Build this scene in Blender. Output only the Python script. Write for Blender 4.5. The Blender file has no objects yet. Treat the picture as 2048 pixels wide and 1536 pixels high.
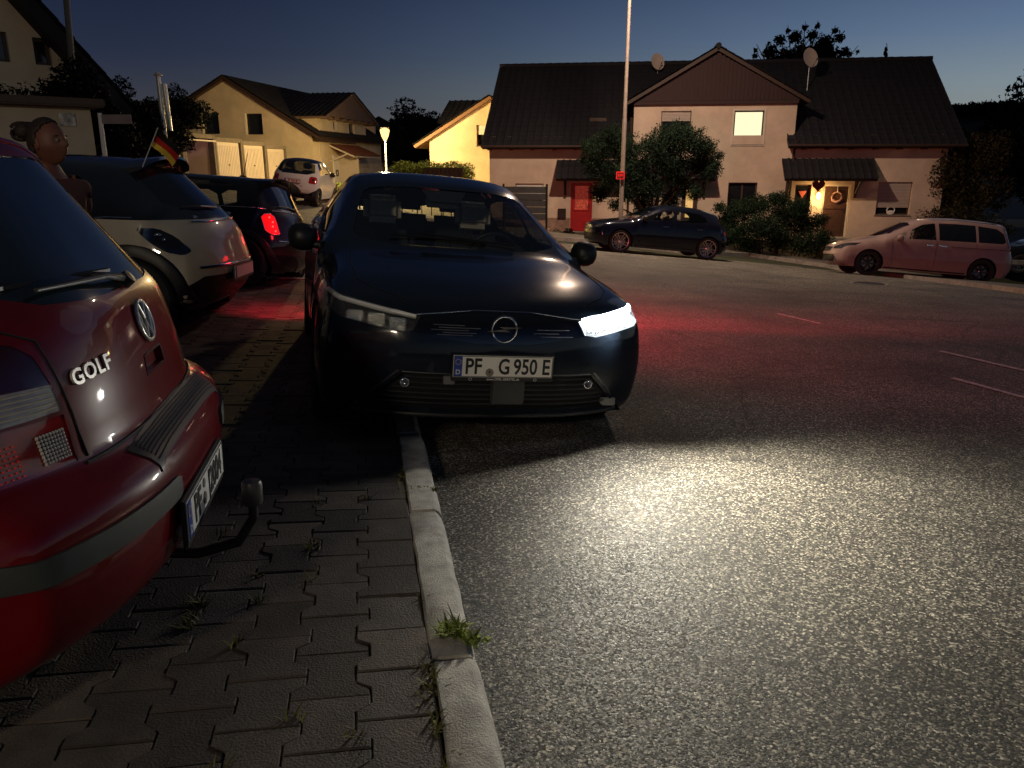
import bpy, bmesh, math, random
import numpy as np
from mathutils import Vector, Matrix
from mathutils.bvhtree import BVHTree
PI = math.pi
D = bpy.data
scn = bpy.context.scene
COL = scn.collection
rnd = random.Random(7)

# ------------------------------------------------------------------ camera
CAMZ = 1.5
PITCH = math.radians(15.8)
F = 1540.0
cam_d = D.cameras.new('camera'); cam = D.objects.new('camera', cam_d); COL.objects.link(cam)
cam.location = (0, 0, CAMZ); cam.rotation_euler = (PI/2 - PITCH, 0, 0)
cam_d.sensor_width = 36; cam_d.lens = 36*F/2048; cam_d.clip_end = 3000; cam_d.clip_start = .05
scn.camera = cam
scn.view_settings.view_transform = 'Standard'; scn.view_settings.look = 'None'
scn.view_settings.exposure = 0
cP, sP = math.cos(PITCH), math.sin(PITCH)
def ray(px, py):
    u = (px-1024)/F; v = (768-py)/F
    return Vector((u, cP + sP*v, -sP + cP*v))
def at(px, py, Y):                       # the point seen at a photo pixel, Y metres ahead
    d = ray(px, py); return Vector((0, 0, CAMZ)) + d*(Y/d.y)

# ------------------------------------------------------------------ terrain
def sm(a, b, x):
    t = min(1, max(0, (x-a)/(b-a))); return t*t*(3-2*t)
FA = Vector((-.95, 33.9)); FB = Vector((17.2, 31.3))       # facade line of the row house
FD = (FB-FA).normalized(); FN = Vector((-FD.y, FD.x))       # FN points away from the street
def facade_dist(x, y):
    p = Vector((x, y)) - FA
    return -p.dot(FN), p.dot(FD)
def G(x, y):                              # height of the natural ground / road surface
    g = y-4
    if g > 19: g = 19 + 2.5*(1-math.exp(-(g-19)/2.5))
    if g < 0: g = max(g, -6)*.6
    xx = max(-16, min(17, x))
    z = -.036*g - .0046*xx*g + .28*sm(-3, -7, x)*sm(12, 24, y)
    d, t = facade_dist(x, y)
    if x > -3 and d < 5:
        w = sm(5, .6, d)*sm(-3, -.5, x)*sm(30, 19, x)
        z = z*(1-w) + (-1.42)*w
    if y > 60: z += -.004*(y-60)
    return z
def gp(px, py):                           # where the ray through a pixel meets the ground
    d = ray(px, py); t = .5
    for _ in range(4000):
        p = Vector((0, 0, CAMZ)) + d*t
        if p.z <= G(p.x, p.y): break
        t += .02
    return p

# ------------------------------------------------------------------ materials
def srgb(r, g, b):
    f = lambda c: (c/255/12.92) if c/255 <= .04045 else ((c/255+.055)/1.055)**2.4
    return (f(r), f(g), f(b))
class NT:
    def __init__(s, m): s.t = m.node_tree; s.n = s.t.nodes; s.l = s.t.links
    def new(s, k, **kw):
        x = s.n.new(k)
        for a, b in kw.items():
            if a.startswith('i_'):
                nm = a[2:]; nm = int(nm) if nm.isdigit() else nm.replace('_', ' ')
                x.inputs[nm].default_value = b
            else: setattr(x, a, b)
        return x
    def ln(s, a, b): s.l.new(a, b)
def ramp(n, stops, interp='LINEAR'):
    cr = n.color_ramp; cr.interpolation = interp
    while len(cr.elements) > 1: cr.elements.remove(cr.elements[-1])
    cr.elements[0].position = stops[0][0]; cr.elements[0].color = (*stops[0][1], 1)
    for p, c in stops[1:]:
        e = cr.elements.new(p); e.color = (*c, 1)
def mat(name, col, rough=.5, metal=0, coat=0, var=.15, scale=6, bump=0, bscale=60, emit=None, estr=0, spec=.5, alpha=None, dirt=0, detail=4):
    m = D.materials.new(name); m.use_nodes = True; T = NT(m)
    b = T.n['Principled BSDF']
    b.inputs['Roughness'].default_value = rough; b.inputs['Metallic'].default_value = metal
    b.inputs['Coat Weight'].default_value = coat; b.inputs['Coat Roughness'].default_value = .04
    b.inputs['Specular IOR Level'].default_value = spec
    tc = T.new('ShaderNodeTexCoord')
    no = T.new('ShaderNodeTexNoise', i_Scale=scale, i_Detail=detail, i_Roughness=.6); T.ln(tc.outputs['Object'], no.inputs['Vector'])
    cr = T.new('ShaderNodeValToRGB')
    lo = tuple(c*(1-var) for c in col); hi = tuple(min(1, c*(1+var)) for c in col)
    ramp(cr, [(.3, lo), (.7, hi)]); T.ln(no.outputs['Fac'], cr.inputs['Fac'])
    src = cr.outputs['Color']
    if dirt:
        n2 = T.new('ShaderNodeTexNoise', i_Scale=scale*.35, i_Detail=8, i_Roughness=.7); T.ln(tc.outputs['Object'], n2.inputs['Vector'])
        r2 = T.new('ShaderNodeValToRGB'); ramp(r2, [(.35, (1-dirt,)*3), (.65, (1, 1, 1))]); T.ln(n2.outputs['Fac'], r2.inputs['Fac'])
        mx = T.new('ShaderNodeMixRGB', blend_type='MULTIPLY'); mx.inputs[0].default_value = 1
        T.ln(src, mx.inputs[1]); T.ln(r2.outputs['Color'], mx.inputs[2]); src = mx.outputs['Color']
    T.ln(src, b.inputs['Base Color'])
    mr = T.new('ShaderNodeMapRange'); mr.inputs['To Min'].default_value = rough*.85; mr.inputs['To Max'].default_value = min(1, rough*1.15)
    T.ln(no.outputs['Fac'], mr.inputs['Value']); T.ln(mr.outputs['Result'], b.inputs['Roughness'])
    if bump:
        bn = T.new('ShaderNodeTexNoise', i_Scale=bscale, i_Detail=5); T.ln(tc.outputs['Object'], bn.inputs['Vector'])
        bp = T.new('ShaderNodeBump', i_Strength=bump, i_Distance=.01); T.ln(bn.outputs['Fac'], bp.inputs['Height']); T.ln(bp.outputs['Normal'], b.inputs['Normal'])
    if emit:
        b.inputs['Emission Color'].default_value = (*emit, 1); b.inputs['Emission Strength'].default_value = estr
    return m
def glass(name, tint=(.02, .025, .03), trans=.6, rough=.02):
    m = D.materials.new(name); m.use_nodes = True; T = NT(m)
    b = T.n['Principled BSDF']; out = T.n['Material Output']
    b.inputs['Base Color'].default_value = (*tint, 1); b.inputs['Roughness'].default_value = rough
    tr = T.new('ShaderNodeBsdfTransparent'); tr.inputs['Color'].default_value = (.93, .96, .95, 1)
    lw = T.new('ShaderNodeFresnel', i_IOR=1.5)
    ge = T.new('ShaderNodeNewGeometry'); io = T.new('ShaderNodeMapRange'); io.inputs['To Min'].default_value = 1.5; io.inputs['To Max'].default_value = 1/1.5
    T.ln(ge.outputs['Backfacing'], io.inputs['Value']); T.ln(io.outputs[0], lw.inputs['IOR'])
    gl = T.new('ShaderNodeBsdfGlossy', i_Roughness=rough); gl.inputs['Color'].default_value = (.9, .9, .9, 1)
    m1 = T.new('ShaderNodeMixShader'); m1.inputs[0].default_value = trans
    T.ln(b.outputs[0], m1.inputs[1]); T.ln(tr.outputs[0], m1.inputs[2])
    m2 = T.new('ShaderNodeMixShader'); T.ln(lw.outputs[0], m2.inputs[0]); T.ln(m1.outputs[0], m2.inputs[1]); T.ln(gl.outputs[0], m2.inputs[2])
    T.ln(m2.outputs[0], out.inputs['Surface'])
    return m
def emis(name, col, s):
    m = D.materials.new(name); m.use_nodes = True; T = NT(m)
    T.n.remove(T.n['Principled BSDF'])
    e = T.new('ShaderNodeEmission', i_Strength=s); e.inputs['Color'].default_value = (*col, 1)
    T.ln(e.outputs[0], T.n['Material Output'].inputs['Surface']); return m

# ------------------------------------------------------------------ mesh building
class MB:
    def __init__(s): s.v = []; s.f = []; s.m = []
    def add(s, vs, fs, mi=0):
        o = len(s.v); s.v += [tuple(v) for v in vs]
        for f in fs: s.f.append(tuple(i+o for i in f)); s.m.append(mi)
    def box(s, x0, x1, y0, y1, z0, z1, mi=0, M=None):
        vs = [Vector(p) for p in ((x0,y0,z0),(x1,y0,z0),(x1,y1,z0),(x0,y1,z0),(x0,y0,z1),(x1,y0,z1),(x1,y1,z1),(x0,y1,z1))]
        if M: vs = [M@v for v in vs]
        s.add(vs, ((0,3,2,1),(4,5,6,7),(0,1,5,4),(1,2,6,5),(2,3,7,6),(3,0,4,7)), mi)
    def cbox(s, x0, x1, y0, y1, z0, z1, c=.01, mi=0, M=None):     # box with chamfered edges
        c = min(c, (x1-x0)/2.1, (y1-y0)/2.1, (z1-z0)/2.1)
        bm = bmesh.new(); bmesh.ops.create_cube(bm, size=1)
        for v in bm.verts:
            v.co = Vector(((x0+x1)/2+v.co.x*(x1-x0), (y0+y1)/2+v.co.y*(y1-y0), (z0+z1)/2+v.co.z*(z1-z0)))
        bmesh.ops.bevel(bm, geom=list(bm.edges), offset=c, segments=2, affect='EDGES')
        s.addbm(bm, mi, M); bm.free()
    def addbm(s, bm, mi=0, M=None):
        bm.verts.index_update()
        s.add([(M@v.co if M else v.co) for v in bm.verts], [[v.index for v in f.verts] for f in bm.faces], mi)
    def prism(s, poly, a0, a1, axis='z', mi=0, M=None):          # polygon extruded along an axis
        n = len(poly)
        def mk(p, a):
            if axis == 'z': return Vector((p[0], p[1], a))
            if axis == 'y': return Vector((p[0], a, p[1]))
            return Vector((a, p[0], p[1]))
        vs = [mk(p, a0) for p in poly] + [mk(p, a1) for p in poly]
        if M: vs = [M@v for v in vs]
        fs = [tuple(range(n))[::-1], tuple(range(n, 2*n))] + [(i, (i+1) % n, n+(i+1) % n, n+i) for i in range(n)]
        s.add(vs, fs, mi)
    def tube(s, pts, r, n=8, mi=0, cap=True, closed=False):
        pts = [Vector(p) for p in pts]; rs = r if isinstance(r, (list, tuple)) else [r]*len(pts)
        N = len(pts); vs = []; prev = None
        for i, p in enumerate(pts):
            if closed: t = pts[(i+1) % N]-pts[i-1]
            else: t = pts[min(i+1, N-1)]-pts[max(i-1, 0)]
            t.normalize()
            if prev is None:
                a = Vector((0, 0, 1)) if abs(t.z) < .9 else Vector((1, 0, 0)); u = t.cross(a).normalized()
            else:
                u = (prev - t*prev.dot(t)).normalized()
            prev = u; w = t.cross(u)
            for k in range(n):
                an = 2*PI*k/n; vs.append(p + (u*math.cos(an)+w*math.sin(an))*rs[i])
        fs = []
        for i in range(N if closed else N-1):
            j = (i+1) % N
            for k in range(n): fs.append((i*n+k, i*n+(k+1) % n, j*n+(k+1) % n, j*n+k))
        if cap and not closed: fs += [tuple(range(n))[::-1], tuple(range((N-1)*n, N*n))]
        s.add(vs, fs, mi)
    def lathe(s, prof, n=24, mi=0, M=None, closed=False, cap=False):     # prof (r,z) around z
        vs = []; N = len(prof)
        for (r, z) in prof:
            for k in range(n): a = 2*PI*k/n; vs.append(Vector((r*math.cos(a), r*math.sin(a), z)))
        if M: vs = [M@v for v in vs]
        fs = []
        for i in range(N if closed else N-1):
            j = (i+1) % N
            for k in range(n): fs.append((i*n+k, i*n+(k+1) % n, j*n+(k+1) % n, j*n+k))
        if cap: fs += [tuple(range(n))[::-1], tuple(range((N-1)*n, N*n))]
        s.add(vs, fs, mi)
    def sphere(s, c, r, n=12, mi=0, M=None):
        rr = r if isinstance(r, (list, tuple)) else (r, r, r)
        prof = [(math.sin(PI*i/n), -math.cos(PI*i/n)) for i in range(n+1)]
        MM = Matrix.Translation(Vector(c)) @ Matrix.Diagonal((*rr, 1))
        if M: MM = M @ MM
        prof[0] = (.001, -1); prof[-1] = (.001, 1)
        s.lathe(prof, n*2, mi, MM, cap=True)
    def build(s, name, mats, parent=None, smooth=None, loc=None):
        me = D.meshes.new(name); me.from_pydata(s.v, [], s.f); me.update()
        if not isinstance(mats, (list, tuple)): mats = [mats]
        for m in mats: me.materials.append(m)
        if len(mats) > 1: me.polygons.foreach_set('material_index', s.m)
        bm = bmesh.new(); bm.from_mesh(me); bmesh.ops.recalc_face_normals(bm, faces=bm.faces); bm.to_mesh(me); bm.free()
        if smooth is not None:
            me.polygons.foreach_set('use_smooth', [True]*len(me.polygons))
            try: me.set_sharp_from_angle(angle=math.radians(smooth))
            except Exception: pass
        o = D.objects.new(name, me); COL.objects.link(o)
        if parent: o.parent = parent
        if loc is not None: o.location = loc
        return o
def tag(o, label=None, cat=None, group=None, kind=None):
    if label: o['label'] = label
    if cat: o['category'] = cat
    if group: o['group'] = group
    if kind: o['kind'] = kind
    return o
def thing(name, label, cat, loc=(0, 0, 0), rz=0, group=None, M=None):
    o = D.objects.new(name, None); COL.objects.link(o); o.empty_display_size = .3
    if M is not None: o.matrix_world = M
    else: o.location = loc; o.rotation_euler = (0, 0, rz)
    return tag(o, label, cat, group)
def text_mesh(name, body, size, m, parent=None, M=None, extrude=.001, bold=0, align='CENTER', sx=1, spacing=1):
    c = D.curves.new('lettering', 'FONT'); c.body = body; c.size = size; c.extrude = extrude; c.offset = bold
    c.align_x = align; c.align_y = 'CENTER'; c.space_character = spacing; c.resolution_u = 3
    t = D.objects.new('lettering', c); COL.objects.link(t)
    bpy.context.view_layer.update()
    me = D.meshes.new_from_object(t.evaluated_get(bpy.context.evaluated_depsgraph_get()))
    D.objects.remove(t); D.curves.remove(c)
    me.name = name; me.materials.clear(); me.materials.append(m)
    me.transform(Matrix.Diagonal((sx, 1, 1, 1)))
    if M is not None: me.transform(M)
    o = D.objects.new(name, me); COL.objects.link(o)
    if parent: o.parent = parent
    return o

# ------------------------------------------------------------------ sky: deep dusk, last light on the horizon
w = D.worlds.new('World'); scn.world = w; w.use_nodes = True
T = NT(w); bg = T.n['Background']
tc = T.new('ShaderNodeTexCoord'); sx = T.new('ShaderNodeSeparateXYZ'); T.ln(tc.outputs['Generated'], sx.inputs[0])
crL = T.new('ShaderNodeValToRGB'); crR = T.new('ShaderNodeValToRGB')
S = srgb
ramp(crL, [(.0, S(20, 18, 16)), (.498, S(60, 52, 46)), (.512, S(78, 72, 68)), (.53, S(60, 62, 70)), (.56, S(38, 46, 66)), (.605, S(22, 31, 54)), (.66, S(15, 22, 42)), (.78, S(26, 31, 42)), (1, S(46, 52, 60))])
ramp(crR, [(.0, S(20, 20, 22)), (.498, S(130, 132, 128)), (.52, S(140, 144, 140)), (.545, S(126, 142, 152)), (.57, S(98, 120, 148)), (.605, S(64, 86, 122)), (.66, S(38, 55, 90)), (.78, S(28, 34, 46)), (1, S(46, 52, 60))])
mz = T.new('ShaderNodeMath', operation='MULTIPLY_ADD'); mz.inputs[1].default_value = .5; mz.inputs[2].default_value = .5
T.ln(sx.outputs['Z'], mz.inputs[0]); T.ln(mz.outputs[0], crL.inputs[0]); T.ln(mz.outputs[0], crR.inputs[0])
mx_ = T.new('ShaderNodeMapRange'); mx_.interpolation_type = 'SMOOTHSTEP'
mx_.inputs['From Min'].default_value = -.45; mx_.inputs['From Max'].default_value = .75
T.ln(sx.outputs['X'], mx_.inputs['Value'])
mix = T.new('ShaderNodeMixRGB'); T.ln(mx_.outputs[0], mix.inputs[0]); T.ln(crL.outputs[0], mix.inputs[1]); T.ln(crR.outputs[0], mix.inputs[2])
sky = T.new('ShaderNodeTexSky'); sky.sky_type = 'NISHITA'; sky.sun_disc = False
sky.sun_elevation = math.radians(-4); sky.sun_rotation = math.radians(55)
sm_ = T.new('ShaderNodeMixRGB', blend_type='ADD'); sm_.inputs[0].default_value = .02
T.ln(mix.outputs[0], sm_.inputs[1]); T.ln(sky.outputs[0], sm_.inputs[2])
my_ = T.new('ShaderNodeMapRange'); my_.interpolation_type = 'SMOOTHSTEP'
my_.inputs['From Min'].default_value = -.5; my_.inputs['From Max'].default_value = .7; my_.inputs['To Min'].default_value = .7; my_.inputs['To Max'].default_value = 1.0
T.ln(sx.outputs['Y'], my_.inputs['Value'])
nk = T.new('ShaderNodeMixRGB', blend_type='MULTIPLY'); nk.inputs[0].default_value = 1; T.ln(sm_.outputs[0], nk.inputs[1]); T.ln(my_.outputs[0], nk.inputs[2])
T.ln(nk.outputs[0], bg.inputs['Color']); bg.inputs['Strength'].default_value = 1.0
# ------------------------------------------------------------------ shared materials
M_wall = mat('cream_render', (.72, .60, .40), .85, var=.06, scale=2, bump=.25, bscale=90, dirt=.25)
M_wallwarm = mat('pale_render', (.70, .55, .42), .85, var=.06, scale=1.5, bump=.25, bscale=90, dirt=.3)
M_rooftile = mat('dark_roof_tile', (.009, .0085, .012), .85, var=.35, scale=5, bump=.3, bscale=30)
M_clad = mat('maroon_cladding', (.035, .016, .017), .8, var=.2, scale=4)
M_wood = mat('dark_timber', (.04, .022, .014), .6, var=.3, scale=20)
M_white = mat('white_paint', (.75, .73, .68), .5, var=.05)
M_black = mat('black_plastic', (.012, .012, .013), .45, var=.2)
M_rubber = mat('rubber', (.016, .016, .017), .8, var=.3, scale=30)
M_dark = mat('dark_void', (.006, .006, .006), .9, var=.1)
M_metal = mat('galvanised_metal', (.45, .45, .44), .45, metal=.85, var=.15, scale=12)
M_chrome = mat('chrome', (.75, .75, .76), .08, metal=1, var=.03)
M_darkglass = mat('dark_glass', (.008, .009, .011), .04, coat=.5, var=.2, scale=2)
M_winglass = mat('window_glass', (.012, .013, .016), .08, var=.4, scale=2)
M_concrete = mat('concrete', (.28, .26, .23), .85, var=.25, scale=8, bump=.4, bscale=80, dirt=.4)
M_grass = mat('grass_blade', (.05, .075, .02), .7, var=.5, scale=5)
M_bark = mat('bark', (.06, .045, .03), .9, var=.4, scale=12, bump=.5, bscale=30)

def leafmat(name, col, var=.6, trans=.25):
    m = mat(name, col, .75, var=0, spec=.08)
    T = NT(m); b = T.n['Principled BSDF']
    g = T.new('ShaderNodeNewGeometry'); cr = T.new('ShaderNodeValToRGB')
    ramp(cr, [(0, tuple(c*(1-var) for c in col)), (.6, col), (1, tuple(c*(1+var) for c in col))])
    T.ln(g.outputs['Random Per Island'], cr.inputs[0]); T.ln(cr.outputs[0], b.inputs['Base Color'])
    return m
M_leaf = leafmat('dark_leaf', (.012, .024, .014))
M_leaf2 = leafmat('bush_leaf', (.014, .028, .014))
M_leafbrown = leafmat('dry_leaf', (.035, .03, .014))
M_leafyel = leafmat('lamplit_leaf', (.20, .26, .05))  # brighter copy for plants beside lamps: lamplight put into the leaf colour
M_leafnight = leafmat('night_leaf', (.005, .007, .005))  # near-black copy for unlit trees: darkness put into the leaf colour

def asphalt(name, near=True):
    m = D.materials.new(name); m.use_nodes = True; T = NT(m); b = T.n['Principled BSDF']
    g = T.new('ShaderNodeNewGeometry')
    wp = T.new('ShaderNodeTexNoise', i_Scale=60, i_Detail=2); T.ln(g.outputs['Position'], wp.inputs['Vector'])
    ad = T.new('ShaderNodeMixRGB', blend_type='ADD'); ad.inputs[0].default_value = .005
    T.ln(g.outputs['Position'], ad.inputs[1]); T.ln(wp.outputs['Color'], ad.inputs[2])
    vo = T.new('ShaderNodeTexVoronoi', i_Scale=150.0, i_Randomness=1.0); T.ln(ad.outputs[0], vo.inputs['Vector'])
    sp = T.new('ShaderNodeSeparateColor'); T.ln(vo.outputs['Color'], sp.inputs[0])
    cr = T.new('ShaderNodeValToRGB'); ramp(cr, [(0, (.02, .019, .018)), (.4, (.05, .048, .044)), (.66, (.11, .103, .09)), (.8, (.21, .195, .165)), (.9, (.36, .335, .28)), (.97, (.55, .51, .43)), (1, (.8, .75, .65))])
    T.ln(sp.outputs[0], cr.inputs[0])
    n2 = T.new('ShaderNodeTexNoise', i_Scale=.9, i_Detail=9, i_Roughness=.65); T.ln(g.outputs['Position'], n2.inputs['Vector'])
    r2 = T.new('ShaderNodeValToRGB'); ramp(r2, [(.34, (.5, .49, .47)), (.5, (.9, .88, .85)), (.66, (1.2, 1.17, 1.12))]); T.ln(n2.outputs['Fac'], r2.inputs[0])
    mx = T.new('ShaderNodeMixRGB', blend_type='MULTIPLY'); mx.inputs[0].default_value = 1
    T.ln(cr.outputs[0], mx.inputs[1]); T.ln(r2.outputs[0], mx.inputs[2])
    n4 = T.new('ShaderNodeTexNoise', i_Scale=.55, i_Detail=3); T.ln(g.outputs['Position'], n4.inputs['Vector'])
    wd = T.new('ShaderNodeMixRGB', blend_type='ADD'); wd.inputs[0].default_value = .9; T.ln(g.outputs['Position'], wd.inputs[1]); T.ln(n4.outputs['Color'], wd.inputs[2])
    ck = T.new('ShaderNodeTexVoronoi', i_Scale=.42, feature='DISTANCE_TO_EDGE'); T.ln(wd.outputs[0], ck.inputs['Vector'])
    rk = T.new('ShaderNodeValToRGB'); ramp(rk, [(0, (.35, .35, .35)), (.004, (.6, .6, .6)), (.012, (1, 1, 1))]); T.ln(ck.outputs['Distance'], rk.inputs[0])
    n5 = T.new('ShaderNodeTexNoise', i_Scale=.23, i_Detail=2); T.ln(g.outputs['Position'], n5.inputs['Vector'])
    r5 = T.new('ShaderNodeValToRGB'); ramp(r5, [(.47, (.72, .72, .74)), (.50, (1.05, 1.04, 1.02))]); T.ln(n5.outputs['Fac'], r5.inputs[0])
    m5 = T.new('ShaderNodeMixRGB', blend_type='MULTIPLY'); m5.inputs[0].default_value = .6; T.ln(mx.outputs[0], m5.inputs[1]); T.ln(r5.outputs[0], m5.inputs[2])
    m6 = T.new('ShaderNodeMixRGB', blend_type='MULTIPLY'); m6.inputs[0].default_value = .7; T.ln(m5.outputs[0], m6.inputs[1]); T.ln(rk.outputs[0], m6.inputs[2]); T.ln(m6.outputs[0], b.inputs['Base Color'])
    rr = T.new('ShaderNodeMapRange'); rr.inputs['To Min'].default_value = .6; rr.inputs['To Max'].default_value = .95
    T.ln(sp.outputs[1], rr.inputs['Value']); T.ln(rr.outputs[0], b.inputs['Roughness'])
    d = T.new('ShaderNodeMath', operation='SUBTRACT'); d.inputs[0].default_value = 1; T.ln(vo.outputs['Distance'], d.inputs[1])
    h = T.new('ShaderNodeMath', operation='MULTIPLY'); T.ln(d.outputs[0], h.inputs[0]); T.ln(sp.outputs[2], h.inputs[1])
    bp = T.new('ShaderNodeBump', i_Strength=.38, i_Distance=.004); T.ln(h.outputs[0], bp.inputs['Height']); T.ln(bp.outputs[0], b.inputs['Normal'])
    return m
M_asphalt = asphalt('asphalt')

def sheet(name, xs, ys, off, m, label=None, inside=None, kind='structure'):
    mb = MB(); idx = {}
    for j, y in enumerate(ys):
        for i, x in enumerate(xs): idx[i, j] = len(mb.v); mb.v.append((x, y, G(x, y)+off))
    for j in range(len(ys)-1):
        for i in range(len(xs)-1):
            if inside is None or inside((xs[i]+xs[i+1])/2, (ys[j]+ys[j+1])/2):
                mb.f.append((idx[i, j], idx[i+1, j], idx[i+1, j+1], idx[i, j+1])); mb.m.append(0)
    o = mb.build(name, m, smooth=60); return tag(o, label, None, None, kind)
def fr(a, b, st): return list(np.arange(a, b+1e-6, st))
# the ground: one sheet reaching the horizon
xs = [-900, -400, -200, -100, -60, -40] + fr(-30, 30, .75) + [40, 60, 100, 200, 400, 900]
ys = [-300, -100, -40, -20, -10] + fr(-6, 62, .8) + [75, 100, 150, 250, 500, 1500]
M_soil = mat('dark_turf', (.03, .036, .016), .95, var=.5, scale=3, bump=.6, bscale=40, dirt=.4)
g0 = sheet('ground', xs, ys, -.03, M_soil, 'dark turf and earth under everything')

# kerb line beside the parking bays (top edge towards the road)
K0 = Vector((-.026, 1.55)); KD = Vector((-.524, 2.76)).normalized(); KN = Vector((-KD.y, KD.x))  # KN points to the pavement side (left)
KH = .085
def kerb_s(x, y):
    p = Vector((x, y))-K0; return p.dot(KN), p.dot(KD)     # distance to pavement side, distance along
PAVE_END = 9.6
def H(x, y):                               # height one stands on
    d, t = kerb_s(x, y)
    h = G(x, y)
    if d > 0 and t < PAVE_END and x > -12: h += KH+.045*min(3, max(0, d-.13))
    return h
# road surface
road = sheet('road', fr(-15, 24, .65), fr(-5, 62, .6), 0, M_asphalt, 'dark asphalt street with pale stone specks',
             inside=lambda x, y: facade_dist(x, y)[0] > 8.3 or x < -2.2)

# kerb stones
M_kerb = mat('kerb_granite', (.52, .49, .43), .85, var=.35, scale=14, bump=.6, bscale=160, dirt=.35, detail=8)
mb = MB(); t = -1.95
def kp(t, d, z=0):                         # point on the kerb: t along, d to the pavement side
    p = K0 + KD*t + KN*d; return Vector((p.x, p.y, G(p.x, p.y)+z+.045*min(3, max(0, d-.13))))
joints = []
tt = .41 - 3*1.06
while tt < PAVE_END:
    L = 1.06; a, b = tt+.012, tt+L-.012; joints.append(tt)
    bm = bmesh.new(); jit = [rnd.uniform(-.006, .006) for _ in range(4)]
    prof = [(.135, -.2), (.135, KH+.004), (.128, KH+.01), (.03, KH+.008), (.012, KH-.004), (0, KH-.03), (-.006, -.2)]
    n = 10; vs = []
    for i in range(n+1):
        s = a+(b-a)*i/n; e = .012 if i in (0, n) else 0
        for (d, z) in prof:
            p = kp(s, d+jit[0]+(rnd.uniform(-.003, .003)), z-e*(z > 0)+rnd.uniform(-.0015, .0015)+jit[1]*.4); vs.append(p)
    m_ = len(prof)
    fs = [(i*m_+k, i*m_+k+1, (i+1)*m_+k+1, (i+1)*m_+k) for i in range(n) for k in range(m_-1)]
    fs += [tuple(range(m_)), tuple(range(n*m_, (n+1)*m_))[::-1]]
    mb.add(vs, fs); bm.free(); tt += L
kerb = mb.build('kerb', M_kerb, smooth=35); tag(kerb, 'pale granite kerb stones between paving and asphalt', kind='structure')

# interlocking paving
M_paver = mat('concrete_paver', (.10, .088, .076), .8, var=.3, scale=9, bump=.7, bscale=150, dirt=.45, detail=8)
T = NT(M_paver); b = T.n['Principled BSDF']; g = T.new('ShaderNodeNewGeometry')
cr = T.new('ShaderNodeValToRGB'); ramp(cr, [(0, (.55, .5, .48)), (.5, (.95, .9, .88)), (1, (1.35, 1.25, 1.15))])
T.ln(g.outputs['Random Per Island'], cr.inputs[0]); mx = T.new('ShaderNodeMixRGB', blend_type='MULTIPLY'); mx.inputs[0].default_value = 1
old = b.inputs['Base Color'].links[0].from_socket; T.ln(old, mx.inputs[1]); T.ln(cr.outputs[0], mx.inputs[2]); T.ln(mx.outputs[0], b.inputs['Base Color'])
M_joint = mat('joint_sand', (.022, .018, .013), .95, var=.4, scale=25, bump=.5)
mb = MB(); LL = .205; CW = .172                # column pitch across, length along the kerb
A = LL/2-.0018
we, ww = CW/2+.020-.0018, CW/2-.020-.0018
outl = [(-we, -A), (we, -A), (we, -A*.62), (ww, -A*.34), (ww, A*.34), (we, A*.62), (we, A), (-we, A), (-we, A*.62), (-ww, A*.34), (-ww, -A*.34), (-we, -A*.62)]
ncol = 34
for c in range(ncol):
    dc = .155 + CW*(c+.5)
    t = -2.6 + (LL/2 if c % 2 else 0)
    while t < PAVE_END-.1:
        ctr = K0+KD*t+KN*dc
        if ctr.y > .3 and not (dc > 3.6 and ctr.y < 1.2):
            dz = rnd.uniform(-.0035, .0035); tx, ty = rnd.uniform(-.012, .012), rnd.uniform(-.012, .012); rot = rnd.uniform(-.012, .012)
            def V(q, sc, z):
                x, y = q[0]*sc, q[1]*sc
                x, y = x-rot*y, y+rot*x
                return kp(t+y, dc+x, z+dz+tx*x+ty*y)
            n = len(outl)
            ol = [(-we+.0 if (c == 0 and q[0] < 0) else q[0], q[1]) for q in outl]
            vs = [V(q, 1, KH-.035) for q in ol]+[V(q, 1, KH-.004) for q in ol]+[V(q, .965, KH) for q in ol]
            fs = [(i, (i+1) % n, n+(i+1) % n, n+i) for i in range(n)]+[(n+i, n+(i+1) % n, 2*n+(i+1) % n, 2*n+i) for i in range(n)]+[tuple(range(2*n, 3*n))]
            mb.add(vs, fs)
        t += LL
pav = mb.build('pavement', M_paver, smooth=25); tag(pav, 'interlocking brown concrete pavers of the parking strip', kind='structure')
mb = MB(); nt, nd = 30, 14
vs = [kp(-2.7+(PAVE_END+2.7)*i/nt, .13+.55*j, KH-.016) for i in range(nt+1) for j in range(nd+1)]
mb.add(vs, [(i*(nd+1)+j, i*(nd+1)+j+1, (i+1)*(nd+1)+j+1, (i+1)*(nd+1)+j) for i in range(nt) for j in range(nd)])
e0 = [kp(PAVE_END, .13+.55*j, KH-.02) for j in range(nd+1)]; e1 = [kp(PAVE_END+.02, .13+.55*j, -.1) for j in range(nd+1)]
mb.add(e0+e1, [(j, j+1, nd+2+j, nd+1+j) for j in range(nd)])
tag(mb.build('parking_strip', M_joint), 'dark sand bed showing in the paving joints', kind='structure')
# edging stone across the end of the paving
mb = MB()
for i in range(8):
    a, b = .14+i*.92, .14+i*.92+.9
    vs = [kp(PAVE_END+q, dd, z) for dd in (a, b) for q in (0, .12) for z in (-.1, KH+.005)]
    mb.add(vs, [(0, 1, 3, 2), (4, 6, 7, 5), (0, 4, 5, 1), (2, 3, 7, 6), (1, 5, 7, 3)])
tag(mb.build('kerb', M_kerb), 'cross kerb ending the paved bays', kind='structure')

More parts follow.
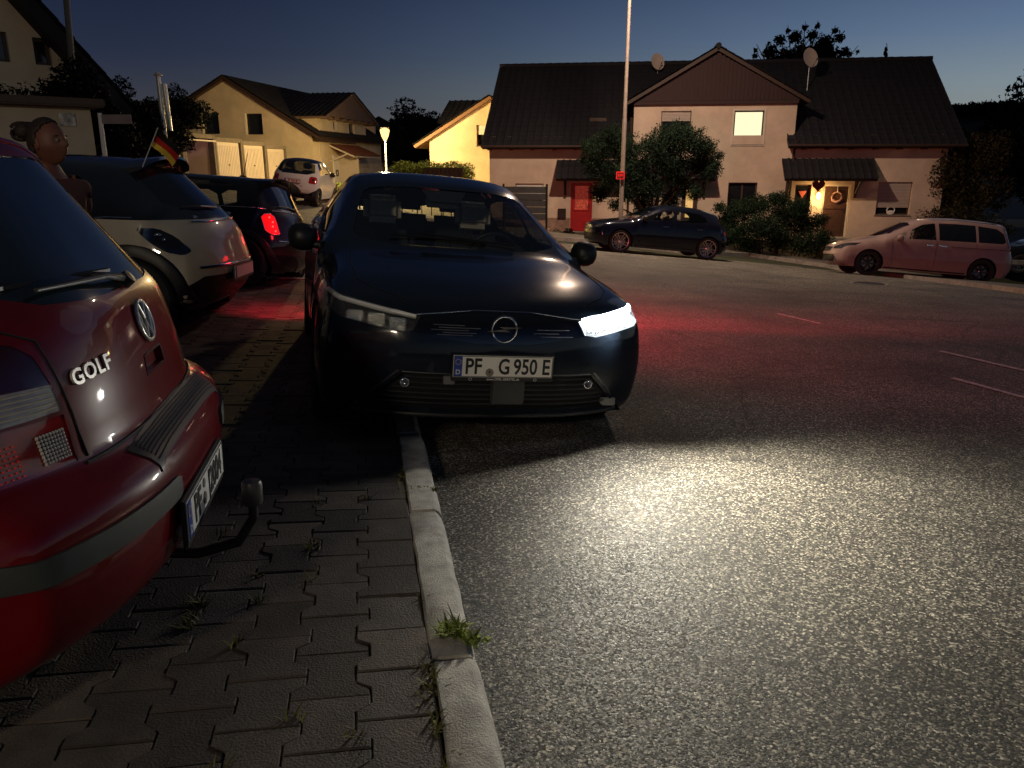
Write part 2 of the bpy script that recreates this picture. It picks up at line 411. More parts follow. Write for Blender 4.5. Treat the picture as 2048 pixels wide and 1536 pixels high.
# far kerb and far pavement
farpix = [(1020, 470), (1100, 478), (1250, 492), (1381, 508), (1500, 512), (1655, 534), (1800, 556), (1930, 572), (2048, 588), (2200, 612)]
FK = [gp(*p) for p in farpix]
def fk(i, d, z):
    p = FK[i]; t = (FK[min(i+1, len(FK)-1)]-FK[max(i-1, 0)]); n = Vector((-t.y, t.x, 0)).normalized()
    q = Vector((p.x, p.y, 0))+n*d; return Vector((q.x, q.y, G(q.x, q.y)+z))
mb = MB(); n = len(FK)
for a, b, z0, z1, z2 in ((0, .12, -.1, .1, .1),):
    vs = [fk(i, 0, -.1) for i in range(n)]+[fk(i, .02, .1) for i in range(n)]+[fk(i, .14, .1) for i in range(n)]
    mb.add(vs, [(i, i+1, n+i+1, n+i) for i in range(n-1)]+[(n+i, n+i+1, 2*n+i+1, 2*n+i) for i in range(n-1)])
tag(mb.build('kerb', M_concrete), 'far kerb along the opposite side of the street', kind='structure')
mb = MB(); cols = [.14, .8, 1.5, 2.2]
vs = [fk(i, c, .095) for i in range(n) for c in cols]; k = len(cols)
mb.add(vs, [(i*k+j, (i+1)*k+j, (i+1)*k+j+1, i*k+j+1) for i in range(n-1) for j in range(k-1)])
tag(mb.build('pavement', mat('far_paving', (.13, .115, .10), .85, var=.3, scale=4, bump=.4, bscale=20, dirt=.3), smooth=50), 'opposite pavement in front of the houses', kind='structure')

# worn white lane marks on the right
M_mark = mat('worn_road_paint', (.75, .73, .70), .7, var=.5, scale=50, dirt=.6)
marks = [((1555, 628), (1640, 648)), ((1880, 703), (2060, 745)), ((1905, 757), (2060, 800)), ((1790, 690), (1850, 700))]
mb = MB()
for a, b in marks[:3]:
    p, q = gp(*a), gp(*b); d = Vector((q.x-p.x, q.y-p.y)); nn = Vector((-d.y, d.x)).normalized()*.028; N = 8
    vs = []
    for i in range(N+1):
        c = Vector((p.x, p.y))+d*i/N
        for s_ in (-1, 1): r_ = c+nn*s_; vs.append((r_.x, r_.y, G(r_.x, r_.y)+.006))
    mb.add(vs, [(2*i, 2*i+1, 2*i+3, 2*i+2) for i in range(N)])
tag(mb.build('road_marking', M_mark), 'thin worn white lane lines on the asphalt', kind='structure')
mh = thing('manhole_cover', 'round iron cover in the asphalt in front of the silver van', 'manhole cover', gp(1738, 568))
mb = MB(); mb.lathe([(0.001, .008), (.29, .008), (.29, -.02)], 28); mb.build('lid', mat('cast_iron', (.05, .045, .04), .5, metal=.6), mh)
mb = MB(); mb.lathe([(.30, -.02), (.30, .01), (.36, .01), (.36, -.02)], 28); mb.build('rim_ring', M_concrete, mh)

# weeds
def tuft(mb, x, y, z, n, h, spread, rr):
    for _ in range(n):
        a = rr.uniform(0, 2*PI); r = rr.uniform(0, spread); bx, by = x+math.cos(a)*r, y+math.sin(a)*r
        hh = h*rr.uniform(.4, 1.1); lean = rr.uniform(.2, 1.0)*hh; an = rr.uniform(0, 2*PI); w_ = rr.uniform(.0015, .004)
        dx, dy = math.cos(an), math.sin(an); px_, py_ = -dy*w_, dx*w_
        p = [(bx+dx*lean*q*q, by+dy*lean*q*q, z+hh*q*(1-.25*q)) for q in (0, .4, .75, 1)]
        vs = []
        for i, c in enumerate(p):
            k = (1, 1.3, .8, .1)[i]; vs += [(c[0]-px_*k, c[1]-py_*k, c[2]), (c[0]+px_*k, c[1]+py_*k, c[2])]
        mb.add(vs, [(0, 1, 3, 2), (2, 3, 5, 4), (4, 5, 7, 6)])
def broad(mb, x, y, z, n, r, rr):
    for _ in range(n):
        an = rr.uniform(0, 2*PI); L = r*rr.uniform(.5, 1.1); w_ = L*.22; up = rr.uniform(.2, .9)
        dx, dy = math.cos(an), math.sin(an)
        p0 = Vector((x+dx*.004, y+dy*.004, z)); p1 = Vector((x+dx*L*.5, y+dy*L*.5, z+L*.45*up)); p2 = Vector((x+dx*L, y+dy*L, z+L*.3*up)); s_ = Vector((-dy, dx, 0))*w_
        mb.add([p0, p1-s_, p1+s_, p2], [(0, 1, 2), (1, 3, 2)])
M_weed = leafmat('weed_leaf', (.22, .27, .06)); M_dryweed = leafmat('dry_weed', (.15, .15, .055))
rr = random.Random(3)
tj = [kerb_s(*gp(845, 1015).xy)[1], kerb_s(*gp(905, 1330).xy)[1]]
mb = MB(); p = kp(tj[1]+.03, .05, KH-.02)
for _ in range(9): tuft(mb, p.x+rr.uniform(-.05, .08), p.y+rr.uniform(-.03, .05), p.z, 20, .08, .03, rr); broad(mb, p.x+rr.uniform(-.06, .09), p.y+rr.uniform(-.03, .06), p.z+rr.uniform(0, .015), 9, .05, rr)
tag(mb.build('weed_tuft', M_weed), 'bright green leafy weed tuft growing over the nearer kerb joint', 'weed')
mb = MB(); p = kp(tj[0], .06, KH-.01)
for _ in range(8): tuft(mb, p.x+rr.uniform(-.05, .05), p.y+rr.uniform(-.012, .012), p.z, 14, .03, .015, rr)
tag(mb.build('weed_tuft', M_dryweed), 'short yellowish moss tuft in the farther kerb joint', 'weed')
mb = MB()
spots = []
for _ in range(300):
    c = rr.randrange(1, 13); t = rr.uniform(-1.3, 1.6)
    spots.append((t, .155+CW*c+rr.uniform(-.02, .02), 1))
for _ in range(200): spots.append((rr.uniform(-1.2, 5), .145+rr.uniform(-.01, .012), .8))
for (t, d, k) in spots:
    clump = math.sin(t*7.1+d*3)+math.sin(d*9.3+t*2.7)
    if clump < .45 and rr.random() < .93: continue
    p = kp(t, d, KH-.02)
    if p.y < .9: continue
    tuft(mb, p.x, p.y, p.z, 11, .06*k, .03, rr)
    if rr.random() < .3: broad(mb, p.x, p.y, p.z+.01, 6, .03, rr)
tag(mb.build('weeds', M_dryweed), 'small weeds and moss in the paving joints', 'weeds', kind='stuff')
# turf on the verge behind the far pavement
mb = MB(); rr = random.Random(11)
for _ in range(9000):
    i = rr.randrange(4, n-1) if False else rr.randrange(2, len(FK)-1); f = rr.random()
    q = fk(i, 2.2+rr.random()**1.3*5, 0)*(1-f)+fk(i+1, 2.2+rr.random()**1.3*5, 0)*f
    tuft(mb, q.x, q.y, G(q.x, q.y)-.03, 2, .14, .08, rr)
tag(mb.build('grass', M_grass), 'rough grass verge behind the far pavement', 'grass', kind='stuff')
# ------------------------------------------------------------------ building helpers
class Plane:                              # a vertical facade: u along it, w into the building, z up
    def __init__(s, A, B):
        s.A = Vector(A); s.B = Vector(B); s.u = (s.B-s.A).normalized(); s.n = Vector((-s.u.y, s.u.x)); s.L = (s.B-s.A).length
        s.M = Matrix(((s.u.x, s.n.x, 0, s.A.x), (s.u.y, s.n.y, 0, s.A.y), (0, 0, 1, 0), (0, 0, 0, 1)))
    def hit(s, px, py, w=0):
        d = ray(px, py); n3 = Vector((s.n.x, s.n.y, 0)); o = Vector((s.A.x, s.A.y, 0))+n3*w
        t = (o-Vector((0, 0, CAMZ))).dot(n3)/d.dot(n3); p = Vector((0, 0, CAMZ))+d*t
        return (Vector((p.x, p.y))-s.A).dot(s.u), p.z
    def rect(s, x0, y0, x1, y1, w=0):     # photo box -> local rectangle (u0,u1,z0,z1)
        c = [s.hit(x0, y0, w), s.hit(x1, y0, w), s.hit(x0, y1, w), s.hit(x1, y1, w)]
        return (c[0][0]+c[2][0])/2, (c[1][0]+c[3][0])/2, (c[2][1]+c[3][1])/2, (c[0][1]+c[1][1])/2
def holes_wall(mb, u0, u1, z0, z1, holes, w0=0, w1=.3, mi=0):
    us = sorted({u0, u1, *[h[0] for h in holes], *[h[1] for h in holes]})
    us = [u for u in us if u0 <= u <= u1]
    for a, b in zip(us, us[1:]):
        if b-a < 1e-4: continue
        hs = sorted([(h[2], h[3]) for h in holes if h[0] < (a+b)/2 < h[1]])
        z = z0
        for (p, q) in hs:
            if p > z+1e-4: mb.box(a, b, w0, w1, z, p, mi)
            z = max(z, q)
        if z < z1-1e-4: mb.box(a, b, w0, w1, z, z1, mi)
def window(par, h, M_frame, pane=None, shutter=0, sill=True, mull=False, depth=.14, M_sh=None, name='window', label=None, fw=.055):
    u0, u1, z0, z1 = h
    mb = MB(); fr_ = fw
    mb.cbox(u0+.002, u0+fr_, depth, depth+.07, z0+.002, z1-.002, .008); mb.cbox(u1-fr_, u1-.002, depth, depth+.07, z0+.002, z1-.002, .008)
    mb.cbox(u0+fr_, u1-fr_, depth+.002, depth+.068, z0+.002, z0+fr_, .008); mb.cbox(u0+fr_, u1-fr_, depth+.002, depth+.068, z1-fr_, z1-.002, .008)
    if mull: c = (u0+u1)/2; mb.cbox(c-.03, c+.03, depth+.004, depth+.066, z0+fr_, z1-fr_, .008)
    o = mb.build(name, M_frame, par, smooth=30)
    if label: o['label'] = label
    mb = MB(); mb.box(u0+fr_-.005, u1-fr_+.005, depth+.035, depth+.045, z0+fr_-.005, z1-fr_+.005); mb.build('pane', pane or M_winglass, o)
    if sill:
        mb = MB(); mb.cbox(u0-.05, u1+.05, -.05, depth, z0-.035, z0-.001, .006); mb.build('sill', M_concrete, o)
    if shutter:
        mb = MB(); zb = z1-(z1-z0)*shutter; n = max(3, int((z1-zb)/.055)); st = (z1-.01-zb)/n
        for i in range(n): mb.cbox(u0+.03, u1-.03, depth-.055, depth-.035, zb+i*st+.003, zb+(i+1)*st-.003, .006)
        mb.build('shutter', M_sh or M_white, o)
    return o
def tiled(mb, P, U, V, nu, tile=.30, rows=None, amp=.036, thick=.02):
    """pantile slope: P eave corner, U along the eave, V up the slope"""
    U = Vector(U); V = Vector(V); P = Vector(P); N = U.cross(V).normalized()
    LU, LV = U.length, V.length; cols = max(1, int(LU/tile)); rows = rows or max(1, int(LV/.34)); k = 6
    if N.z < 0: N = -N
    vs = []; nr = 0
    for r in range(rows):
        for e in (0, 1):
            for i in range(cols*k+1):
                ph = (i % k)/k; hgt = amp*(max(0, math.cos(2*PI*ph))*1.0+.25*math.cos(4*PI*ph))
                jj = ((r*131+(i//k)*17) % 7-3)*.0012
                lift = (.014 if e == 0 else 0)+jj
                q = P+U*(i/(cols*k))+V*((r+(e*.999))/rows)+N*(hgt+lift); vs.append(q)
            nr += 1
    w_ = cols*k+1
    fs = [(r*w_+i, r*w_+i+1, (r+1)*w_+i+1, (r+1)*w_+i) for r in range(nr-1) for i in range(w_-1)]
    mb.add(vs, fs)
def slab(mb, P, U, V, t=.16, mi=0):       # board under the tiles
    P, U, V = Vector(P), Vector(U), Vector(V); N = U.cross(V).normalized()
    if N.z < 0: N = -N
    a = [P, P+U, P+U+V, P+V]; vs = [q-N*.012 for q in a]+[q-N*(t+.012) for q in a]
    mb.add(vs, [(0, 1, 2, 3), (7, 6, 5, 4), (0, 4, 5, 1), (1, 5, 6, 2), (2, 6, 7, 3), (3, 7, 4, 0)], mi)

# ------------------------------------------------------------------ the row house across the street
P = Plane(FA, FB); HM = P.M
house = thing('row_house', 'long two-storey row house with dark tiled roof, central gable and red door', 'house', M=HM)
BASE = -3.4
uR = P.hit(1888, 360)[0]; uL = 0.0
ov = .55; zE0 = P.hit(1150, 293, -ov)[1]; zR = P.hit(1200, 131, 4.5)[1]; zE = zE0+(zR-zE0)/(4.5+ov)*ov
dg0 = P.hit(1265, 300)[0]; dg1 = P.hit(1592, 240)[0]          # dormer edges
zD = P.hit(1430, 199)[1]; zA = P.hit(1437, 93, -.3)[1]
EAVE = zE+.02
holes = {
 'w1': P.rect(1322, 222, 1382, 270), 'lit': P.rect(1467, 221, 1527, 289),
 'lowl': P.rect(1031, 367, 1087, 408), 'redd': P.rect(1141, 366, 1184, 463), 'litd': P.rect(1362, 374, 1394, 463),
 'dk': P.rect(1455, 365, 1513, 425), 'side': P.rect(1588, 369, 1620, 440), 'door': P.rect(1643, 369, 1697, 474), 'rw': P.rect(1754, 364, 1822, 430)}
mb = MB(); allh = list(holes.values())
low = [h for k, h in holes.items() if k not in ('w1', 'lit')]
holes_wall(mb, uL, uR, BASE, EAVE, low)
holes_wall(mb, dg0, dg1, EAVE, zD+.05, [holes['w1'], holes['lit']])
DEP = 9.0
mb.box(uL, uL+.3, .3, DEP, BASE, EAVE); mb.box(uR-.3, uR, .3, DEP, BASE, EAVE); mb.box(uL+.3, uR-.3, DEP-.3, DEP, BASE, EAVE)
mb.box(dg0, dg0+.3, .3, 4, EAVE, zD+.05); mb.box(dg1-.3, dg1, .3, 4, EAVE, zD+.05)
zR = P.hit(1200, 131, 4.5)[1]; RW = 4.5
slope = (zR-EAVE)/RW
for u in (uL, uR-.3):                      # gable end triangles
    mb.prism([(0.0, EAVE), (DEP, EAVE), (RW, zR-.15)], u, u+.3, 'x')
mb.build('wall', M_wallwarm, house)
mb = MB(); mb.box(uL-.02, holes['redd'][0]-.02, -.02, 0, BASE, -.62); mb.box(holes['redd'][1]+.02, holes['litd'][0]-.02, -.02, 0, BASE, -.62)
mb.build('plinth', mat('stone_plinth', (.30, .2, .15), .9, var=.3, scale=5, bump=.5, bscale=12), house)
# main roof
mb = MB(); mb2 = MB()
ze = EAVE-slope*ov
gl, gr = .25, .45
tiled(mb, (uL-gl, -ov, ze), (dg0-uL+gl, 0, 0), (0, RW+ov, zR-ze), 0); tiled(mb, (dg1-.3, -ov, ze), (uR+gr-dg1+.3, 0, 0), (0, RW+ov, zR-ze), 0); tiled(mb, (dg0, .35, EAVE+slope*.35), (dg1-.3-dg0, 0, 0), (0, RW-.35, zR-EAVE-slope*.35), 0)
tiled(mb, (uL-gl, DEP+ov, ze), (uR-uL+gl+gr, 0, 0), (0, -(RW+ov), zR-ze), 0)
# ridge caps
n = int((uR-uL+.9)/.4)
for i in range(n):
    mb.tube([(uL-gl+i*(uR-uL+gl+gr)/n, RW, zR+.03), (uL-gl+(i+1.05)*(uR-uL+gl+gr)/n, RW, zR+.045)], .11, 8)
roof = mb.build('roof', M_rooftile, house, smooth=50)
for a_, b_ in ((uL-gl, dg0-.05), (dg1-.3, uR+gr)):
    g_ = MB(); g_.tube([(a_, -ov-.06, ze-.01), (b_, -ov-.06, ze-.03)], .06, 10); g_.build('gutter', M_wood, roof, smooth=60)
slab(mb2, (uL-gl+.02, -ov+.02, ze), (dg0-uL+gl-.03, 0, 0), (0, RW+ov-.03, zR-ze-.03), .14); slab(mb2, (dg1-.28, -ov+.02, ze), (uR+gr-dg1+.26, 0, 0), (0, RW+ov-.03, zR-ze-.03), .14)
slab(mb2, (uL-gl+.02, DEP+ov-.02, ze), (uR-uL+gl+gr-.04, 0, 0), (0, -(RW+ov-.03), zR-ze-.03), .14)
k = 0
while uL+k*.9 < uR+.2:
    u = uL+k*.9
    if not (dg0-.1 < u < dg1+.1): mb2.box(u, u+.10, -ov+.05, -.003, ze-.16, ze-.02)
    k += 1
mb2.build('eaves', M_wood, roof)
# central gable
uc = P.hit(1437, 93, -.3)[0]; gw0, gw1 = dg0-.35, dg1+.45; rg = zA
mb = MB(); zd0 = zD-.08
def gableside(u_e):
    tiled(mb, (u_e, -.42, zd0), (0, 7.2, 0), (uc-u_e, 0, rg-zd0), 0)
gableside(gw0); gableside(gw1)
for i in range(14): mb.tube([(uc, -.44+i*.42, rg+.03), (uc, -.44+(i+1.04)*.42, rg+.045)], .11, 8)
gr_ = mb.build('gable_roof', M_rooftile, house, smooth=50)
mb = MB(); slab(mb, (gw0+.02, -.38, zd0), (0, 7.1, 0), (uc-gw0-.02, 0, rg-zd0), .12); slab(mb, (gw1-.02, -.38, zd0), (0, 7.1, 0), (uc-gw1+.02, 0, rg-zd0), .12)
mb.build('eaves', M_wood, gr_)
mb = MB()
pts = [(gw0+.25, zd0+.02), (gw1-.25, zd0+.02), (uc, rg-.2)]
mb.prism(pts, -.16, -.06, 'y'); mb.box(dg0-.02, dg1+.02, -.16, .1, zd0-.1, zd0+.02)
nb = int((dg1-dg0)/.16)
for i in range(nb):
    u = dg0+.1+i*.16; hh = min((u-gw0)/(uc-gw0), (gw1-u)/(gw1-uc))*(rg-zd0)-.22
    if hh > .1: mb.box(u, u+.145, -.178, -.161, zd0+.03, zd0+hh)
mb.build('gable_cladding', M_clad, house)
# downpipes
for pts in ([(dg1+.1, -.4, EAVE-.2), (dg1+.02, -.12, EAVE-.6), (dg1+.0, -.08, -1.9)], [(dg0-.1, -.3, EAVE+.7), (dg0-.1, -.08, EAVE-.5), (dg0-.1, -.08, -1.9)]):
    mb = MB(); mb.tube(pts, .05, 8); mb.build('downpipe', M_wood, house)
# windows
M_pvc = mat('window_frame_white', (.62, .55, .45), .45, var=.05)
M_brownf = mat('window_frame_brown', (.07, .04, .03), .5, var=.2)
M_shut = mat('roller_shutter', (.48, .40, .34), .6, var=.06)
litpane = emis('lit_blind', S(255, 248, 205), 1.12)
T = NT(litpane); e = T.n['Emission']; tc = T.new('ShaderNodeTexCoord'); no = T.new('ShaderNodeTexWave', i_Scale=3.0, i_Distortion=1.5); no.bands_direction = 'X'
T.ln(tc.outputs['Object'], no.inputs['Vector']); cr = T.new('ShaderNodeValToRGB'); ramp(cr, [(0, S(255, 240, 180)), (.5, S(255, 250, 215)), (1, S(255, 244, 195))]); T.ln(no.outputs['Fac'], cr.inputs[0]); T.ln(cr.outputs[0], e.inputs['Color'])
window(house, holes['w1'], M_brownf, shutter=.42, M_sh=M_shut)
window(house, holes['lit'], M_brownf, pane=litpane, label='window lit bright cream from inside', depth=.1)
mb = MB(); h = holes['lit']
for q in ((h[0]-.07, h[0]-.001, h[2]-.07, h[3]+.07), (h[1]+.001, h[1]+.07, h[2]-.07, h[3]+.07), (h[0]-.001, h[1]+.001, h[3]+.001, h[3]+.07), (h[0]-.001, h[1]+.001, h[2]-.07, h[2]-.001)): mb.box(q[0], q[1], -.035, .1, q[2], q[3])
mb.build('window_surround', M_pvc, house)
window(house, holes['lowl'], M_pvc, shutter=.6, M_sh=M_white)
window(house, holes['dk'], M_brownf, mull=True)
window(house, holes['rw'], M_brownf, shutter=.78, M_sh=M_shut, label='window with its pink beige shutter nearly closed')
window(house, holes['side'], M_brownf, label='tall narrow side light beside the brown door')
# doors
M_red = mat('red_door_paint', (.42, .012, .015), .45, var=.15)
M_ornglass = mat('ornamental_glass', (.55, .12, .07), .3, var=.8, scale=14, bump=1, bscale=40, emit=(.9, .10, .06), estr=.12)
M_litglass = mat('lit_ornamental_glass', (.6, .45, .25), .3, var=.4, scale=14, bump=1, bscale=40, emit=S(240, 190, 110), estr=.62)
M_brown = mat('brown_door', (.075, .035, .022), .45, var=.3, scale=10)
def door(h, mframe, mleaf, mglass, label, glass_h=(.5, .93), handle='r'):
    u0, u1, z0, z1 = h; mb = MB(); t = .07
    mb.cbox(u0, u0+t, .06, .2, z0, z1, .01); mb.cbox(u1-t, u1, .06, .2, z0, z1, .01); mb.cbox(u0+t, u1-t, .062, .198, z1-t, z1, .01)
    fo = mb.build('door_frame', mframe, house)
    H_ = z1-z0; g0, g1 = z0+H_*glass_h[0], z0+H_*glass_h[1]; a, b = u0+t+.005, u1-t-.005; s_ = .1
    mb = MB(); mb.cbox(a, b, .10, .15, z0+.02, g0, .008); mb.cbox(a, b, .10, .15, g1, z1-t-.01, .008); mb.cbox(a, a+s_, .10, .15, g0+.001, g1-.001, .008); mb.cbox(b-s_, b, .10, .15, g0+.001, g1-.001, .008)
    mb.cbox(a+.12, b-.12, .085, .1, z0+.15, g0-.15, .012); mb.cbox(a+.02, b-.02, .07, .1, g0-.03, g0+.03, .01)
    do = mb.build('door', mleaf, house); do['label'] = label
    mb = MB(); mb.box(a+s_-.01, b-s_+.01, .12, .13, g0-.01, g1+.01); mb.build('pane', mglass, do)
    mb = MB(); uh = b-.06 if handle == 'r' else a+.06
    mb.cbox(uh-.02, uh+.02, .085, .1, z0+.95, z0+1.15, .005); mb.tube([(uh, .09, z0+1.05), (uh, .03, z0+1.05), (uh-(.12 if handle == 'r' else -.12), .03, z0+1.05)], .012, 8); mb.build('handle', M_black, do)
    mb = MB(); mb.cbox(u0-.15, u1+.15, -.5, .06, z0-.16, z0-.005, .02); mb.cbox(u0-.15, u1+.15, -.85, -.5, z0-.4, z0-.18, .02); mb.build('step', M_concrete, house)
door(holes['redd'], M_red, M_red, M_ornglass, 'red front door with rippled glass glowing red', (.44, .94))
door(holes['litd'], M_brownf, M_brownf, M_litglass, 'front door whose frosted pane glows beige', (.3, .95), 'l')
door(holes['door'], M_pvc, M_brown, M_brown, 'brown front door with white frame', (.55, .9))
# canopies
def canopy(u0, u1, ztop, zbot, out, M_t, braces):
    mb = MB(); n0 = out
    tiled(mb, (u0, -n0, zbot), (u1-u0, 0, 0), (0, n0-.003, ztop-zbot), 0, tile=.26, rows=3, amp=.035)
    o = mb.build('canopy', M_t, house, smooth=50)
    mb = MB(); slab(mb, (u0+.02, -n0+.02, zbot), (u1-u0-.04, 0, 0), (0, n0-.03, ztop-zbot-.01), .09)
    for u in braces:
        mb.cbox(u-.05, u+.05, -.1, -.004, zbot-.75, zbot+.05, .008); mb.cbox(u-.045, u+.045, -n0+.1, -.1, zbot-.05, zbot+.03, .008)
        mb.tube([(u, -.06, zbot-.6), (u, -n0*.7, zbot-.03)], .04, 6)
    mb.build('bracket', M_wood, o)
    return o
cz1 = P.hit(1130, 320)[1]; cz0 = P.hit(1130, 358, -.9)[1]
cu0, cu1 = P.hit(1113, 340, -.4)[0], P.hit(1430, 340, -.4)[0]
canopy(cu0, cu1, cz1, cz0, .9, M_rooftile, [cu0+.35, cu1-.35, (cu0+cu1)/2])
ru0, ru1 = P.hit(1566, 340, -.5)[0], P.hit(1752, 340, -.5)[0]
rz1 = P.hit(1650, 317)[1]; rz0 = P.hit(1650, 358, -1.0)[1]
canopy(ru0, ru1, rz1, rz0, 1.0, M_rooftile, [ru0+.3, ru1-.55])
# meter box, mail flap and flue tile on the roof
mb = MB(); r = P.rect(1116, 417, 1132, 437); mb.cbox(r[0], r[1], -.10, -.022, r[2], r[3], .01); mb.build('letter_box', M_black, house)
mb = MB(); r = P.rect(1186, 378, 1212, 402); mb.cbox(r[0], r[1], -.05, -.002, r[2], r[3], .01); mb.build('house_number_panel', M_wall, house)
def on_roof(px, py):
    # point of the front roof slope seen at a pixel
    d = ray(px, py); Mi = HM.inverted(); o = Mi@Vector((0, 0, CAMZ)); dd = (Mi.to_3x3()@d)
    t = (o.y*slope+ze+ov*slope-o.z)/(dd.z-dd.y*slope) if abs(dd.z-dd.y*slope) > 1e-6 else 30
    return o+dd*t
q = on_roof(1196, 239)
mb = MB(); mb.cbox(q.x-.35, q.x+.35, q.y-.15, q.y+.2, q.z-.1, q.z+.06, .02); mb.build('roof_hatch', M_wood, house)
# porch lamp
pl = at(1636, 366, 1)  # direction only
lu, lz = P.hit(1637, 392, -.12)
lamp = thing('porch_lamp', 'glowing warm wall lamp between side light and brown door', 'lamp', M=HM@Matrix.Translation((lu, -.13, lz)))
mb = MB(); mb.sphere((0, 0, 0), (.10, .07, .15), 8); mb.build('lamp_shade', emis('porch_bulb', S(255, 214, 120), 7.0), lamp, smooth=60)
mb = MB(); mb.cbox(-.05, .05, .06, .128, -.08, .08, .01); mb.build('bracket', M_black, lamp)
ld = D.lights.new('porch_light', 'POINT'); ld.energy = 55; ld.color = (1, .60, .22); ld.shadow_soft_size = .12
lo = D.objects.new('porch_light', ld); COL.objects.link(lo); lo.matrix_world = HM@Matrix.Translation((lu, -.33, lz-.05))
# heart hanging below the porch canopy
hu, hz = P.hit(1637, 371, -.5)
heart = []
for i in range(40):
    a = 2*PI*i/40; heart.append((.016*.95*16*math.sin(a)**3, .0155*(13*math.cos(a)-5*math.cos(2*a)-2*math.cos(3*a)-math.cos(4*a))))
ht = thing('heart_ornament', 'dark red heart ornament hanging in front of the porch lamp', 'ornament', M=HM@Matrix.Translation((hu, -.5, hz)))
mb = MB(); mb.prism(heart, -.02, .02, 'y'); mb.build('heart', mat('heart_red', (.16, .02, .015), .6), ht)
mb = MB(); mb.tube([(0, 0, .2), (0, 0, .55)], .006, 6); mb.build('string', M_black, ht)
h = holes['side']; su = (h[0]+h[1])/2; zz = h[3]-.38
hs = [(p[0]*.55, p[1]*.55) for p in heart]
sh = thing('heart_ornament', 'small pale red heart hanging inside the narrow side light', 'ornament', M=HM@Matrix.Translation((su, .09, zz)))
mb = MB(); mb.prism([(-.16, .12), (.16, .12), (0, -.16)], -.01, .01, 'y'); mb.build('heart', mat('heart_pink', (.5, .10, .06), .6), sh)
# wreath
h = holes['door']; wu = (h[0]+h[1])/2+.02; wz = P.hit(1665, 394)[1]
wr = thing('wreath', 'pale twig wreath hanging on the brown front door', 'wreath', M=HM@Matrix.Translation((wu, .045, wz)))
mb = MB(); rr = random.Random(5)
for k in range(5):
    ph = rr.uniform(0, 6); pts = []
    for i in range(36):
        a = 2*PI*i/36; r_ = .19+.02*math.sin(5*a+ph)+rr.uniform(-.006, .006); pts.append((r_*math.cos(a), .015*math.sin(6*a+ph), r_*math.sin(a)*1.0))
    mb.tube(pts, [.012+.03*max(0, -math.sin(2*PI*i/36)) for i in range(36)], 6, closed=True)
mb.build('twigs', mat('pale_twigs', (.45, .25, .2), .8, var=.4, scale=40), wr)
mb = MB(); mb.tube([(0, 0, .2), (0, 0, .42)], .012, 6); mb.build('ribbon', M_white, wr)
# small figure on the window sill
h = holes['rw']; fz = h[2]; fu = P.hit(1782, 425)[0]
fg = thing('window_figurine', 'small white pair of swans in the gap under the shutter', 'figurine', M=HM@Matrix.Translation((fu, .08, fz)))
mb = MB(); mb.sphere((0, 0, .09), (.15, .03, .085), 8)
for s_ in (-1, 1): mb.tube([(s_*.1, 0, .1), (s_*.15, 0, .18), (s_*.13, 0, .26), (s_*.08, 0, .27)], [.03, .022, .018, .012], 8)
mb.build('swan', M_white, fg, smooth=60)

# satellite dishes
def dish(label, px, py, Y, sz, arm, roofpt):
    c = at(px, py, Y); t = thing('satellite_dish', label, 'satellite dish', c, group='satellite dishes on the row house roof')
    R = Matrix.Rotation(math.radians(18), 4, 'Z')@Matrix.Rotation(math.radians(72), 4, 'X')
    mb = MB(); prof = [(sz*i/8, -.12*sz*(1-(i/8)**2)) for i in range(9)]; prof[0] = (.002, prof[0][1])
    mb.lathe(prof, 28, 0, R@Matrix.Diagonal((.85, 1, 1, 1))); mb.lathe([(sz, 0), (sz+.012, .0), (sz+.012, -.02), (sz, -.02)], 28, 0, R@Matrix.Diagonal((.85, 1, 1, 1)), closed=True)
    mb.build('reflector', mat('dish_paint', (.50, .42, .34), .6, var=.08), t, smooth=50)
    mb = MB(); mb.tube([(0, .06, 0), (.02, .14, -.1), (.02, .14, -arm)], .025, 8); mb.tube([R@Vector((0, -sz, 0)), R@Vector((0, -sz*.6, sz*.8))], .012, 6); mb.build('mast', M_metal, t)
    mb = MB(); mb.tube([R@Vector((0, -sz*.6, sz*.75)), R@Vector((0, -sz*.5, sz*.95))], .03, 8); mb.build('receiver', M_metal, t)
dish('pale satellite dish standing above the left half of the roof ridge', 1316, 123, 36.6, .36, 1.0, None)
dish('beige satellite dish on a mast right of the central gable', 1622, 115, 34.5, .40, 1.7, None)

# fence gate and low wall left of the red door
Q = Plane((-1.1, 32.6), (3.0, 31.2))
r = Q.rect(1008, 373, 1094, 440)
gate = thing('garden_gate', 'dark grey horizontal board gate panel left of the red door', 'gate', M=Q.M)
mb = MB(); n = 5; st = (r[3]-r[2])/n
for i in range(n): mb.cbox(r[0], r[1]-.06, -.02, .01, r[2]+i*st+.008, r[2]+(i+1)*st-.008, .006)
mb.build('board_panel', mat('grey_boards', (.055, .055, .055), .7, var=.2), gate)
for a_ in (r[0], r[1]): mb = MB(); mb.cbox(a_-.05, a_+.02, -.04, .04, -1.9, r[3]+.1, .008); mb.build('post', M_black, gate)
r2 = Q.rect(1075, 418, 1094, 462)
lw = MB(); lw.cbox(r[0]-1.2, r[1]+.1, .1, .35, -1.8, -.95, .02)
tag(lw.build('garden_wall', mat('pink_stone', (.30, .2, .15), .9, var=.35, scale=5, bump=.5, bscale=14), loc=None), 'low reddish stone wall behind the dark grey gate', 'wall').matrix_world = Q.M
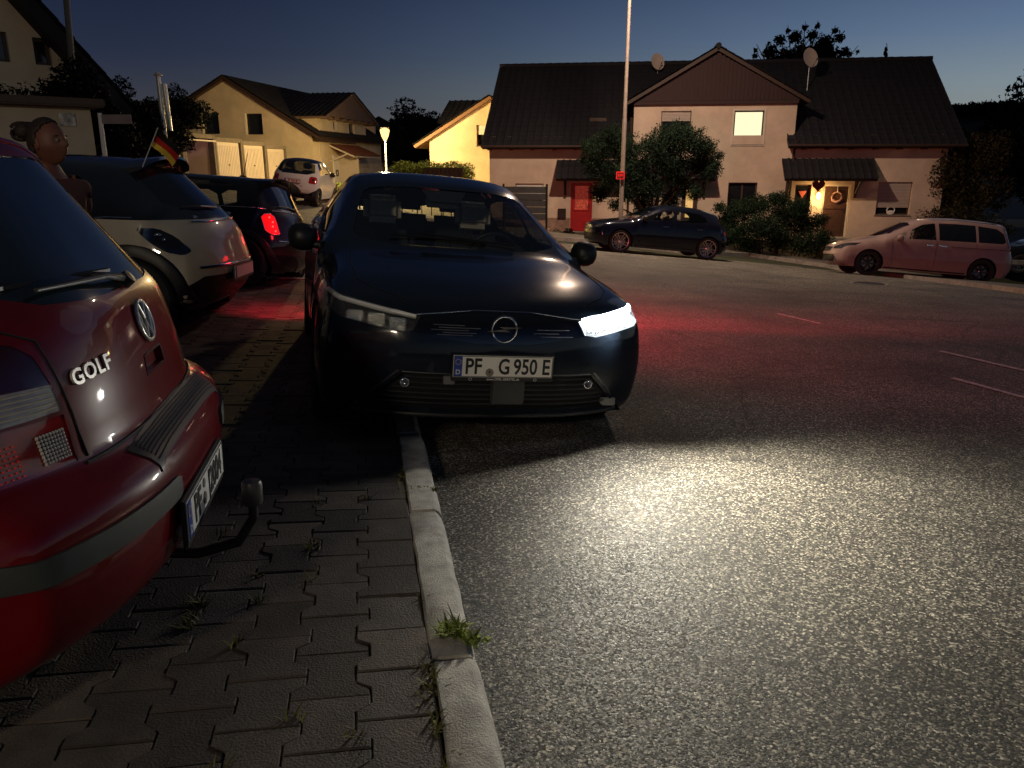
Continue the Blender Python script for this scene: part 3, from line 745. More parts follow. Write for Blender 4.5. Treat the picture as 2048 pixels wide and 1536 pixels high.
# planter box and pots right of the red door
c = at(1215, 440, 30.6); pb = thing('planter_box', 'dark planter box with small plants between red door and pole', 'planter', (c.x, c.y, -1.75))
mb = MB(); mb.cbox(-.5, .5, -.2, .2, 0, .6, .02); mb.build('box', M_wood, pb)
mb = MB(); rr = random.Random(2)
for _ in range(30): tuft(mb, rr.uniform(-.4, .4), rr.uniform(-.12, .12), .6, 5, .3, .05, rr)
mb.build('foliage', M_leaf2, pb)
# curly metal trellis in front of the lit door
Q2 = Plane((5.2, 31.2), (8.2, 30.2)); r = Q2.rect(1268, 385, 1352, 470)
tr = thing('ornamental_trellis', 'pale curled metal trellis under the round tree', 'trellis', M=Q2.M)
mb = MB()
for i in range(9):
    u = r[0]+(r[1]-r[0])*(i+.5)/9
    for j in range(4):
        z = r[3]-.1-j*.36
        mb.tube([(u+.13*math.cos(a)*(1-a/9), 0, z+.15*math.sin(a)*(1-a/9)) for a in np.arange(0, 7, .5)], .014, 5)
mb.box(r[0], r[1], -.012, .012, r[3]-.01, r[3]+.02); mb.build('scrolls', mat('pale_iron', (.35, .36, .38), .5, metal=.3), tr)
for u in (r[0], r[1]): mb = MB(); mb.tube([(u, 0, -1.9), (u, 0, r[3]+.05)], .025, 8); mb.build('post', M_metal, tr)

# ------------------------------------------------------------------ cream house on the left (behind the garages)
A_ = at(374, 300, 43.6); B_ = at(625, 300, 42.4)
L = Plane((A_.x, A_.y), (B_.x, B_.y))
lh = thing('gabled_house', 'cream rendered gabled house with two dark windows behind the garages', 'house', M=L.M)
W = L.L; gz = -.6
ez_l = L.hit(374, 214)[1]; ez_r = L.hit(622, 266)[1]; au, az = L.hit(452, 158)
mb = MB(); hl = L.rect(405, 226, 438, 268); hr = L.rect(492, 227, 525, 269)
zt = min(ez_l, ez_r)-.02
h_ = [hl, hr]
zcut = min(hl[2], hr[2])-.001
DEPL = 11.0
# gable wall as vertical strips that follow the slopes
us = sorted({0, W, au, hl[0], hl[1], hr[0], hr[1]})
def ztop(u):
    return ez_l+(az-ez_l)*u/au if u <= au else az+(ez_r-az)*(u-au)/(W-au)
for a, b in zip(us, us[1:]):
    hh = next((h for h in h_ if h[0] < (a+b)/2 < h[1]), None)
    if hh:
        mb.box(a, b, 0, .3, gz, hh[2]); mb.prism([(a, hh[3]), (b, hh[3]), (b, ztop(b)), (a, ztop(a))], 0, .3, 'y')
    else: mb.prism([(a, gz), (b, gz), (b, ztop(b)), (a, ztop(a))], 0, .3, 'y')
# side wall to the right, with door openings below a canopy
def sidehit(px, py):                      # intersection with the right side wall plane
    d = ray(px, py); n3 = Vector((L.u.x, L.u.y, 0)); o = Vector((B_.x, B_.y, 0))
    t = (o-Vector((0, 0, CAMZ))).dot(n3)/d.dot(n3); p = Vector((0, 0, CAMZ))+d*t
    return (Vector((p.x, p.y))-L.A).dot(L.n), p.z
mb.box(W-.3, W, .3, DEPL, gz, ez_r)
mb.box(0, .3, .3, DEPL, gz, ez_l)
mb.box(.3, W-.3, DEPL-.3, DEPL, gz, ez_l)
lw_ = mb.build('wall', M_wall, lh)
for h in h_: 
    window(lh, h, M_dark, sill=False, depth=.16)
    mb = MB(); mb.cbox(h[0]-.09, h[0]-.001, -.012, .15, h[2]-.02, h[3]+.02, .01); mb.build('window_reveal', M_white, lh)
# main roof: long right slope, short left slope
def lroof(u0, z0, u1, z1, y0, y1, par=None):
    mb = MB(); tiled(mb, (u0, y0, z0), (0, y1-y0, 0), (u1-u0, 0, z1-z0), 0); o = mb.build('roof', M_rooftile, lh, smooth=50)
    mb = MB(); slab(mb, (u0, y0+.02, z0-.01), (0, y1-y0-.04, 0), (u1-u0, 0, z1-z0), .15); mb.build('verge_board', M_wood, o)
sr = (az-ez_r)/(W-au); sl = (az-ez_l)/au
lroof(W+.55, ez_r-.55*sr+.16, au, az+.16, -.35, DEPL)
lroof(-.4, ez_l-.4*sl+.16, au, az+.16, -.35, DEPL)
# cross gable projecting to the right
c0, c1 = .9, 8.2
zg = az-.35; zw = sidehit(690, 226)[1]; zw = az-1.75
mb = MB(); ymid = (c0+c1)/2
holes2 = [(2.9, 3.5, ez_r+.25, zw-.25), (5.3, 6.3, ez_r+.05, zw-.25)]
for_y = Matrix(((0, -1, 0, W+.02), (1, 0, 0, 0), (0, 0, 1, 0), (0, 0, 0, 1)))
t_ = MB(); holes_wall(t_, c0, c1, ez_r-2.2, zw, [(a, b, z0+0, z1) for (a, b, z0, z1) in holes2], 0, .25)
t_.v = [tuple(for_y@Vector(v)) for v in t_.v]; mb.add(t_.v, t_.f)
mb.box(W-3, W-.23, c0, c0+.25, ez_r-.2, zw); mb.box(W-3, W-.23, c1-.25, c1, ez_r-.2, zw)
mb.build('dormer_wall', M_wall, lh)
for (a, b, z0, z1) in holes2:
    mb = MB(); mb.box(W-.16, W-.10, a, b, z0, z1); o = mb.build('window', M_winglass, lh)
    mb = MB(); mb.cbox(W-.1, W+.03, a-.001, a+.07, z0, z1, .01); mb.cbox(W-.1, W+.03, b-.07, b+.001, z0, z1, .01); mb.cbox(W-.1, W+.03, a+.07, b-.07, z0-.02, z0+.05, .01); mb.build('frame', M_pvc, o)
mb = MB(); ex = W+.75
tiled(mb, (ex, c0-.6, zw-.1), (-(ex-au), 0, 0), (0, ymid-c0+.6, zg-zw+.1), 0)
tiled(mb, (ex, c1+.6, zw-.1), (-(ex-au), 0, 0), (0, -(c1+.6-ymid), zg-zw+.1), 0)
o = mb.build('gable_roof', M_rooftile, lh, smooth=50)
mb = MB(); slab(mb, (ex-.03, c0-.57, zw-.11), (-(ex-au), 0, 0), (0, ymid-c0+.57, zg-zw+.08), .12); slab(mb, (ex-.03, c1+.57, zw-.11), (-(ex-au), 0, 0), (0, -(c1+.57-ymid), zg-zw+.08), .12)
mb.prism([(c0-.35, zw-.08), (c1+.35, zw-.08), (ymid, zg-.16)], ex-.22, ex-.12, 'x')
for i in range(7): mb.box(W, ex-.1, c0+.3+i*1.1, c0+.4+i*1.1, zw-.22, zw-.1)
mb.build('gable_cladding', mat('brown_cladding', (.13, .085, .06), .8, var=.25), lh)
# low eave strip with exposed rafters on the right side
mb = MB()
for i in range(12): mb.box(W, W+.5, .1+i*.45, .19+i*.45, ez_r-.42, ez_r-.3)
mb.build('rafter', M_wood, lh)
# porch canopy, orange lit tiles
M_ortile = mat('orange_tile', (.16, .055, .03), .7, var=.3, scale=6)
pc0, pz = sidehit(655, 288); pz0 = pz
mb = MB(); tiled(mb, (W+1.5, 2.2, pz-.62), (0, 4.4, 0), (-1.49, 0, .62), 0, rows=4); o = mb.build('canopy', M_ortile, lh, smooth=50)
mb = MB(); slab(mb, (W+1.48, 2.22, pz-.63), (0, 4.36, 0), (-1.47, 0, .62), .08)
for y in (2.3, 6.4): mb.tube([(W+.02, y, pz-.9), (W+1.1, y, pz-.5)], .05, 6)
mb.build('bracket', M_pvc, o)
mb = MB(); mb.cbox(W+.02, W+1.2, 3.5, 3.62, gz, pz-.45, .01); mb.cbox(W+.003, W+.06, 4.0, 5.0, gz+.6, pz-.6, .01); mb.build('porch_screen', M_pvc, lh)
mb = MB(); mb.cbox(W+.003, W+.05, 1.0, 1.5, pz-1.9, pz-.7, .01); mb.build('window', M_pvc, lh)
mb = MB(); mb.cbox(W+.005, W+.09, 2.6, 3.35, gz+.6, pz-.6, .01); o = mb.build('door', M_white, lh)
mb = MB(); mb.lathe([(.12, 0), (.19, .0), (.19, .03), (.12, .03)], 20, 0, Matrix.Translation((W+.095, 2.97, pz-1.55))@Matrix.Rotation(PI/2, 4, 'Y'), closed=True)
o = mb.build('wreath', M_wood, None); o.name = 'door_wreath'; tag(o, 'round dark wreath on the white door under the orange canopy', 'wreath'); o.matrix_world = L.M
# second house of the row, farther along
lh2 = thing('terrace_house', 'second cream house of the left row, mostly behind the street lamp', 'house', M=L.M@Matrix.Translation((-.6, DEPL+.5, -.3)))
mb = MB(); mb.box(0, W, 0, 9, -.6, ez_r-.1); mb.prism([(0, ez_r-.1), (W, ez_r-.1), (au, az-.9)], 0, .3, 'y'); mb.build('wall', M_wall, lh2)
mb = MB(); tiled(mb, (W+.7, -.2, ez_r-.3), (0, 9.4, 0), (au-W-.7, 0, az-ez_r-.5), 0); tiled(mb, (-.4, -.2, ez_r-.3), (0, 9.4, 0), (au+.4, 0, az-ez_r-.5), 0); mb.build('roof', M_rooftile, lh2, smooth=50)
mb = MB(); tiled(mb, (W+1.5, .6, pz-.6), (0, 4, 0), (-1.49, 0, .62), 0, rows=4)
for y in (.9, 4.3): mb.tube([(W+.02, y, pz-.9), (W+1.1, y, pz-.5)], .05, 6)
mb.build('canopy', M_ortile, lh2, smooth=50)
mb = MB()
for y in (1.2, 2.9): mb.cbox(W+.003, W+.08, y, y+.9, -.3, pz-.6, .01)
mb.build('door', M_pvc, lh2)

# ------------------------------------------------------------------ garage row
Gp = Plane((-12.67, 28.0), (-11.32, 40.4))    # u runs away from the viewer; n points left (into the garages)
gar = thing('garage_row', 'stepped row of cream garages with white up-and-over doors', 'garage', M=Gp.M)
M_gdoor = mat('garage_door', (.56, .48, .38), .6, var=.05, scale=3, dirt=.1)
M_gfr = mat('garage_frame', (.17, .14, .10), .85, var=.2, dirt=.3)
ng = 5; gwid = Gp.L/ng
tops = [2.74, 2.60, 2.52, 2.45, 2.35]
for i in range(ng):
    u0, u1 = i*gwid, (i+1)*gwid; zt = tops[i]+1.5-1.5; p = Gp.A+Gp.u*((u0+u1)/2); zb = G(p.x, p.y)-.02
    mb = MB()
    mb.cbox(u0, u0+.14, 0, .25, zb-.4, zt+.12, .01); mb.cbox(u1-.15, u1-.003, 0, .25, zb-.4, zt+.12, .01); mb.cbox(u0+.14, u1-.15, .002, .25, zt-.04, zt+.12, .01)
    mb.build('frame', M_gfr, gar)
    mb = MB(); mb.box(u0+.003, u1-.003, .25, 5.6, zt, zt+.13); mb.box(u0, u0+.08, .26, 5.5, zb-.4, zt-.001); mb.box(u0+.08, u1-.003, 5.45, 5.55, zb-.4, zt-.002); mb.box(u1-.09, u1-.003, .26, 5.44, zb-.4, zt-.003); mb.build('shell', M_wall, gar)
    if i != 1:
        mb = MB(); a, b = u0+.15, u1-.16; n = 1
        mb.cbox(a, b, .10, .14, zb, zt-.05, .01); 
        k = 14
        for q in range(k): mb.cbox(a+.05+(b-a-.1)*q/k+.01, a+.05+(b-a-.1)*(q+1)/k-.01, .085, .1, zb+.08, zt-.18, .006)
        o = mb.build('garage_door', M_gdoor, gar)
        mb = MB(); mb.cbox((a+b)/2-.05, (a+b)/2+.05, .05, .085, zb+.85, zb+.9, .005); mb.build('handle', M_black, o)
    else:
        mb = MB(); mb.cbox(u0+.16, u1-.17, -.15, 2.0, zt-.16, zt-.10, .01); o = mb.build('garage_door', M_gdoor, gar); o['label'] = 'garage door folded up under the ceiling of the open garage'
        ga = (u0, u1, zb, zt)
        ld = D.lights.new('garage_light', 'POINT'); ld.energy = 30; ld.color = (.72, .34, .9); ld.shadow_soft_size = .1
        lo = D.objects.new('garage_light', ld); COL.objects.link(lo); lo.matrix_world = Gp.M@Matrix.Translation(((u0+u1)/2, 3.2, zt-.35))
# clutter in the open garage: a bicycle hung on the back wall
bi = thing('bicycle', 'dark bicycle standing inside the open garage', 'bicycle', M=Gp.M@Matrix.Translation(((ga[0]+ga[1])/2, 1.7, ga[2]+.55)))
for dz in (0, 1):
    mb = MB(); mb.lathe([(.30, -.02), (.34, 0), (.30, .02)], 24, 0, Matrix.Translation((-.5+dz*1.0, 0, .35))@Matrix.Rotation(PI/2, 4, 'X'), closed=True); o = mb.build('wheel', M_rubber, bi)
mb = MB()
for a, b in (((-.5, 0, .35), (-.15, 0, .85)), ((-.15, 0, .85), (.4, 0, .8)), ((.4, 0, .8), (.5, 0, .35)), ((-.15, 0, .85), (0, 0, .35)), ((0, 0, .35), (.4, 0, .8)), ((-.5, 0, .35), (0, 0, .35)), ((.4, 0, .8), (.38, 0, 1.05)), ((.38, -.25, 1.05), (.38, .25, 1.05))): mb.tube([a, b], .02, 6)
mb.build('frame', M_metal, bi)

# ------------------------------------------------------------------ yellow lit house (middle)
A_ = at(860, 320, 39.5); B_ = at(985, 320, 38.9)
Y = Plane((A_.x, A_.y), (B_.x, B_.y))
yh = thing('neighbour_house', 'house side wall lit yellow by the street lamp, behind the clipped hedge', 'house', M=Y.M)
u1, z1 = Y.hit(978, 200); u0, z0 = Y.hit(860, 277); sl = (z1-z0)/(u1-u0)
ru = u1+.1
mb = MB(); wh = Y.rect(953, 250, 990, 292)
for a, b, lo_, hi_ in ((0, wh[0], None, None), (wh[0], wh[1], wh[2], wh[3]), (wh[1], ru, None, None)):
    f_ = lambda u: z0+sl*u
    if lo_ is None: mb.prism([(a, -2.5), (b, -2.5), (b, f_(b)), (a, f_(a))], 0, .3, 'y')
    else: mb.box(a, b, 0, .3, -2.5, lo_); mb.prism([(a, hi_), (b, hi_), (b, f_(b)), (a, f_(a))], 0, .3, 'y')
mb.box(0, .3, .3, 8, -2.5, z0); mb.box(0, ru, 7.7, 8, -2.5, z0)
mb.build('wall', M_wall, yh)
window(yh, wh, M_brownf, shutter=.45, M_sh=M_white)
mb = MB(); tiled(mb, (-.75, -.35, z0-.75*sl+.12), (0, 8.6, 0), (ru+.75, 0, (ru+.75)*sl), 0)
o = mb.build('roof', M_rooftile, yh, smooth=50)
mb = MB(); slab(mb, (-.73, -.33, z0-.75*sl+.11), (0, 8.5, 0), (ru+.73, 0, (ru+.73)*sl), .14); mb.build('verge_board', mat('warm_verge', (.22, .12, .06), .7), o)
# dormer of that house
p0 = Y.hit(884, 244, 2.0); p1 = Y.hit(886, 199, 3.5)
mb = MB(); mb.box(p0[0]+.3, ru, 2.2, 7, z0, p0[1]); mb.build('dormer_wall', M_wall, yh)
mb = MB(); tiled(mb, (p0[0]-.2, 1.7, p0[1]-.1), (ru+.2-p0[0], 0, 0), (0, 2.6, p1[1]-p0[1]+.1), 0); tiled(mb, (p0[0]-.2, 7, p0[1]-.1), (ru+.2-p0[0], 0, 0), (0, -2.7, p1[1]-p0[1]+.1), 0)
mb.prism([(1.9, p0[1]-.08), (6.8, p0[1]-.08), (4.3, p1[1]-.02)], p0[0], p0[0]+.1, 'x')
mb.build('dormer_roof', M_rooftile, yh, smooth=50)

# ------------------------------------------------------------------ dark house at the top left and its outbuilding
A_ = at(-420, 200, 12.2); B_ = at(182, 200, 15.0)
N = Plane((A_.x, A_.y), (B_.x, B_.y))
nh = thing('steep_gable_house', 'large dim cream house with a steep dark roof edge at the top left', 'house', M=N.M)
e_u, e_z = N.hit(178, 152); t_u, t_z = N.hit(40, 0)
sl = (t_z-e_z)/(t_u-e_u); a_u = t_u-3.3; a_z = t_z+sl*(a_u-t_u)
hA, hB = N.rect(-40, 62, 17, 122), N.rect(68, 76, 102, 130)
mb = MB(); f_ = lambda u: e_z+sl*(u-e_u)
us = sorted({a_u, hA[0], hA[1], hB[0], hB[1], e_u-.02})
for a, b in zip(us, us[1:]):
    hh = next((h for h in (hA, hB) if h[0] < (a+b)/2 < h[1]), None)
    if hh: mb.box(a, b, 0, .3, -1, hh[2]); mb.prism([(a, hh[3]), (b, hh[3]), (b, f_(b)-.1), (a, f_(a)-.1)], 0, .3, 'y')
    else: mb.prism([(a, -1), (b, -1), (b, f_(b)-.1), (a, f_(a)-.1)], 0, .3, 'y')
mb.prism([(a_u-5, -1), (a_u, -1), (a_u, a_z-.1), (a_u-5, a_z-.1+sl*5)], 0, .3, 'y'); mb.box(e_u-.32, e_u-.02, .3, 9, -1, e_z-.3)
mb.build('wall', M_wall, nh)
window(nh, hA, M_brownf, depth=.1, sill=False); window(nh, hB, M_brownf, depth=.1, sill=False)
mb = MB(); d = .55
slab(mb, (e_u+d, -.5, e_z+sl*d+.1), (0, 10, 0), (a_u-e_u-d, 0, a_z-e_z-sl*d), .22); slab(mb, (a_u-6, -.5, a_z+sl*6+.1), (0, 10, 0), (6, 0, -sl*6), .22)
tiled(mb, (e_u+d, -.5, e_z+sl*d+.12), (0, 10, 0), (a_u-e_u-d, 0, a_z-e_z-sl*d), 0); mb.build('roof', M_rooftile, nh, smooth=40)
A_ = at(-500, 260, 9.2); B_ = at(186, 260, 11.5)
O = Plane((A_.x, A_.y), (B_.x, B_.y)); tz = O.hit(100, 213)[1]; fz = O.hit(100, 200)[1]
ob = thing('outbuilding', 'flat-roofed cream outbuilding with dark roof edge behind the person', 'outbuilding', M=O.M)
mb = MB(); mb.box(0, O.L, 0, 4, -1, tz); mb.build('wall', M_wall, ob)
mb = MB(); mb.cbox(-.2, O.L+.15, -.25, 4.2, tz+.002, fz+.03, .02); mb.build('roof', mat('roof_edge', (.10, .07, .05), .8), ob)
r = O.rect(118, 226, 150, 252)
mb = MB(); mb.cbox(r[0], r[1], -.03, -.002, r[2], r[3], .005); mb.build('notice_board', mat('mottled_notice', (.5, .48, .42), .7, var=.9, scale=9), ob)
# ------------------------------------------------------------------ car builder
def paint(name, col, rough=.32, metal=.35, flake=.1, dirt=.12):
    return mat(name, col, rough, metal=metal, coat=.7, var=flake, scale=3, dirt=dirt, spec=.12)
def smooth_poly(a, k=2, keep=True):
    a = a.copy()
    for _ in range(k):
        b = a.copy(); b[1:-1] = .25*a[:-2]+.5*a[1:-1]+.25*a[2:]; a = b
    return a
class Car:
    """body surface: C = centre line (xf,z), E = edge line (xf,y,z), both front bottom -> over the top -> rear bottom"""
    def __init__(s, spec):
        s.__dict__.update(spec)
        s.x0 = s.L/2                                 # local x = L/2 - xf ; forward is +x
        s.make()
    def X(s, xf): return s.x0-xf
    def Wf(s, xf): return float(np.interp(xf, s.W[0], s.W[1]))
    def beltz(s, xf): return float(np.interp(xf, s.belt[0], s.belt[1]))
    def Yf(s, xf, z):
        b = s.beltz(xf); w = s.Wf(xf)
        if z <= b:
            return w*float(np.interp(z/b, s.secz, s.secy))
        yb = w*s.secy[-1]
        # roof edge near this xf
        zr, yr = s.roofz(xf), s.roofy(xf)
        if zr <= b+.02: return yb
        t = min(1, (z-b)/(zr-b)); bul = .02*math.sin(PI*t)
        return yb+(yr-yb)*t+bul
    def roofz(s, xf): return float(np.interp(xf, s.rx, s.rz))
    def roofy(s, xf): return float(np.interp(xf, s.rx, s.ry))
    def make(s):
        C = np.array(s.C, float); E = np.array(s.E, float)
        top = [(e[0], e[1], e[2]) for e in s.E]
        ex, ey, ez = [], [], []
        mx = -1
        ups = [e for e in s.E if e[2] > s.beltz(e[0])-.16]
        for e in sorted(ups, key=lambda e: e[0]):
            if e[0] > mx: ex.append(e[0]); ey.append(e[1]); ez.append(e[2]); mx = e[0]
        s.rx, s.ry, s.rz = ex, ey, ez
        Cs, Es = [], []
        for i in range(len(C)-1):
            ln_ = max(np.linalg.norm(C[i+1]-C[i]), np.linalg.norm(E[i+1]-E[i])); n = max(2, int(ln_/s.res))
            for k in range(n): f = k/n; Cs.append(C[i]*(1-f)+C[i+1]*f); Es.append(E[i]*(1-f)+E[i+1]*f)
        Cs.append(C[-1]); Es.append(E[-1])
        Cs = smooth_poly(np.array(Cs), s.sm); Es = smooth_poly(np.array(Es), s.sm)
        N = len(Cs); NT_ = s.nt; bm = bmesh.new(); grid = {}
        for i in range(N):
            for j in range(-NT_, NT_+1):
                t = j/NT_; a = abs(t)
                p = s.crown(i, Cs[i], Es[i]) if hasattr(s, 'crown') else 2.4
                q = a**p
                x = Cs[i][0]+(Es[i][0]-Cs[i][0])*q; z = Cs[i][1]+(Es[i][2]-Cs[i][1])*q
                y = Es[i][1]*t
                grid[i, j] = bm.verts.new((s.X(x), y, z))
        for i in range(N-1):
            for j in range(-NT_, NT_): bm.faces.new((grid[i, j], grid[i, j+1], grid[i+1, j+1], grid[i+1, j]))
        # sides
        dxs = np.abs(np.diff(Es[:, 0])); ds = np.linalg.norm(np.diff(Es, axis=0), axis=1)
        wgt = np.maximum(dxs, .12*ds); cum = np.concatenate([[0], np.cumsum(wgt)]); cum /= cum[-1]
        xb = Es[0][0]+(Es[-1][0]-Es[0][0])*cum
        NR = s.nr
        for sg in (-1, 1):
            prev = [grid[i, NT_*sg] for i in range(N)]
            for r in range(1, NR+1):
                f = r/NR; row = []
                for i in range(N):
                    zb = s.sill
                    x = Es[i][0]+(xb[i]-Es[i][0])*f; z = Es[i][2]+(zb-Es[i][2])*f
                    yf = s.Yf(x, z); dist = math.hypot(x-Es[i][0], z-Es[i][2])
                    y = yf+(Es[i][1]-s.Yf(Es[i][0], Es[i][2]))*math.exp(-dist/s.rnd)
                    row.append(bm.verts.new((s.X(x), sg*y, z)))
                for i in range(N-1): bm.faces.new((prev[i], prev[i+1], row[i+1], row[i]) if sg > 0 else (prev[i], row[i], row[i+1], prev[i+1]))
                prev = row
        bmesh.ops.remove_doubles(bm, verts=bm.verts, dist=.002)
        inner = [v for v in bm.verts if not v.is_boundary]
        for _ in range(s.relax): bmesh.ops.smooth_vert(bm, verts=inner, factor=.5, use_axis_x=True, use_axis_y=True, use_axis_z=True)
        bmesh.ops.recalc_face_normals(bm, faces=bm.faces)
        # make normals point outwards
        top_f = max(bm.faces, key=lambda f: f.calc_center_median().z)
        if top_f.normal.z < 0: bmesh.ops.reverse_faces(bm, faces=bm.faces)
        s.bm = bm; s.bvh = BVHTree.FromBMesh(bm)
    # surface probes in car-local coordinates
    def side(s, xf, z, sg=1, off=0):
        h = s.bvh.ray_cast(Vector((s.X(xf), sg*2.5, z)), Vector((0, -sg, 0)))
        if h[0] is None: return Vector((s.X(xf), sg*s.Yf(xf, z), z))
        n = h[1] if h[1].y*sg > 0 else -h[1]
        return h[0]+n*off
    def front(s, y, z, off=0, sg=1):
        h = s.bvh.ray_cast(Vector((sg*5, y, z)), Vector((-sg, 0, 0)))
        if h[0] is None: return Vector((sg*s.L/2, y, z))
        n = h[1] if h[1].x*sg > 0 else -h[1]
        return h[0]+n*off
    def normal_front(s, y, z, sg=1):
        h = s.bvh.ray_cast(Vector((sg*5, y, z)), Vector((-sg, 0, 0))); n = h[1]
        return n if n.x*sg > 0 else -n
    def top(s, xf, y, off=0):
        h = s.bvh.ray_cast(Vector((s.X(xf), y, 4)), Vector((0, 0, -1)))
        n = h[1] if h[1].z > 0 else -h[1]
        return h[0]+n*off
    def cut(s, poly, ax, keep):
        """split the body along a polygon in local coordinates (two axes) and return the faces inside"""
        bm = s.bm; i0, i1 = ax; P_ = poly
        lo = (min(p[0] for p in P_)-.02, min(p[1] for p in P_)-.02); hi = (max(p[0] for p in P_)+.02, max(p[1] for p in P_)+.02)
        def cand():
            out = []
            for f in bm.faces:
                c = f.calc_center_median()
                if not keep(c): continue
                a = [v.co[i0] for v in f.verts]; b_ = [v.co[i1] for v in f.verts]
                if max(a) < lo[0] or min(a) > hi[0] or max(b_) < lo[1] or min(b_) > hi[1]: continue
                out.append(f)
            return out
        n = len(P_)
        for k in range(n):
            p, q = P_[k], P_[(k+1) % n]; dx, dy = q[0]-p[0], q[1]-p[1]
            if abs(dx)+abs(dy) < 1e-6: continue
            co = Vector((0, 0, 0)); co[i0] = p[0]; co[i1] = p[1]; no = Vector((0, 0, 0)); no[i0] = dy; no[i1] = -dx
            fs = cand(); g = list({v for f in fs for v in f.verts})+list({e for f in fs for e in f.edges})+fs
            bmesh.ops.bisect_plane(bm, geom=g, dist=1e-5, plane_co=co, plane_no=no.normalized())
        res = []
        for f in cand():
            c = f.calc_center_median(); x, y = c[i0], c[i1]; ins = False
            for k in range(n):
                p, q = P_[k], P_[(k+1) % n]
                if (p[1] > y) != (q[1] > y) and x < (q[0]-p[0])*(y-p[1])/(q[1]-p[1])+p[0]: ins = not ins
            if ins: res.append(f)
        return res
    def take(s, faces, name, m, parent, inset=.004, skirt=True, label=None, copy=False, solid=True):
        """lift faces off the body as a part of their own, set back by inset"""
        if not faces: return None
        nb = bmesh.new(); vm = {}
        for f in faces:
            for v in f.verts:
                if v not in vm: vm[v] = nb.verts.new(v.co)
        for f in faces:
            try: nb.faces.new([vm[v] for v in f.verts])
            except ValueError: pass
        nb.normal_update()
        orig = {v: v.co.copy() for v in nb.verts}
        nrm = {v: v.normal.copy() for v in nb.verts}
        for v in nb.verts: v.co = v.co-nrm[v]*inset
        if skirt and abs(inset) > 1e-4:
            be = [e for e in nb.edges if e.is_boundary]; mp = {}
            for e in be:
                for v in e.verts:
                    if v not in mp: mp[v] = nb.verts.new(orig[v]+nrm[v]*(.0 if inset > 0 else .0))
            for e in be:
                a, b_ = e.verts
                try: nb.faces.new((a, b_, mp[b_], mp[a]))
                except ValueError: pass
        me = D.meshes.new(name); nb.to_mesh(me); nb.free(); me.materials.append(m)
        me.polygons.foreach_set('use_smooth', [True]*len(me.polygons)); me.set_sharp_from_angle(angle=math.radians(40))
        o = D.objects.new(name, me); COL.objects.link(o); o.parent = parent
        if label: o['label'] = label
        if not copy: bmesh.ops.delete(s.bm, geom=faces, context='FACES')
        return o
    def finish(s, m, parent, name='body'):
        me = D.meshes.new(name); s.bm.to_mesh(me); s.bm.free(); me.materials.append(m)
        me.polygons.foreach_set('use_smooth', [True]*len(me.polygons)); me.set_sharp_from_angle(angle=math.radians(38))
        o = D.objects.new(name, me); COL.objects.link(o); o.parent = parent; return o
    def sidepoly(s, pts): return [(s.X(p[0]), p[1]) for p in pts]
    def smoothp(s, pts, k=3):                # round the corners of a polygon
        pts = [Vector(p) for p in pts]
        for _ in range(k-1):
            out = []
            for i in range(len(pts)):
                a, b_ = pts[i], pts[(i+1) % len(pts)]; out += [a*.82+b_*.18, a*.18+b_*.82]
            pts = out
        return [tuple(p) for p in pts]
    def line(s, pts, r, name, m, parent, ax='side', sg=1, step=.05):      # thin bead lying on the surface
        P3 = []
        for a, b_ in zip(pts, pts[1:]):
            n = max(1, int(math.dist(a, b_)/step))
            for k in range(n): f = k/n; P3.append((a[0]*(1-f)+b_[0]*f, a[1]*(1-f)+b_[1]*f))
        P3.append(pts[-1])
        pr = {'side': lambda p: s.side(p[0], p[1], sg, .0), 'front': lambda p: s.front(p[0], p[1], 0, 1), 'rear': lambda p: s.front(p[0], p[1], 0, -1), 'top': lambda p: s.top(p[0], p[1])}[ax]
        mb = MB(); mb.tube([pr(p) for p in P3], r, 6); return mb.build(name, m, parent, smooth=60)

M_gap = mat('panel_gap', (.004, .004, .004), .8, var=.1)
M_clear = glass('clear_lens', (.3, .3, .3), .88, .02)
M_screen = glass('screen_glass', (.02, .03, .03), .95, .02)
M_tint = glass('tinted_glass', (.008, .01, .012), .15, .02)
M_alloy = mat('alloy', (.35, .35, .36), .3, metal=.9, var=.1)
M_alloydark = mat('alloy_dark', (.02, .02, .022), .3, metal=.5, coat=.6, var=.2)
M_redlens = mat('red_lens', (.28, .008, .008), .12, coat=1, var=.3, scale=30)
M_plate = mat('plate_white', (.88, .86, .78), .4, var=.04)
M_plateblue = mat('plate_blue', (.02, .06, .35), .4, var=.05)
M_ink = mat('plate_ink', (.01, .01, .012), .5, var=.1)
M_yellow = mat('star_yellow', (.8, .6, .05), .5)
M_disc = mat('brake_disc', (.2, .19, .18), .4, metal=.8, var=.2)

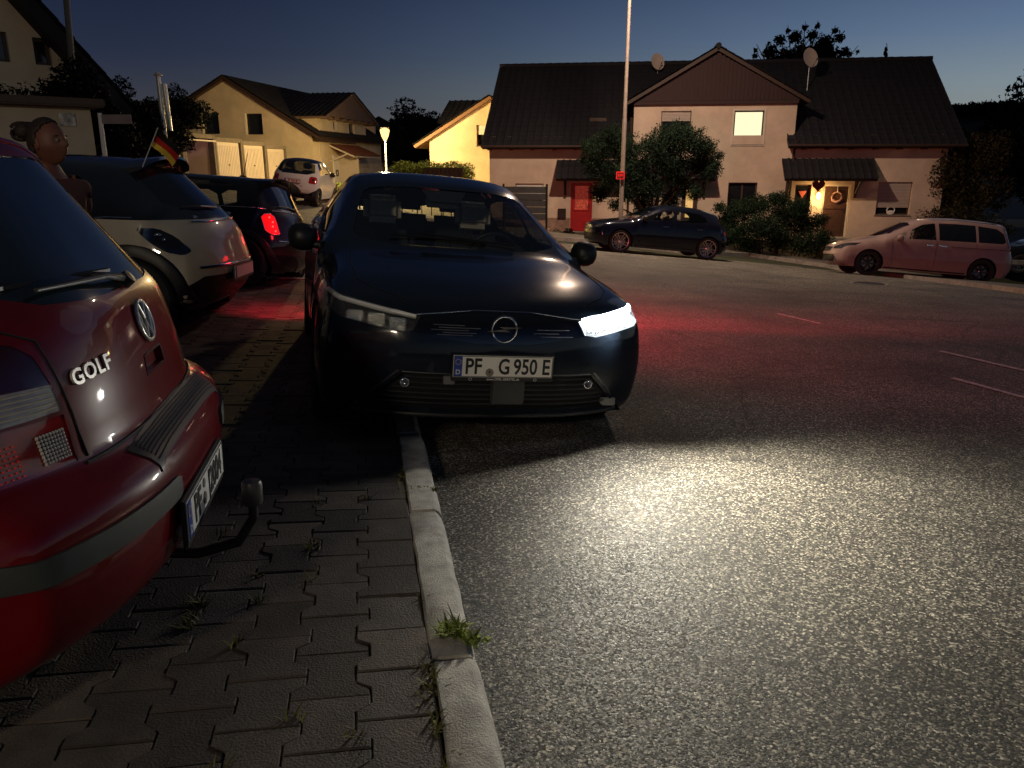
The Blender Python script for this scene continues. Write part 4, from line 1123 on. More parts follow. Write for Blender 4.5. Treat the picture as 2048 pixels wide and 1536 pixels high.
def wheel(parent, c, R, rim, wd, sg, spokes=5, style='star', m_face=None, m_back=None, steer=0, label=None):
    """tyre and rim; c = hub centre local, sg = +1 for the car's left side (+y)"""
    w_ = D.objects.new('wheel', None); COL.objects.link(w_); w_.parent = parent; w_.empty_display_size = .1
    w_.location = c; w_.rotation_euler = (0, 0, steer)
    if label: w_['label'] = label
    Rx = Matrix.Rotation(-sg*PI/2, 4, 'X')           # lathe z -> outward y
    h = wd/2
    mb = MB(); prof = [(rim, -h*.85), (rim+.02, -h*.98), (R-.05, -h), (R-.015, -h*.9), (R, -h*.7), (R, -h*.2), (R-.008, -h*.18), (R-.008, -h*.1), (R, -h*.08), (R, h*.08), (R-.008, h*.1), (R-.008, h*.18), (R, h*.2), (R, h*.7), (R-.015, h*.9), (R-.05, h), (rim+.03, h*.98), (rim+.012, h*.9), (rim, h*.78)]
    mb.lathe(prof, 40, 0, Rx, closed=True); mb.build('tyre', M_rubber, w_, smooth=35)
    mf = m_face or M_alloy; mb_ = m_back or M_alloydark
    mb = MB(); mb.lathe([(rim+.004, h*.9), (rim+.006, h*.8), (rim-.012, h*.76), (rim-.022, h*.4), (rim-.04, -h*.8), (rim, -h*.86)], 40, 1, Rx)
    mb.lathe([(rim+.008, h*.84), (rim+.008, h*.9), (rim-.010, h*.86), (rim-.016, h*.74)], 40, 0, Rx, closed=False)
    mb.lathe([(.001, h*.62), (.035, h*.62), (.055, h*.5), (.06, h*.2)], 20, 0, Rx)
    for k in range(spokes):
        a = 2*PI*k/spokes+.3
        for dd in ((-1, 1) if style in ('twin', 'loop') else (0,)):
            R0 = Matrix.Rotation(a, 4, 'Z')
            wi, wo = (.02, .024) if style != 'star' else (.028, .045)
            oi, oo = (dd*.018, dd*(.07 if style == 'loop' else .045))
            z0, z1_ = h*.52, h*.70
            ri, ro = .04, rim-.008
            vs = []
            for (r_, o_, w2, zz) in ((ri, oi, wi, z0), ((ri+ro)/2, (oi+oo)/2*(1.35 if style == 'loop' else 1), (wi+wo)/2*.8, (z0+z1_)/2-.005), (ro, oo*(.8 if style == 'loop' else 1), wo, z1_)):
                vs += [(r_, o_-w2/2-.006, zz-.03), (r_, o_-w2/2, zz), (r_, o_+w2/2, zz), (r_, o_+w2/2+.006, zz-.03)]
            fs = [(q*4+e, q*4+e+1, q*4+5+e, q*4+4+e) for q in (0, 1) for e in range(3)]+[(q*4+3, q*4, q*4+4, q*4+7) for q in (0, 1)]
            mb.add([Rx@R0@Vector(v) for v in vs], fs, 0)
    for k in range(5):
        a = 2*PI*k/5; mb.lathe([(.001, h*.56), (.008, h*.56), (.008, h*.45)], 8, 1, Rx@Matrix.Translation((.03*math.cos(a), .03*math.sin(a), 0)))
    mb.build('rim', [mf, mb_], w_, smooth=35)
    mb = MB(); mb.lathe([(.001, h*.1), (rim*.72, h*.1), (rim*.72, -h*.1)], 28, 0, Rx); mb.box(-.05, .05, -.02, .05, 0, rim*.7, 0, Rx@Matrix.Rotation(2.2, 4, 'Z')@Matrix.Translation((0, 0, 0))@Matrix.Rotation(PI/2, 4, 'X')); mb.build('brake_disc', M_disc, w_, smooth=35)
    return w_
def mirror(car, parent, xf, z, m, sg, sz=1):
    b = car.side(xf, z-.04, sg); c = b+Vector((-.02, sg*.10*sz, .045))
    mb = MB(); bm = bmesh.new(); bmesh.ops.create_cube(bm, size=1)
    for v in bm.verts:
        v.co = Vector((v.co.x*.15*sz, v.co.y*.19*sz*1, v.co.z*.17*sz)); 
        if v.co.x > 0: v.co.y *= .72; v.co.z *= .7
    bmesh.ops.subdivide_edges(bm, edges=bm.edges, cuts=3, use_grid_fill=True, smooth=.4)
    for _ in range(5): bmesh.ops.smooth_vert(bm, verts=bm.verts, factor=.5, use_axis_x=True, use_axis_y=True, use_axis_z=True)
    for v in bm.verts: v.co *= 1.28
    mb.addbm(bm, 0, Matrix.Translation(c)@Matrix.Scale(.72, 4)); bm.free(); o = mb.build('wing_mirror', m, parent, smooth=50)
    mb = MB(); mb.tube([b+Vector((0, -sg*.02, 0)), b+Vector((-.005, sg*.07, .01)), c+Vector((0, -sg*.05, -.05))], [.03, .025, .03], 8); mb.build('mirror_arm', M_black, o, smooth=60)
    mb = MB(); mb.cbox(c.x-.076, c.x-.070, c.y-.07, c.y+.07, c.z-.045, c.z+.045, .003); mb.build('mirror_glass', M_darkglass, o)
    return o
def eu_plate(parent, M, txt_l, txt_r, w_=.52, h_=.11, frame=None, seal=True, size=.098, split=None, blank=False):
    """number plate in its own frame: local x right, y up, z out; M places it"""
    mb = MB(); mb.cbox(-w_/2-.008, w_/2+.008, -h_/2-.022, h_/2+.008, -.014, -.001, .004)
    t = lambda v: M@Vector(v)
    mb.v = [tuple(t(v)) for v in mb.v]; pf = mb.build('plate_holder', M_black, parent)
    mb = MB(); mb.cbox(-w_/2, w_/2, -h_/2, h_/2, -.001, .003, .0015); mb.v = [tuple(t(v)) for v in mb.v]; p = mb.build('number_plate', M_plate, parent)
    mb = MB(); mb.cbox(-w_/2+.003, -w_/2+.045, -h_/2+.003, h_/2-.003, .003, .0042, .0005)
    mb.v = [tuple(t(v)) for v in mb.v]; mb.build('euro_band', M_plateblue, p)
    mb = MB(); x0, x1, y0, y1, b_ = -w_/2+.002, w_/2-.002, -h_/2+.002, h_/2-.002, .003
    for q in ((x0, x1, y0, y0+b_), (x0, x1, y1-b_, y1), (x0, x0+b_, y0+b_, y1-b_), (x1-b_, x1, y0+b_, y1-b_)): mb.box(q[0], q[1], q[2], q[3], .0042, .0048)
    mb.v = [tuple(t(v)) for v in mb.v]; mb.build('border', M_ink, p)
    if blank: return p
    text_mesh('lettering', 'D', .034, M_white, p, M@Matrix.Translation((-w_/2+.024, -.03, .0048)), .0004, .0006)
    mb = MB()
    for k in range(12):
        a = 2*PI*k/12; mb.lathe([(.0001, .0048), (.0022, .0048), (.0022, .0042)], 6, 0, Matrix.Translation((-w_/2+.024+.0135*math.cos(a), .022+.0135*math.sin(a), 0)))
    mb.v = [tuple(t(v)) for v in mb.v]; mb.build('star', M_yellow, p)
    return p

def std_wheelwell(car, parent, xf, z, r, m_in=None, lip=None, lipm=None):
    fs = []
    n = 26; poly = [(car.X(xf)+r*math.cos(2*PI*k/n), z+r*math.sin(2*PI*k/n)) for k in range(n)]
    for sg in (-1, 1):
        f = car.cut(poly, (0, 2), lambda c, sg=sg: c.y*sg > .45)
        bmesh.ops.delete(car.bm, geom=f, context='FACES')
    for sg in (-1, 1):
        mb = MB(); prof = []
        for k in range(n//2+5):
            a = -PI*.12+PI*1.24*k/(n//2+4); x, zz = car.X(xf)+r*1.0*math.cos(a), z+r*math.sin(a)
            prof.append((x, zz))
        yo = [car.side(car.x0-x, max(zz, .24), sg).y*sg for x, zz in prof]
        vs = []
        for (x, zz), y in zip(prof, yo): vs += [(x, sg*(y-.004), zz), (x, sg*(y-.03), zz), (x, sg*.42, zz)]
        m_ = len(prof); mb.add(vs, [(3*i+e, 3*i+e+1, 3*i+4+e, 3*i+3+e) for i in range(m_-1) for e in (0, 1)])
        mb.box(car.X(xf)-r, car.X(xf)+r, min(sg*.42, sg*.40), max(sg*.42, sg*.40), .15, z+r)
        mb.build('wheel_arch_liner', M_gap, parent)
def arch_trim(car, parent, xf, z, r0, r1, m, out=.012, sg_=(-1, 1), a0=-.15, a1=1.15, name='arch_trim'):
    for sg in sg_:
        n = 34; mb = MB(); vs = []
        for k in range(n+1):
            a = PI*(a0+(a1-a0)*k/n)
            row = []
            for f, o_ in ((0, -.02), (0, out*.9), (.2, out), (.8, out), (1, out*.5), (1.02, -.01)):
                rr_ = r0+(r1-r0)*f; x = car.x0-(car.X(xf)+rr_*math.cos(a)); zz = z+rr_*math.sin(a)
                p = car.side(x, max(zz, car.sill+.02), sg); row.append((p.x, p.y+sg*o_, max(zz, car.sill-.02)))
            vs += row
        mb.add(vs, [(i*6+e, i*6+e+1, i*6+7+e, i*6+6+e) for i in range(n) for e in range(5)])
        mb.build(name, m, parent, smooth=50)
def underbody(car, parent):
    mb = MB(); z = car.sill+.015; N = 20; vs = []
    for i in range(N+1):
        xf = .25+(car.L-.5)*i/N; w_ = car.Wf(xf)*.9
        if any(abs(xf-q) < .42 for q in (car.wf, car.wr)): w_ = .45
        vs += [(car.X(xf), -w_, z), (car.X(xf), w_, z)]
    mb.add(vs, [(2*i, 2*i+1, 2*i+3, 2*i+2) for i in range(N)]); mb.build('underbody', M_gap, parent)
def place_car(name, label, cat, x, y, yaw, car, hfun=H, roll=0, group=None, lift=0):
    """rest the car on the ground under its four wheels; yaw = heading of its nose"""
    f = Vector((math.cos(yaw), math.sin(yaw))); l = Vector((-f.y, f.x)); z = {}
    hb = (car.wr-car.wf)/2; cx = car.x0-(car.wf+car.wr)/2; tw = .76
    for a in (1, -1):
        for b_ in (1, -1):
            p = Vector((x, y))+f*(a*hb+cx)+l*(b_*tw); z[a, b_] = hfun(p.x, p.y)
    zf, zr_ = (z[1, 1]+z[1, -1])/2, (z[-1, 1]+z[-1, -1])/2; zl, zri = (z[1, 1]+z[-1, 1])/2, (z[1, -1]+z[-1, -1])/2
    F3 = Vector((f.x, f.y, (zf-zr_)/(2*hb))).normalized(); L3 = Vector((l.x, l.y, (zl-zri)/(2*tw)-math.tan(roll)))
    U3 = F3.cross(L3).normalized(); L3 = U3.cross(F3)
    zc = (zf+zr_)/2-(F3.z)*cx+lift
    M = Matrix(((F3.x, L3.x, U3.x, x), (F3.y, L3.y, U3.y, y), (F3.z, L3.z, U3.z, zc), (0, 0, 0, 1)))
    return thing(name, label, cat, M=M, group=group), M
SECZ = [.15, .22, .35, .55, .75, .9, 1.0]; SECY = [.93, .955, .985, 1.0, .985, .968, .95]
def win_side(car, parent, pts, m, name='side_window', k=2, inset=.006, label=None):
    for sg in (-1, 1):
        f = car.cut(car.smoothp(car.sidepoly(pts), k), (0, 2), lambda c, sg=sg: c.y*sg > .3)
        car.take(f, name, m, parent, inset, label=label)
# ================================================================== the dark blue hatchback facing us, one headlight lit
BASE_HATCH = dict(L=4.37, res=.05, sm=2, nt=16, nr=16, relax=2, sill=.19, rnd=.09, wf=.87, wr=3.545,
    C=[(.14, .19), (.04, .225), (.0, .34), (.0, .50), (.012, .65), (.045, .765), (.12, .81), (.40, .885), (.75, .95), (1.00, .985), (1.06, 1.0), (1.88, 1.405), (2.2, 1.48), (2.7, 1.495), (3.3, 1.465), (3.82, 1.375), (3.9, 1.35), (4.17, 1.02), (4.22, .98), (4.30, .78), (4.36, .62), (4.37, .36), (4.25, .22)],
    E=[(.34, .79, .19), (.26, .82, .225), (.22, .835, .34), (.21, .845, .50), (.22, .845, .65), (.26, .835, .765), (.36, .81, .825), (.60, .785, .885), (.88, .76, .925), (1.10, .75, .96), (1.18, .745, .975), (2.02, .605, 1.36), (2.3, .60, 1.43), (2.75, .60, 1.445), (3.3, .585, 1.41), (3.74, .55, 1.30), (3.8, .545, 1.26), (3.98, .62, .985), (4.02, .68, .95), (4.10, .74, .77), (4.14, .78, .62), (4.14, .79, .36), (4.02, .75, .22)],
    W=([.2, .32, .55, .87, 1.4, 3.0, 3.545, 3.9, 4.15, 4.37], [.875, .90, .92, .925, .915, .915, .93, .90, .83, .70]),
    belt=([0, .3, 1.2, 2.5, 3.6, 4.1, 4.4], [.82, .84, .985, 1.0, 1.03, 1.0, .96]), secz=SECZ, secy=SECY)
BASE_HATCH['crown'] = lambda i, c, e: 3.0
M_navy = paint('navy_paint', (.008, .013, .023), .2, .0, flake=.08, dirt=.1)
car = Car(BASE_HATCH)
MAIN_XY = (-.33, 5.72); MAIN_YAW = math.radians(-90+15.5)
front_target = Vector((-.085, 3.76))
fdir = Vector((math.cos(MAIN_YAW), math.sin(MAIN_YAW)))
ctr = front_target-fdir*(4.37/2)
opel, OM = place_car('parked_car', 'dark blue hatchback facing the viewer with one headlight lit, two wheels up on the paving', 'car', ctr.x, ctr.y, MAIN_YAW, car, roll=0, lift=-.032)
# glass
ws = [(-.685, 1.015), (.685, 1.015), (.62, 1.20), (.54, 1.375), (-.54, 1.375), (-.62, 1.20)]
f = car.cut(car.smoothp(ws, 3), (1, 2), lambda c: car.X(2.15) < c.x < car.X(1.0) and c.z > 1.0); car.take(f, 'windscreen', M_screen, opel, .004)
rw = [(-.56, 1.03), (.56, 1.03), (.48, 1.29), (-.48, 1.29)]
f = car.cut(car.smoothp(rw, 2), (1, 2), lambda c: c.x < car.X(3.75) and c.z > 1.0); car.take(f, 'rear_window', M_screen, opel, .004)
win_side(car, opel, [(1.42, 1.035), (2.06, 1.27), (2.42, 1.325), (2.46, 1.325), (2.40, 1.035)], M_tint)
win_side(car, opel, [(2.50, 1.035), (2.54, 1.328), (2.9, 1.33), (3.25, 1.30), (3.42, 1.20), (3.45, 1.07)], M_tint)
# headlights
M_housing = mat('lamp_housing', (.03, .03, .033), .25, metal=.7, var=.3, scale=20)
M_drl = mat('light_guide', (.9, .9, .9), .3, var=.03)
M_refl = mat('reflector_chrome', (.8, .8, .8), .06, metal=1, var=.02, bump=.6, bscale=120)
M_ledon = emis('headlight_led', (.88, .95, 1.0), 120.0)
M_ledon2 = emis('headlight_strip', (.88, .95, 1.0), 40.0)
for sg in (-1, 1):
    hp = [(sg*.875, .815), (sg*.86, .735), (sg*.80, .70), (sg*.52, .655), (sg*.455, .665), (sg*.42, .735), (sg*.60, .77)]
    if sg < 0: hp = hp[::-1]
    f = car.cut(hp, (1, 2), lambda c: c.x > car.X(.62))
    lens = car.take(f, 'lens', M_clear, opel, .0005, skirt=False, copy=True)
    hl = car.take(f, 'headlight', emis('lit_housing', (.85, .93, 1), 1.6) if sg > 0 else M_housing, opel, .07)
    hl['label'] = 'headlight shining bright white' if sg > 0 else 'unlit headlight'
    lens.parent = hl
    on = sg > 0
    for k in range(3):
        yy = sg*(.535+.105*k); zz = .692+.012*k
        c = car.front(yy, zz, -.035); n = car.normal_front(yy, zz)
        R_ = Vector((1, 0, 0)).rotation_difference(Vector((1, n.y*.4, 0)).normalized()).to_matrix().to_4x4()
        Mx = Matrix.Translation(c)@R_
        mb = MB(); mb.cbox(-.02, .0, -.042, .042, -.033, .033, .006, 0, Mx)
        for q in (-1, 1): mb.lathe([(.021, .0), (.019, -.008), (.010, -.016), (.001, -.019)], 14, 0, Mx@Matrix.Translation((.008, q*.021, .0))@Matrix.Rotation(PI/2, 4, 'Y'))
        mb.build('reflector', M_refl, hl, smooth=30)
        if on:
            mb = MB(); mb.cbox(.002, .009, -.037, .037, -.002, .026, .003, 0, Mx); mb.build('led', M_ledon, hl)
    # light guide along the upper edge
    mb = MB(); P3 = []
    for q in range(15):
        yy = sg*(.44+.41*q/14); zz = .735+.062*q/14
        P3.append(car.front(yy, zz, -.012))
    mb.tube(P3, .02 if on else .014, 8); mb.build('light_guide', M_ledon2 if on else M_drl, hl, smooth=60)
# visor panel, chrome line, grille lines and badge
vz = [(-.425, .735), (-.46, .66), (-.15, .615), (.15, .615), (.46, .66), (.425, .735), (.15, .765), (-.15, .765)]
f = car.cut(vz, (1, 2), lambda c: c.x > car.X(.4)); visor = car.take(f, 'grille_visor', mat('gloss_black', (.006, .006, .007), .12, coat=1), opel, .006)
car2 = car
for (a, b_, z) in ((-.36, -.2, .70), (-.33, -.12, .688), (-.37, -.18, .676), (-.31, -.14, .664), (-.34, -.16, .652), (.18, .36, .69), (.16, .30, .672), (.2, .38, .656)):
    mb = MB(); mb.tube([car.front(y, z, -.004) for y in np.linspace(a, b_, 5)], .0018, 5); mb.build('grille_slat', M_metal, opel)
BV0 = car.bvh
def onfront(y, z, off): return car.front(y, z, off)
car.line([(-.44, .742), (-.15, .772), (.15, .772), (.44, .742)], .0035, 'chrome_line', M_chrome, opel, 'front')
bc = car.front(0, .69, .004)
mb = MB(); Rb = Matrix.Translation(bc)@Matrix.Rotation(PI/2, 4, 'Y')
pts = [(bc.x+.006, .064*math.cos(a), .69+.064*math.sin(a)) for a in np.linspace(0, 2*PI, 41)[:-1]]
mb.tube(pts, .0058, 8, closed=True)
x = bc.x+.012
zig = [(-.088, .005), (.01, .005), (-.012, -.022), (.088, -.022)]
zz_ = [(.085, .0175), (-.015, .0175), (.004, -.002), (-.085, -.002), (-.075, -.0135), (.018, -.0135), (-.002, .006), (.080, .006)]
# lightning bolt: long arms left-up and right-down with a slanted middle
bolt = [(.088, .014), (-.020, .014), (.006, -.002), (-.088, -.012), (-.088, -.012), (.022, -.012), (-.004, .004), (.088, .014)]
mb.prism([(.092, .012), (-.030, .012), (.002, .0), (.020, .002)], x-.003, x+.003, 'x', 0, Matrix.Translation((0, 0, .69)))
mb.prism([(-.092, -.012), (.030, -.012), (-.002, .0), (-.020, -.002)], x-.0032, x+.0028, 'x', 0, Matrix.Translation((0, 0, .69)))
mb.build('badge', M_chrome, opel, smooth=40)
M_slat = mat('slat_plastic', (.035, .036, .04), .35, var=.2)  # lighter than the black trim: headlight glare veil is put into this grey
# lower intake
li = [(-.50, .455), (-.70, .27), (.70, .27), (.50, .455)]
f = car.cut(li, (1, 2), lambda c: c.x > car.X(.45)); car.take(f, 'lower_grille', M_gap, opel, .04)
for i in range(6):
    z = .29+.028*i; hw = .66-(z-.27)*1.05
    mb = MB(); mb.tube([car.front(y, z, -.014) for y in np.linspace(-hw, hw, 19)], .0045, 5); mb.build('grille_slat', M_slat, opel)
mb = MB(); P3 = [car.front(y, z, .002) for y, z in [(-.52, .465), (-.62, .37), (-.72, .262)]]; mb.tube(P3, .006, 6); P3 = [car.front(y, z, .002) for y, z in [(.52, .465), (.62, .37), (.72, .262)]]; mb.tube(P3, .006, 6)
P3 = [car.front(y, .458, .002) for y in np.linspace(-.5, .5, 13)]; mb.tube(P3, .004, 6); mb.build('intake_trim', mat('satin_trim', (.12, .12, .125), .3, metal=.7), opel, smooth=60)
c = car.front(.04, .36, -.004); mb = MB(); mb.cbox(c.x-.02, c.x+.004, -.05, .13, .30, .43, .008); mb.build('radar_cover', mat('radar_cover', (.02, .022, .025), .35, coat=.4), opel)
for y in (-.49, .50):
    c = car.front(y, .40, -.012)
    mb = MB(); mb.lathe([(.024, -.01), (.024, .004), (.019, .006), (.014, -.004), (.001, -.01)], 16, 0, Matrix.Translation(c)@Matrix.Rotation(PI/2, 4, 'Y')); mb.build('fog_light', M_refl, opel, smooth=40)
for (y, z, w_) in ((-.27, .425, .03), (.655, .285, .045)):
    c = car.front(y, z, -.004); mb = MB(); mb.cbox(c.x-.01, c.x+.006, y-w_, y+w_, z-.022, z+.022, .004); mb.build('reflector_patch', mat('grey_patch', (.16, .16, .17), .5), opel)
mb = MB(); P3 = [car.front(y, .225, .004) for y in np.linspace(-.74, .74, 25)]; mb.tube(P3, .012, 6); mb.build('bumper_lip', M_black, opel, smooth=60)
# plate, offset a little towards the lit lamp
c = car.front(.0, .53, .012); nrm = Vector((1, 0, 0))
PM = Matrix(((0, 0, 1, c.x+.012), (1, 0, 0, 0.0), (0, 1, 0, .505), (0, 0, 0, 1)))
pl_ = eu_plate(opel, PM, '', '')
tz = .0048
text_mesh('lettering', 'PF', .112, M_ink, pl_, PM@Matrix.Translation((-.158, -.003, tz)), .0006, .0022, sx=.80)
text_mesh('lettering', 'G', .112, M_ink, pl_, PM@Matrix.Translation((.001, -.003, tz)), .0006, .0022, sx=.76)
text_mesh('lettering', '950', .112, M_ink, pl_, PM@Matrix.Translation((.113, -.003, tz)), .0006, .0022, sx=.76)
text_mesh('lettering', 'E', .112, M_ink, pl_, PM@Matrix.Translation((.223, -.003, tz)), .0006, .0022, sx=.80)
mb = MB(); mb.lathe([(.001, tz+.001), (.021, tz+.001), (.021, tz-.001)], 20, 0, PM@Matrix.Translation((-.073, -.030, 0))); mb.build('seal', mat('plate_seal', (.30, .26, .22), .4, metal=.4, var=.5, scale=150), pl_)
text_mesh('lettering', 'F', .018, M_ink, pl_, PM@Matrix.Translation((-.073, -.030, tz+.0015)), .0002, .001)
text_mesh('lettering', 'www.OPEL-GERSTEL.de', .017, M_white, pl_, PM@Matrix.Translation((0, -.0655, .0003)), .0003, .0002)
for q in (-.17, .17):
    mb = MB(); mb.tube([PM@Vector((q+.008*math.cos(a), -.066+.006*math.sin(a), .0005)) for a in np.linspace(0, 2*PI, 17)[:-1]], .001, 4, closed=True); mb.build('screw_cap', M_white, pl_)
# bonnet shut line and side seams
for sg in (-1, 1):
    car.line([(.16, sg*.47), (.30, sg*.62), (.45, sg*.70), (.8, sg*.715), (1.08, sg*.70)], .003, 'panel_seam', M_gap, opel, 'top')
    car.line([(.30, .655), (.36, .62), (.40, .48)], .0035, 'panel_seam', M_gap, opel, 'side', sg)
    car.line([(1.50, .36), (1.42, .60), (1.38, .97)], .004, 'panel_seam', M_gap, opel, 'side', sg)
    car.line([(2.46, .36), (2.46, 1.02)], .004, 'panel_seam', M_gap, opel, 'side', sg)
# soft bonnet ribs
for hx, hr_ in ((.87, .365), (3.545, .365)): std_wheelwell(car, opel, hx, .335, hr_)
underbody(car, opel)
body = car.finish(M_navy, opel)
for sg in (-1, 1):
    for hx in (.87, 3.545): wheel(opel, (car.X(hx), sg*.80, .335), .335, .228, .225, sg, 5, 'twin', m_face=M_alloydark, m_back=M_alloydark, steer=0)
    mirror(car, opel, 1.50, 1.0, M_black, sg, 1.0)
# cabin
M_seat = mat('seat_fabric', (.03, .03, .03), .9, var=.2); M_beige = mat('headrest_fabric', (.65, .58, .48), .9, var=.1, scale=30)
M_dash = mat('dashboard', (.012, .012, .013), .7, var=.2)
def seat(parent, xf, y, w_=.5, zb=.30, head=True, mh=None, car=car):
    s_ = D.objects.new('seat', None); COL.objects.link(s_); s_.parent = parent; s_.location = (car.X(xf), y, zb); s_.empty_display_size = .1
    R_ = Matrix.Translation((-.22, 0, .22))@Matrix.Rotation(-.32, 4, 'Y')
    mb = MB(); mb.cbox(-.25, .3, -w_/2, w_/2, 0, .24, .06); mb.cbox(-.10, .05, -w_/2, w_/2, 0, .62, .06, 0, R_); mb.build('backrest', M_seat, s_, smooth=50)
    if head:
        mb = MB(); mb.cbox(-.07, .06, -.145, .145, .66, .88, .045, 0, R_); mb.build('headrest', mh or M_beige, s_, smooth=50)
        mb = MB()
        for q in (-.07, .07): mb.tube([R_@Vector((0, q, .6)), R_@Vector((0, q, .7))], .006, 6)
        mb.build('headrest_post', M_chrome, s_)
    return s_
for y in (-.36, .36): seat(opel, 2.05, y, zb=.25)
for y in (-.38, 0, .38): seat(opel, 3.10, y, .42, .36, True, M_seat)
mb = MB(); prof = [(car.X(1.16), .98), (car.X(1.3), 1.0), (car.X(1.62), .99), (car.X(1.72), .90), (car.X(1.70), .6), (car.X(1.3), .5)]
mb.prism(prof, -.70, .70, 'y'); mb.cbox(car.X(1.68), car.X(1.50), .22, .52, .97, 1.03, .02); mb.build('dashboard', M_dash, opel, smooth=40)
mb = MB(); mb.box(car.X(3.9), car.X(1.2), -.74, .74, .22, .30); mb.box(car.X(4.05), car.X(3.3), -.7, .7, .30, .86); mb.build('cabin_floor', M_dash, opel)
sc_ = Vector((car.X(1.80), .36, .93)); Rt = Matrix.Translation(sc_)@Matrix.Rotation(-1.15, 4, 'Y')
mb = MB(); mb.tube([Rt@Vector((.185*math.cos(a), .185*math.sin(a), 0)) for a in np.linspace(0, 2*PI, 33)[:-1]], .014, 8, closed=True); mb.tube([Rt@Vector((0, -.17, 0)), Rt@Vector((0, 0, -.03)), Rt@Vector((0, .17, 0))], .022, 6); mb.tube([Rt@Vector((0, 0, -.03)), Rt@Vector((0, 0, -.3))], .04, 8); mb.build('steering_wheel', M_black, opel, smooth=60)
mb = MB(); p_ = Vector((car.X(1.92), 0, 1.29)); mb.cbox(p_.x-.03, p_.x-.005, -.12, .12, p_.z-.045, p_.z+.03, .02); mb.tube([(p_.x, 0, p_.z+.01), (p_.x+.05, 0, p_.z+.06)], .012, 6); mb.build('rear_view_mirror', M_black, opel, smooth=40)
mb = MB(); mb.prism([(-.11, 1.29), (.11, 1.29), (.15, 1.365), (-.15, 1.365)], car.X(1.90), car.X(1.84), 'x'); mb.build('sensor_housing', M_black, opel)
for sg in (-1, 1):   # wipers
    mb = MB(); mb.tube([car.top(1.16, sg*.1+.25, .012), car.top(1.22, sg*.1-.35, .016)], .007, 6); mb.build('wiper', M_black, opel)
# rear lamps of this car throw red light backwards
for sg in (-1, 1):
    c = Vector((car.X(4.26), sg*.70, .86)); mb = MB(); mb.cbox(c.x-.05, c.x+.06, c.y-.12, c.y+.12, c.z-.045, c.z+.045, .02); mb.build('tail_light', emis('tail_lamp_red', (1, .02, .03), 9), opel)
    ld = D.lights.new('tail_lamp', 'SPOT'); ld.energy = 1050 if sg > 0 else 50; ld.color = (1, .035, .06); ld.spot_size = math.radians(132 if sg > 0 else 70); ld.spot_blend = .3; ld.shadow_soft_size = .06
    lo = D.objects.new('tail_lamp', ld); COL.objects.link(lo)
    src = OM@Vector((car.X(4.37)-.06, sg*.70, .86)); dr = (OM.to_3x3()@Vector((-1, 1.2 if sg > 0 else .3, -.06))).normalized()
    lo.matrix_world = Matrix.Translation(src)@dr.to_track_quat('-Z', 'Y').to_matrix().to_4x4()
# the lit headlight
def spot(name, src, tgt, energy, size, blend, col, soft):
    ld = D.lights.new(name, 'SPOT'); ld.energy = energy; ld.color = col; ld.spot_size = math.radians(size); ld.spot_blend = blend; ld.shadow_soft_size = soft
    lo = D.objects.new(name, ld); COL.objects.link(lo); dr = (tgt-src).normalized()
    lo.matrix_world = Matrix.Translation(src)@dr.to_track_quat('-Z', 'Y').to_matrix().to_4x4(); return lo
HL = OM@(car.front(.66, .72, .03))
spot('headlight_beam', HL, Vector((3.0, .4, 0)), 350, 138, 1, (1, .92, .74), .10)
spot('headlight_core', HL, Vector((1.65, 1.75, 0)), 78, 96, 1, (1, .93, .72), .08)
spot('tail_side', OM@Vector((-4.37/2+.1, -.93, .84)), Vector((-2.4, 8.0, 0)), 85, 80, 1, (1, .03, .06), .05)
spot('tail_side', OM@Vector((-4.37/2+.1, .93, .84)), Vector((2.3, 7.4, 0)), 420, 105, 1, (1, .03, .08), .05)
spot('headlight_spill', HL, Vector((.6, 1.5, .3)), 52, 174, .5, (1, .95, .85), .05)

# ================================================================== red hatchback, rear towards us, at the left edge
spec = dict(L=4.15, res=.045, sm=1, nt=18, nr=20, relax=2, sill=.20, rnd=.07, wf=.90, wr=3.41,
    C=[(.12, .20), (.02, .26), (0, .38), (0, .54), (.05, .68), (.12, .72), (.5, .83), (.98, .93), (1.06, .95), (1.72, 1.35), (2.05, 1.43), (2.7, 1.445), (3.35, 1.42), (3.60, 1.39), (3.655, 1.375), (3.69, 1.355), (3.97, .985), (3.995, .955), (4.03, .80), (4.045, .66), (4.055, .63), (4.13, .60), (4.15, .56), (4.155, .44), (4.13, .28), (3.98, .20)],
    E=[(.38, .70, .20), (.28, .74, .26), (.22, .76, .38), (.22, .77, .54), (.25, .765, .68), (.32, .75, .74), (.62, .73, .82), (1.05, .70, .90), (1.16, .69, .925), (1.84, .56, 1.30), (2.1, .55, 1.36), (2.7, .545, 1.375), (3.3, .535, 1.345), (3.50, .525, 1.315), (3.56, .52, 1.295), (3.60, .52, 1.27), (3.80, .635, .96), (3.83, .655, .93), (3.87, .705, .78), (3.88, .73, .66), (3.89, .74, .63), (3.96, .765, .60), (3.985, .775, .56), (3.99, .775, .44), (3.97, .76, .28), (3.84, .72, .20)],
    W=([.2, .4, .9, 3.0, 3.41, 3.8, 4.0, 4.15], [.79, .84, .865, .865, .868, .83, .78, .70]),
    belt=([0, .3, 1.1, 2.5, 3.6, 3.85, 4.4], [.72, .75, .92, .94, .96, .94, .90]), secz=SECZ, secy=SECY)
spec['crown'] = lambda i, c, e: 3.2
M_redpaint = paint('red_paint', (.17, .003, .007), .34, .0, flake=.1, dirt=.25)
car = Car(spec)
gyaw = math.radians(180+10.5)
rear_pt = Vector((-.95, 2.20)); fd = Vector((math.cos(gyaw), math.sin(gyaw))); cc = rear_pt+fd*(4.15/2)
golf, GM = place_car('parked_car', 'dark red hatchback', 'car', cc.x, cc.y, gyaw, car, lift=.02)
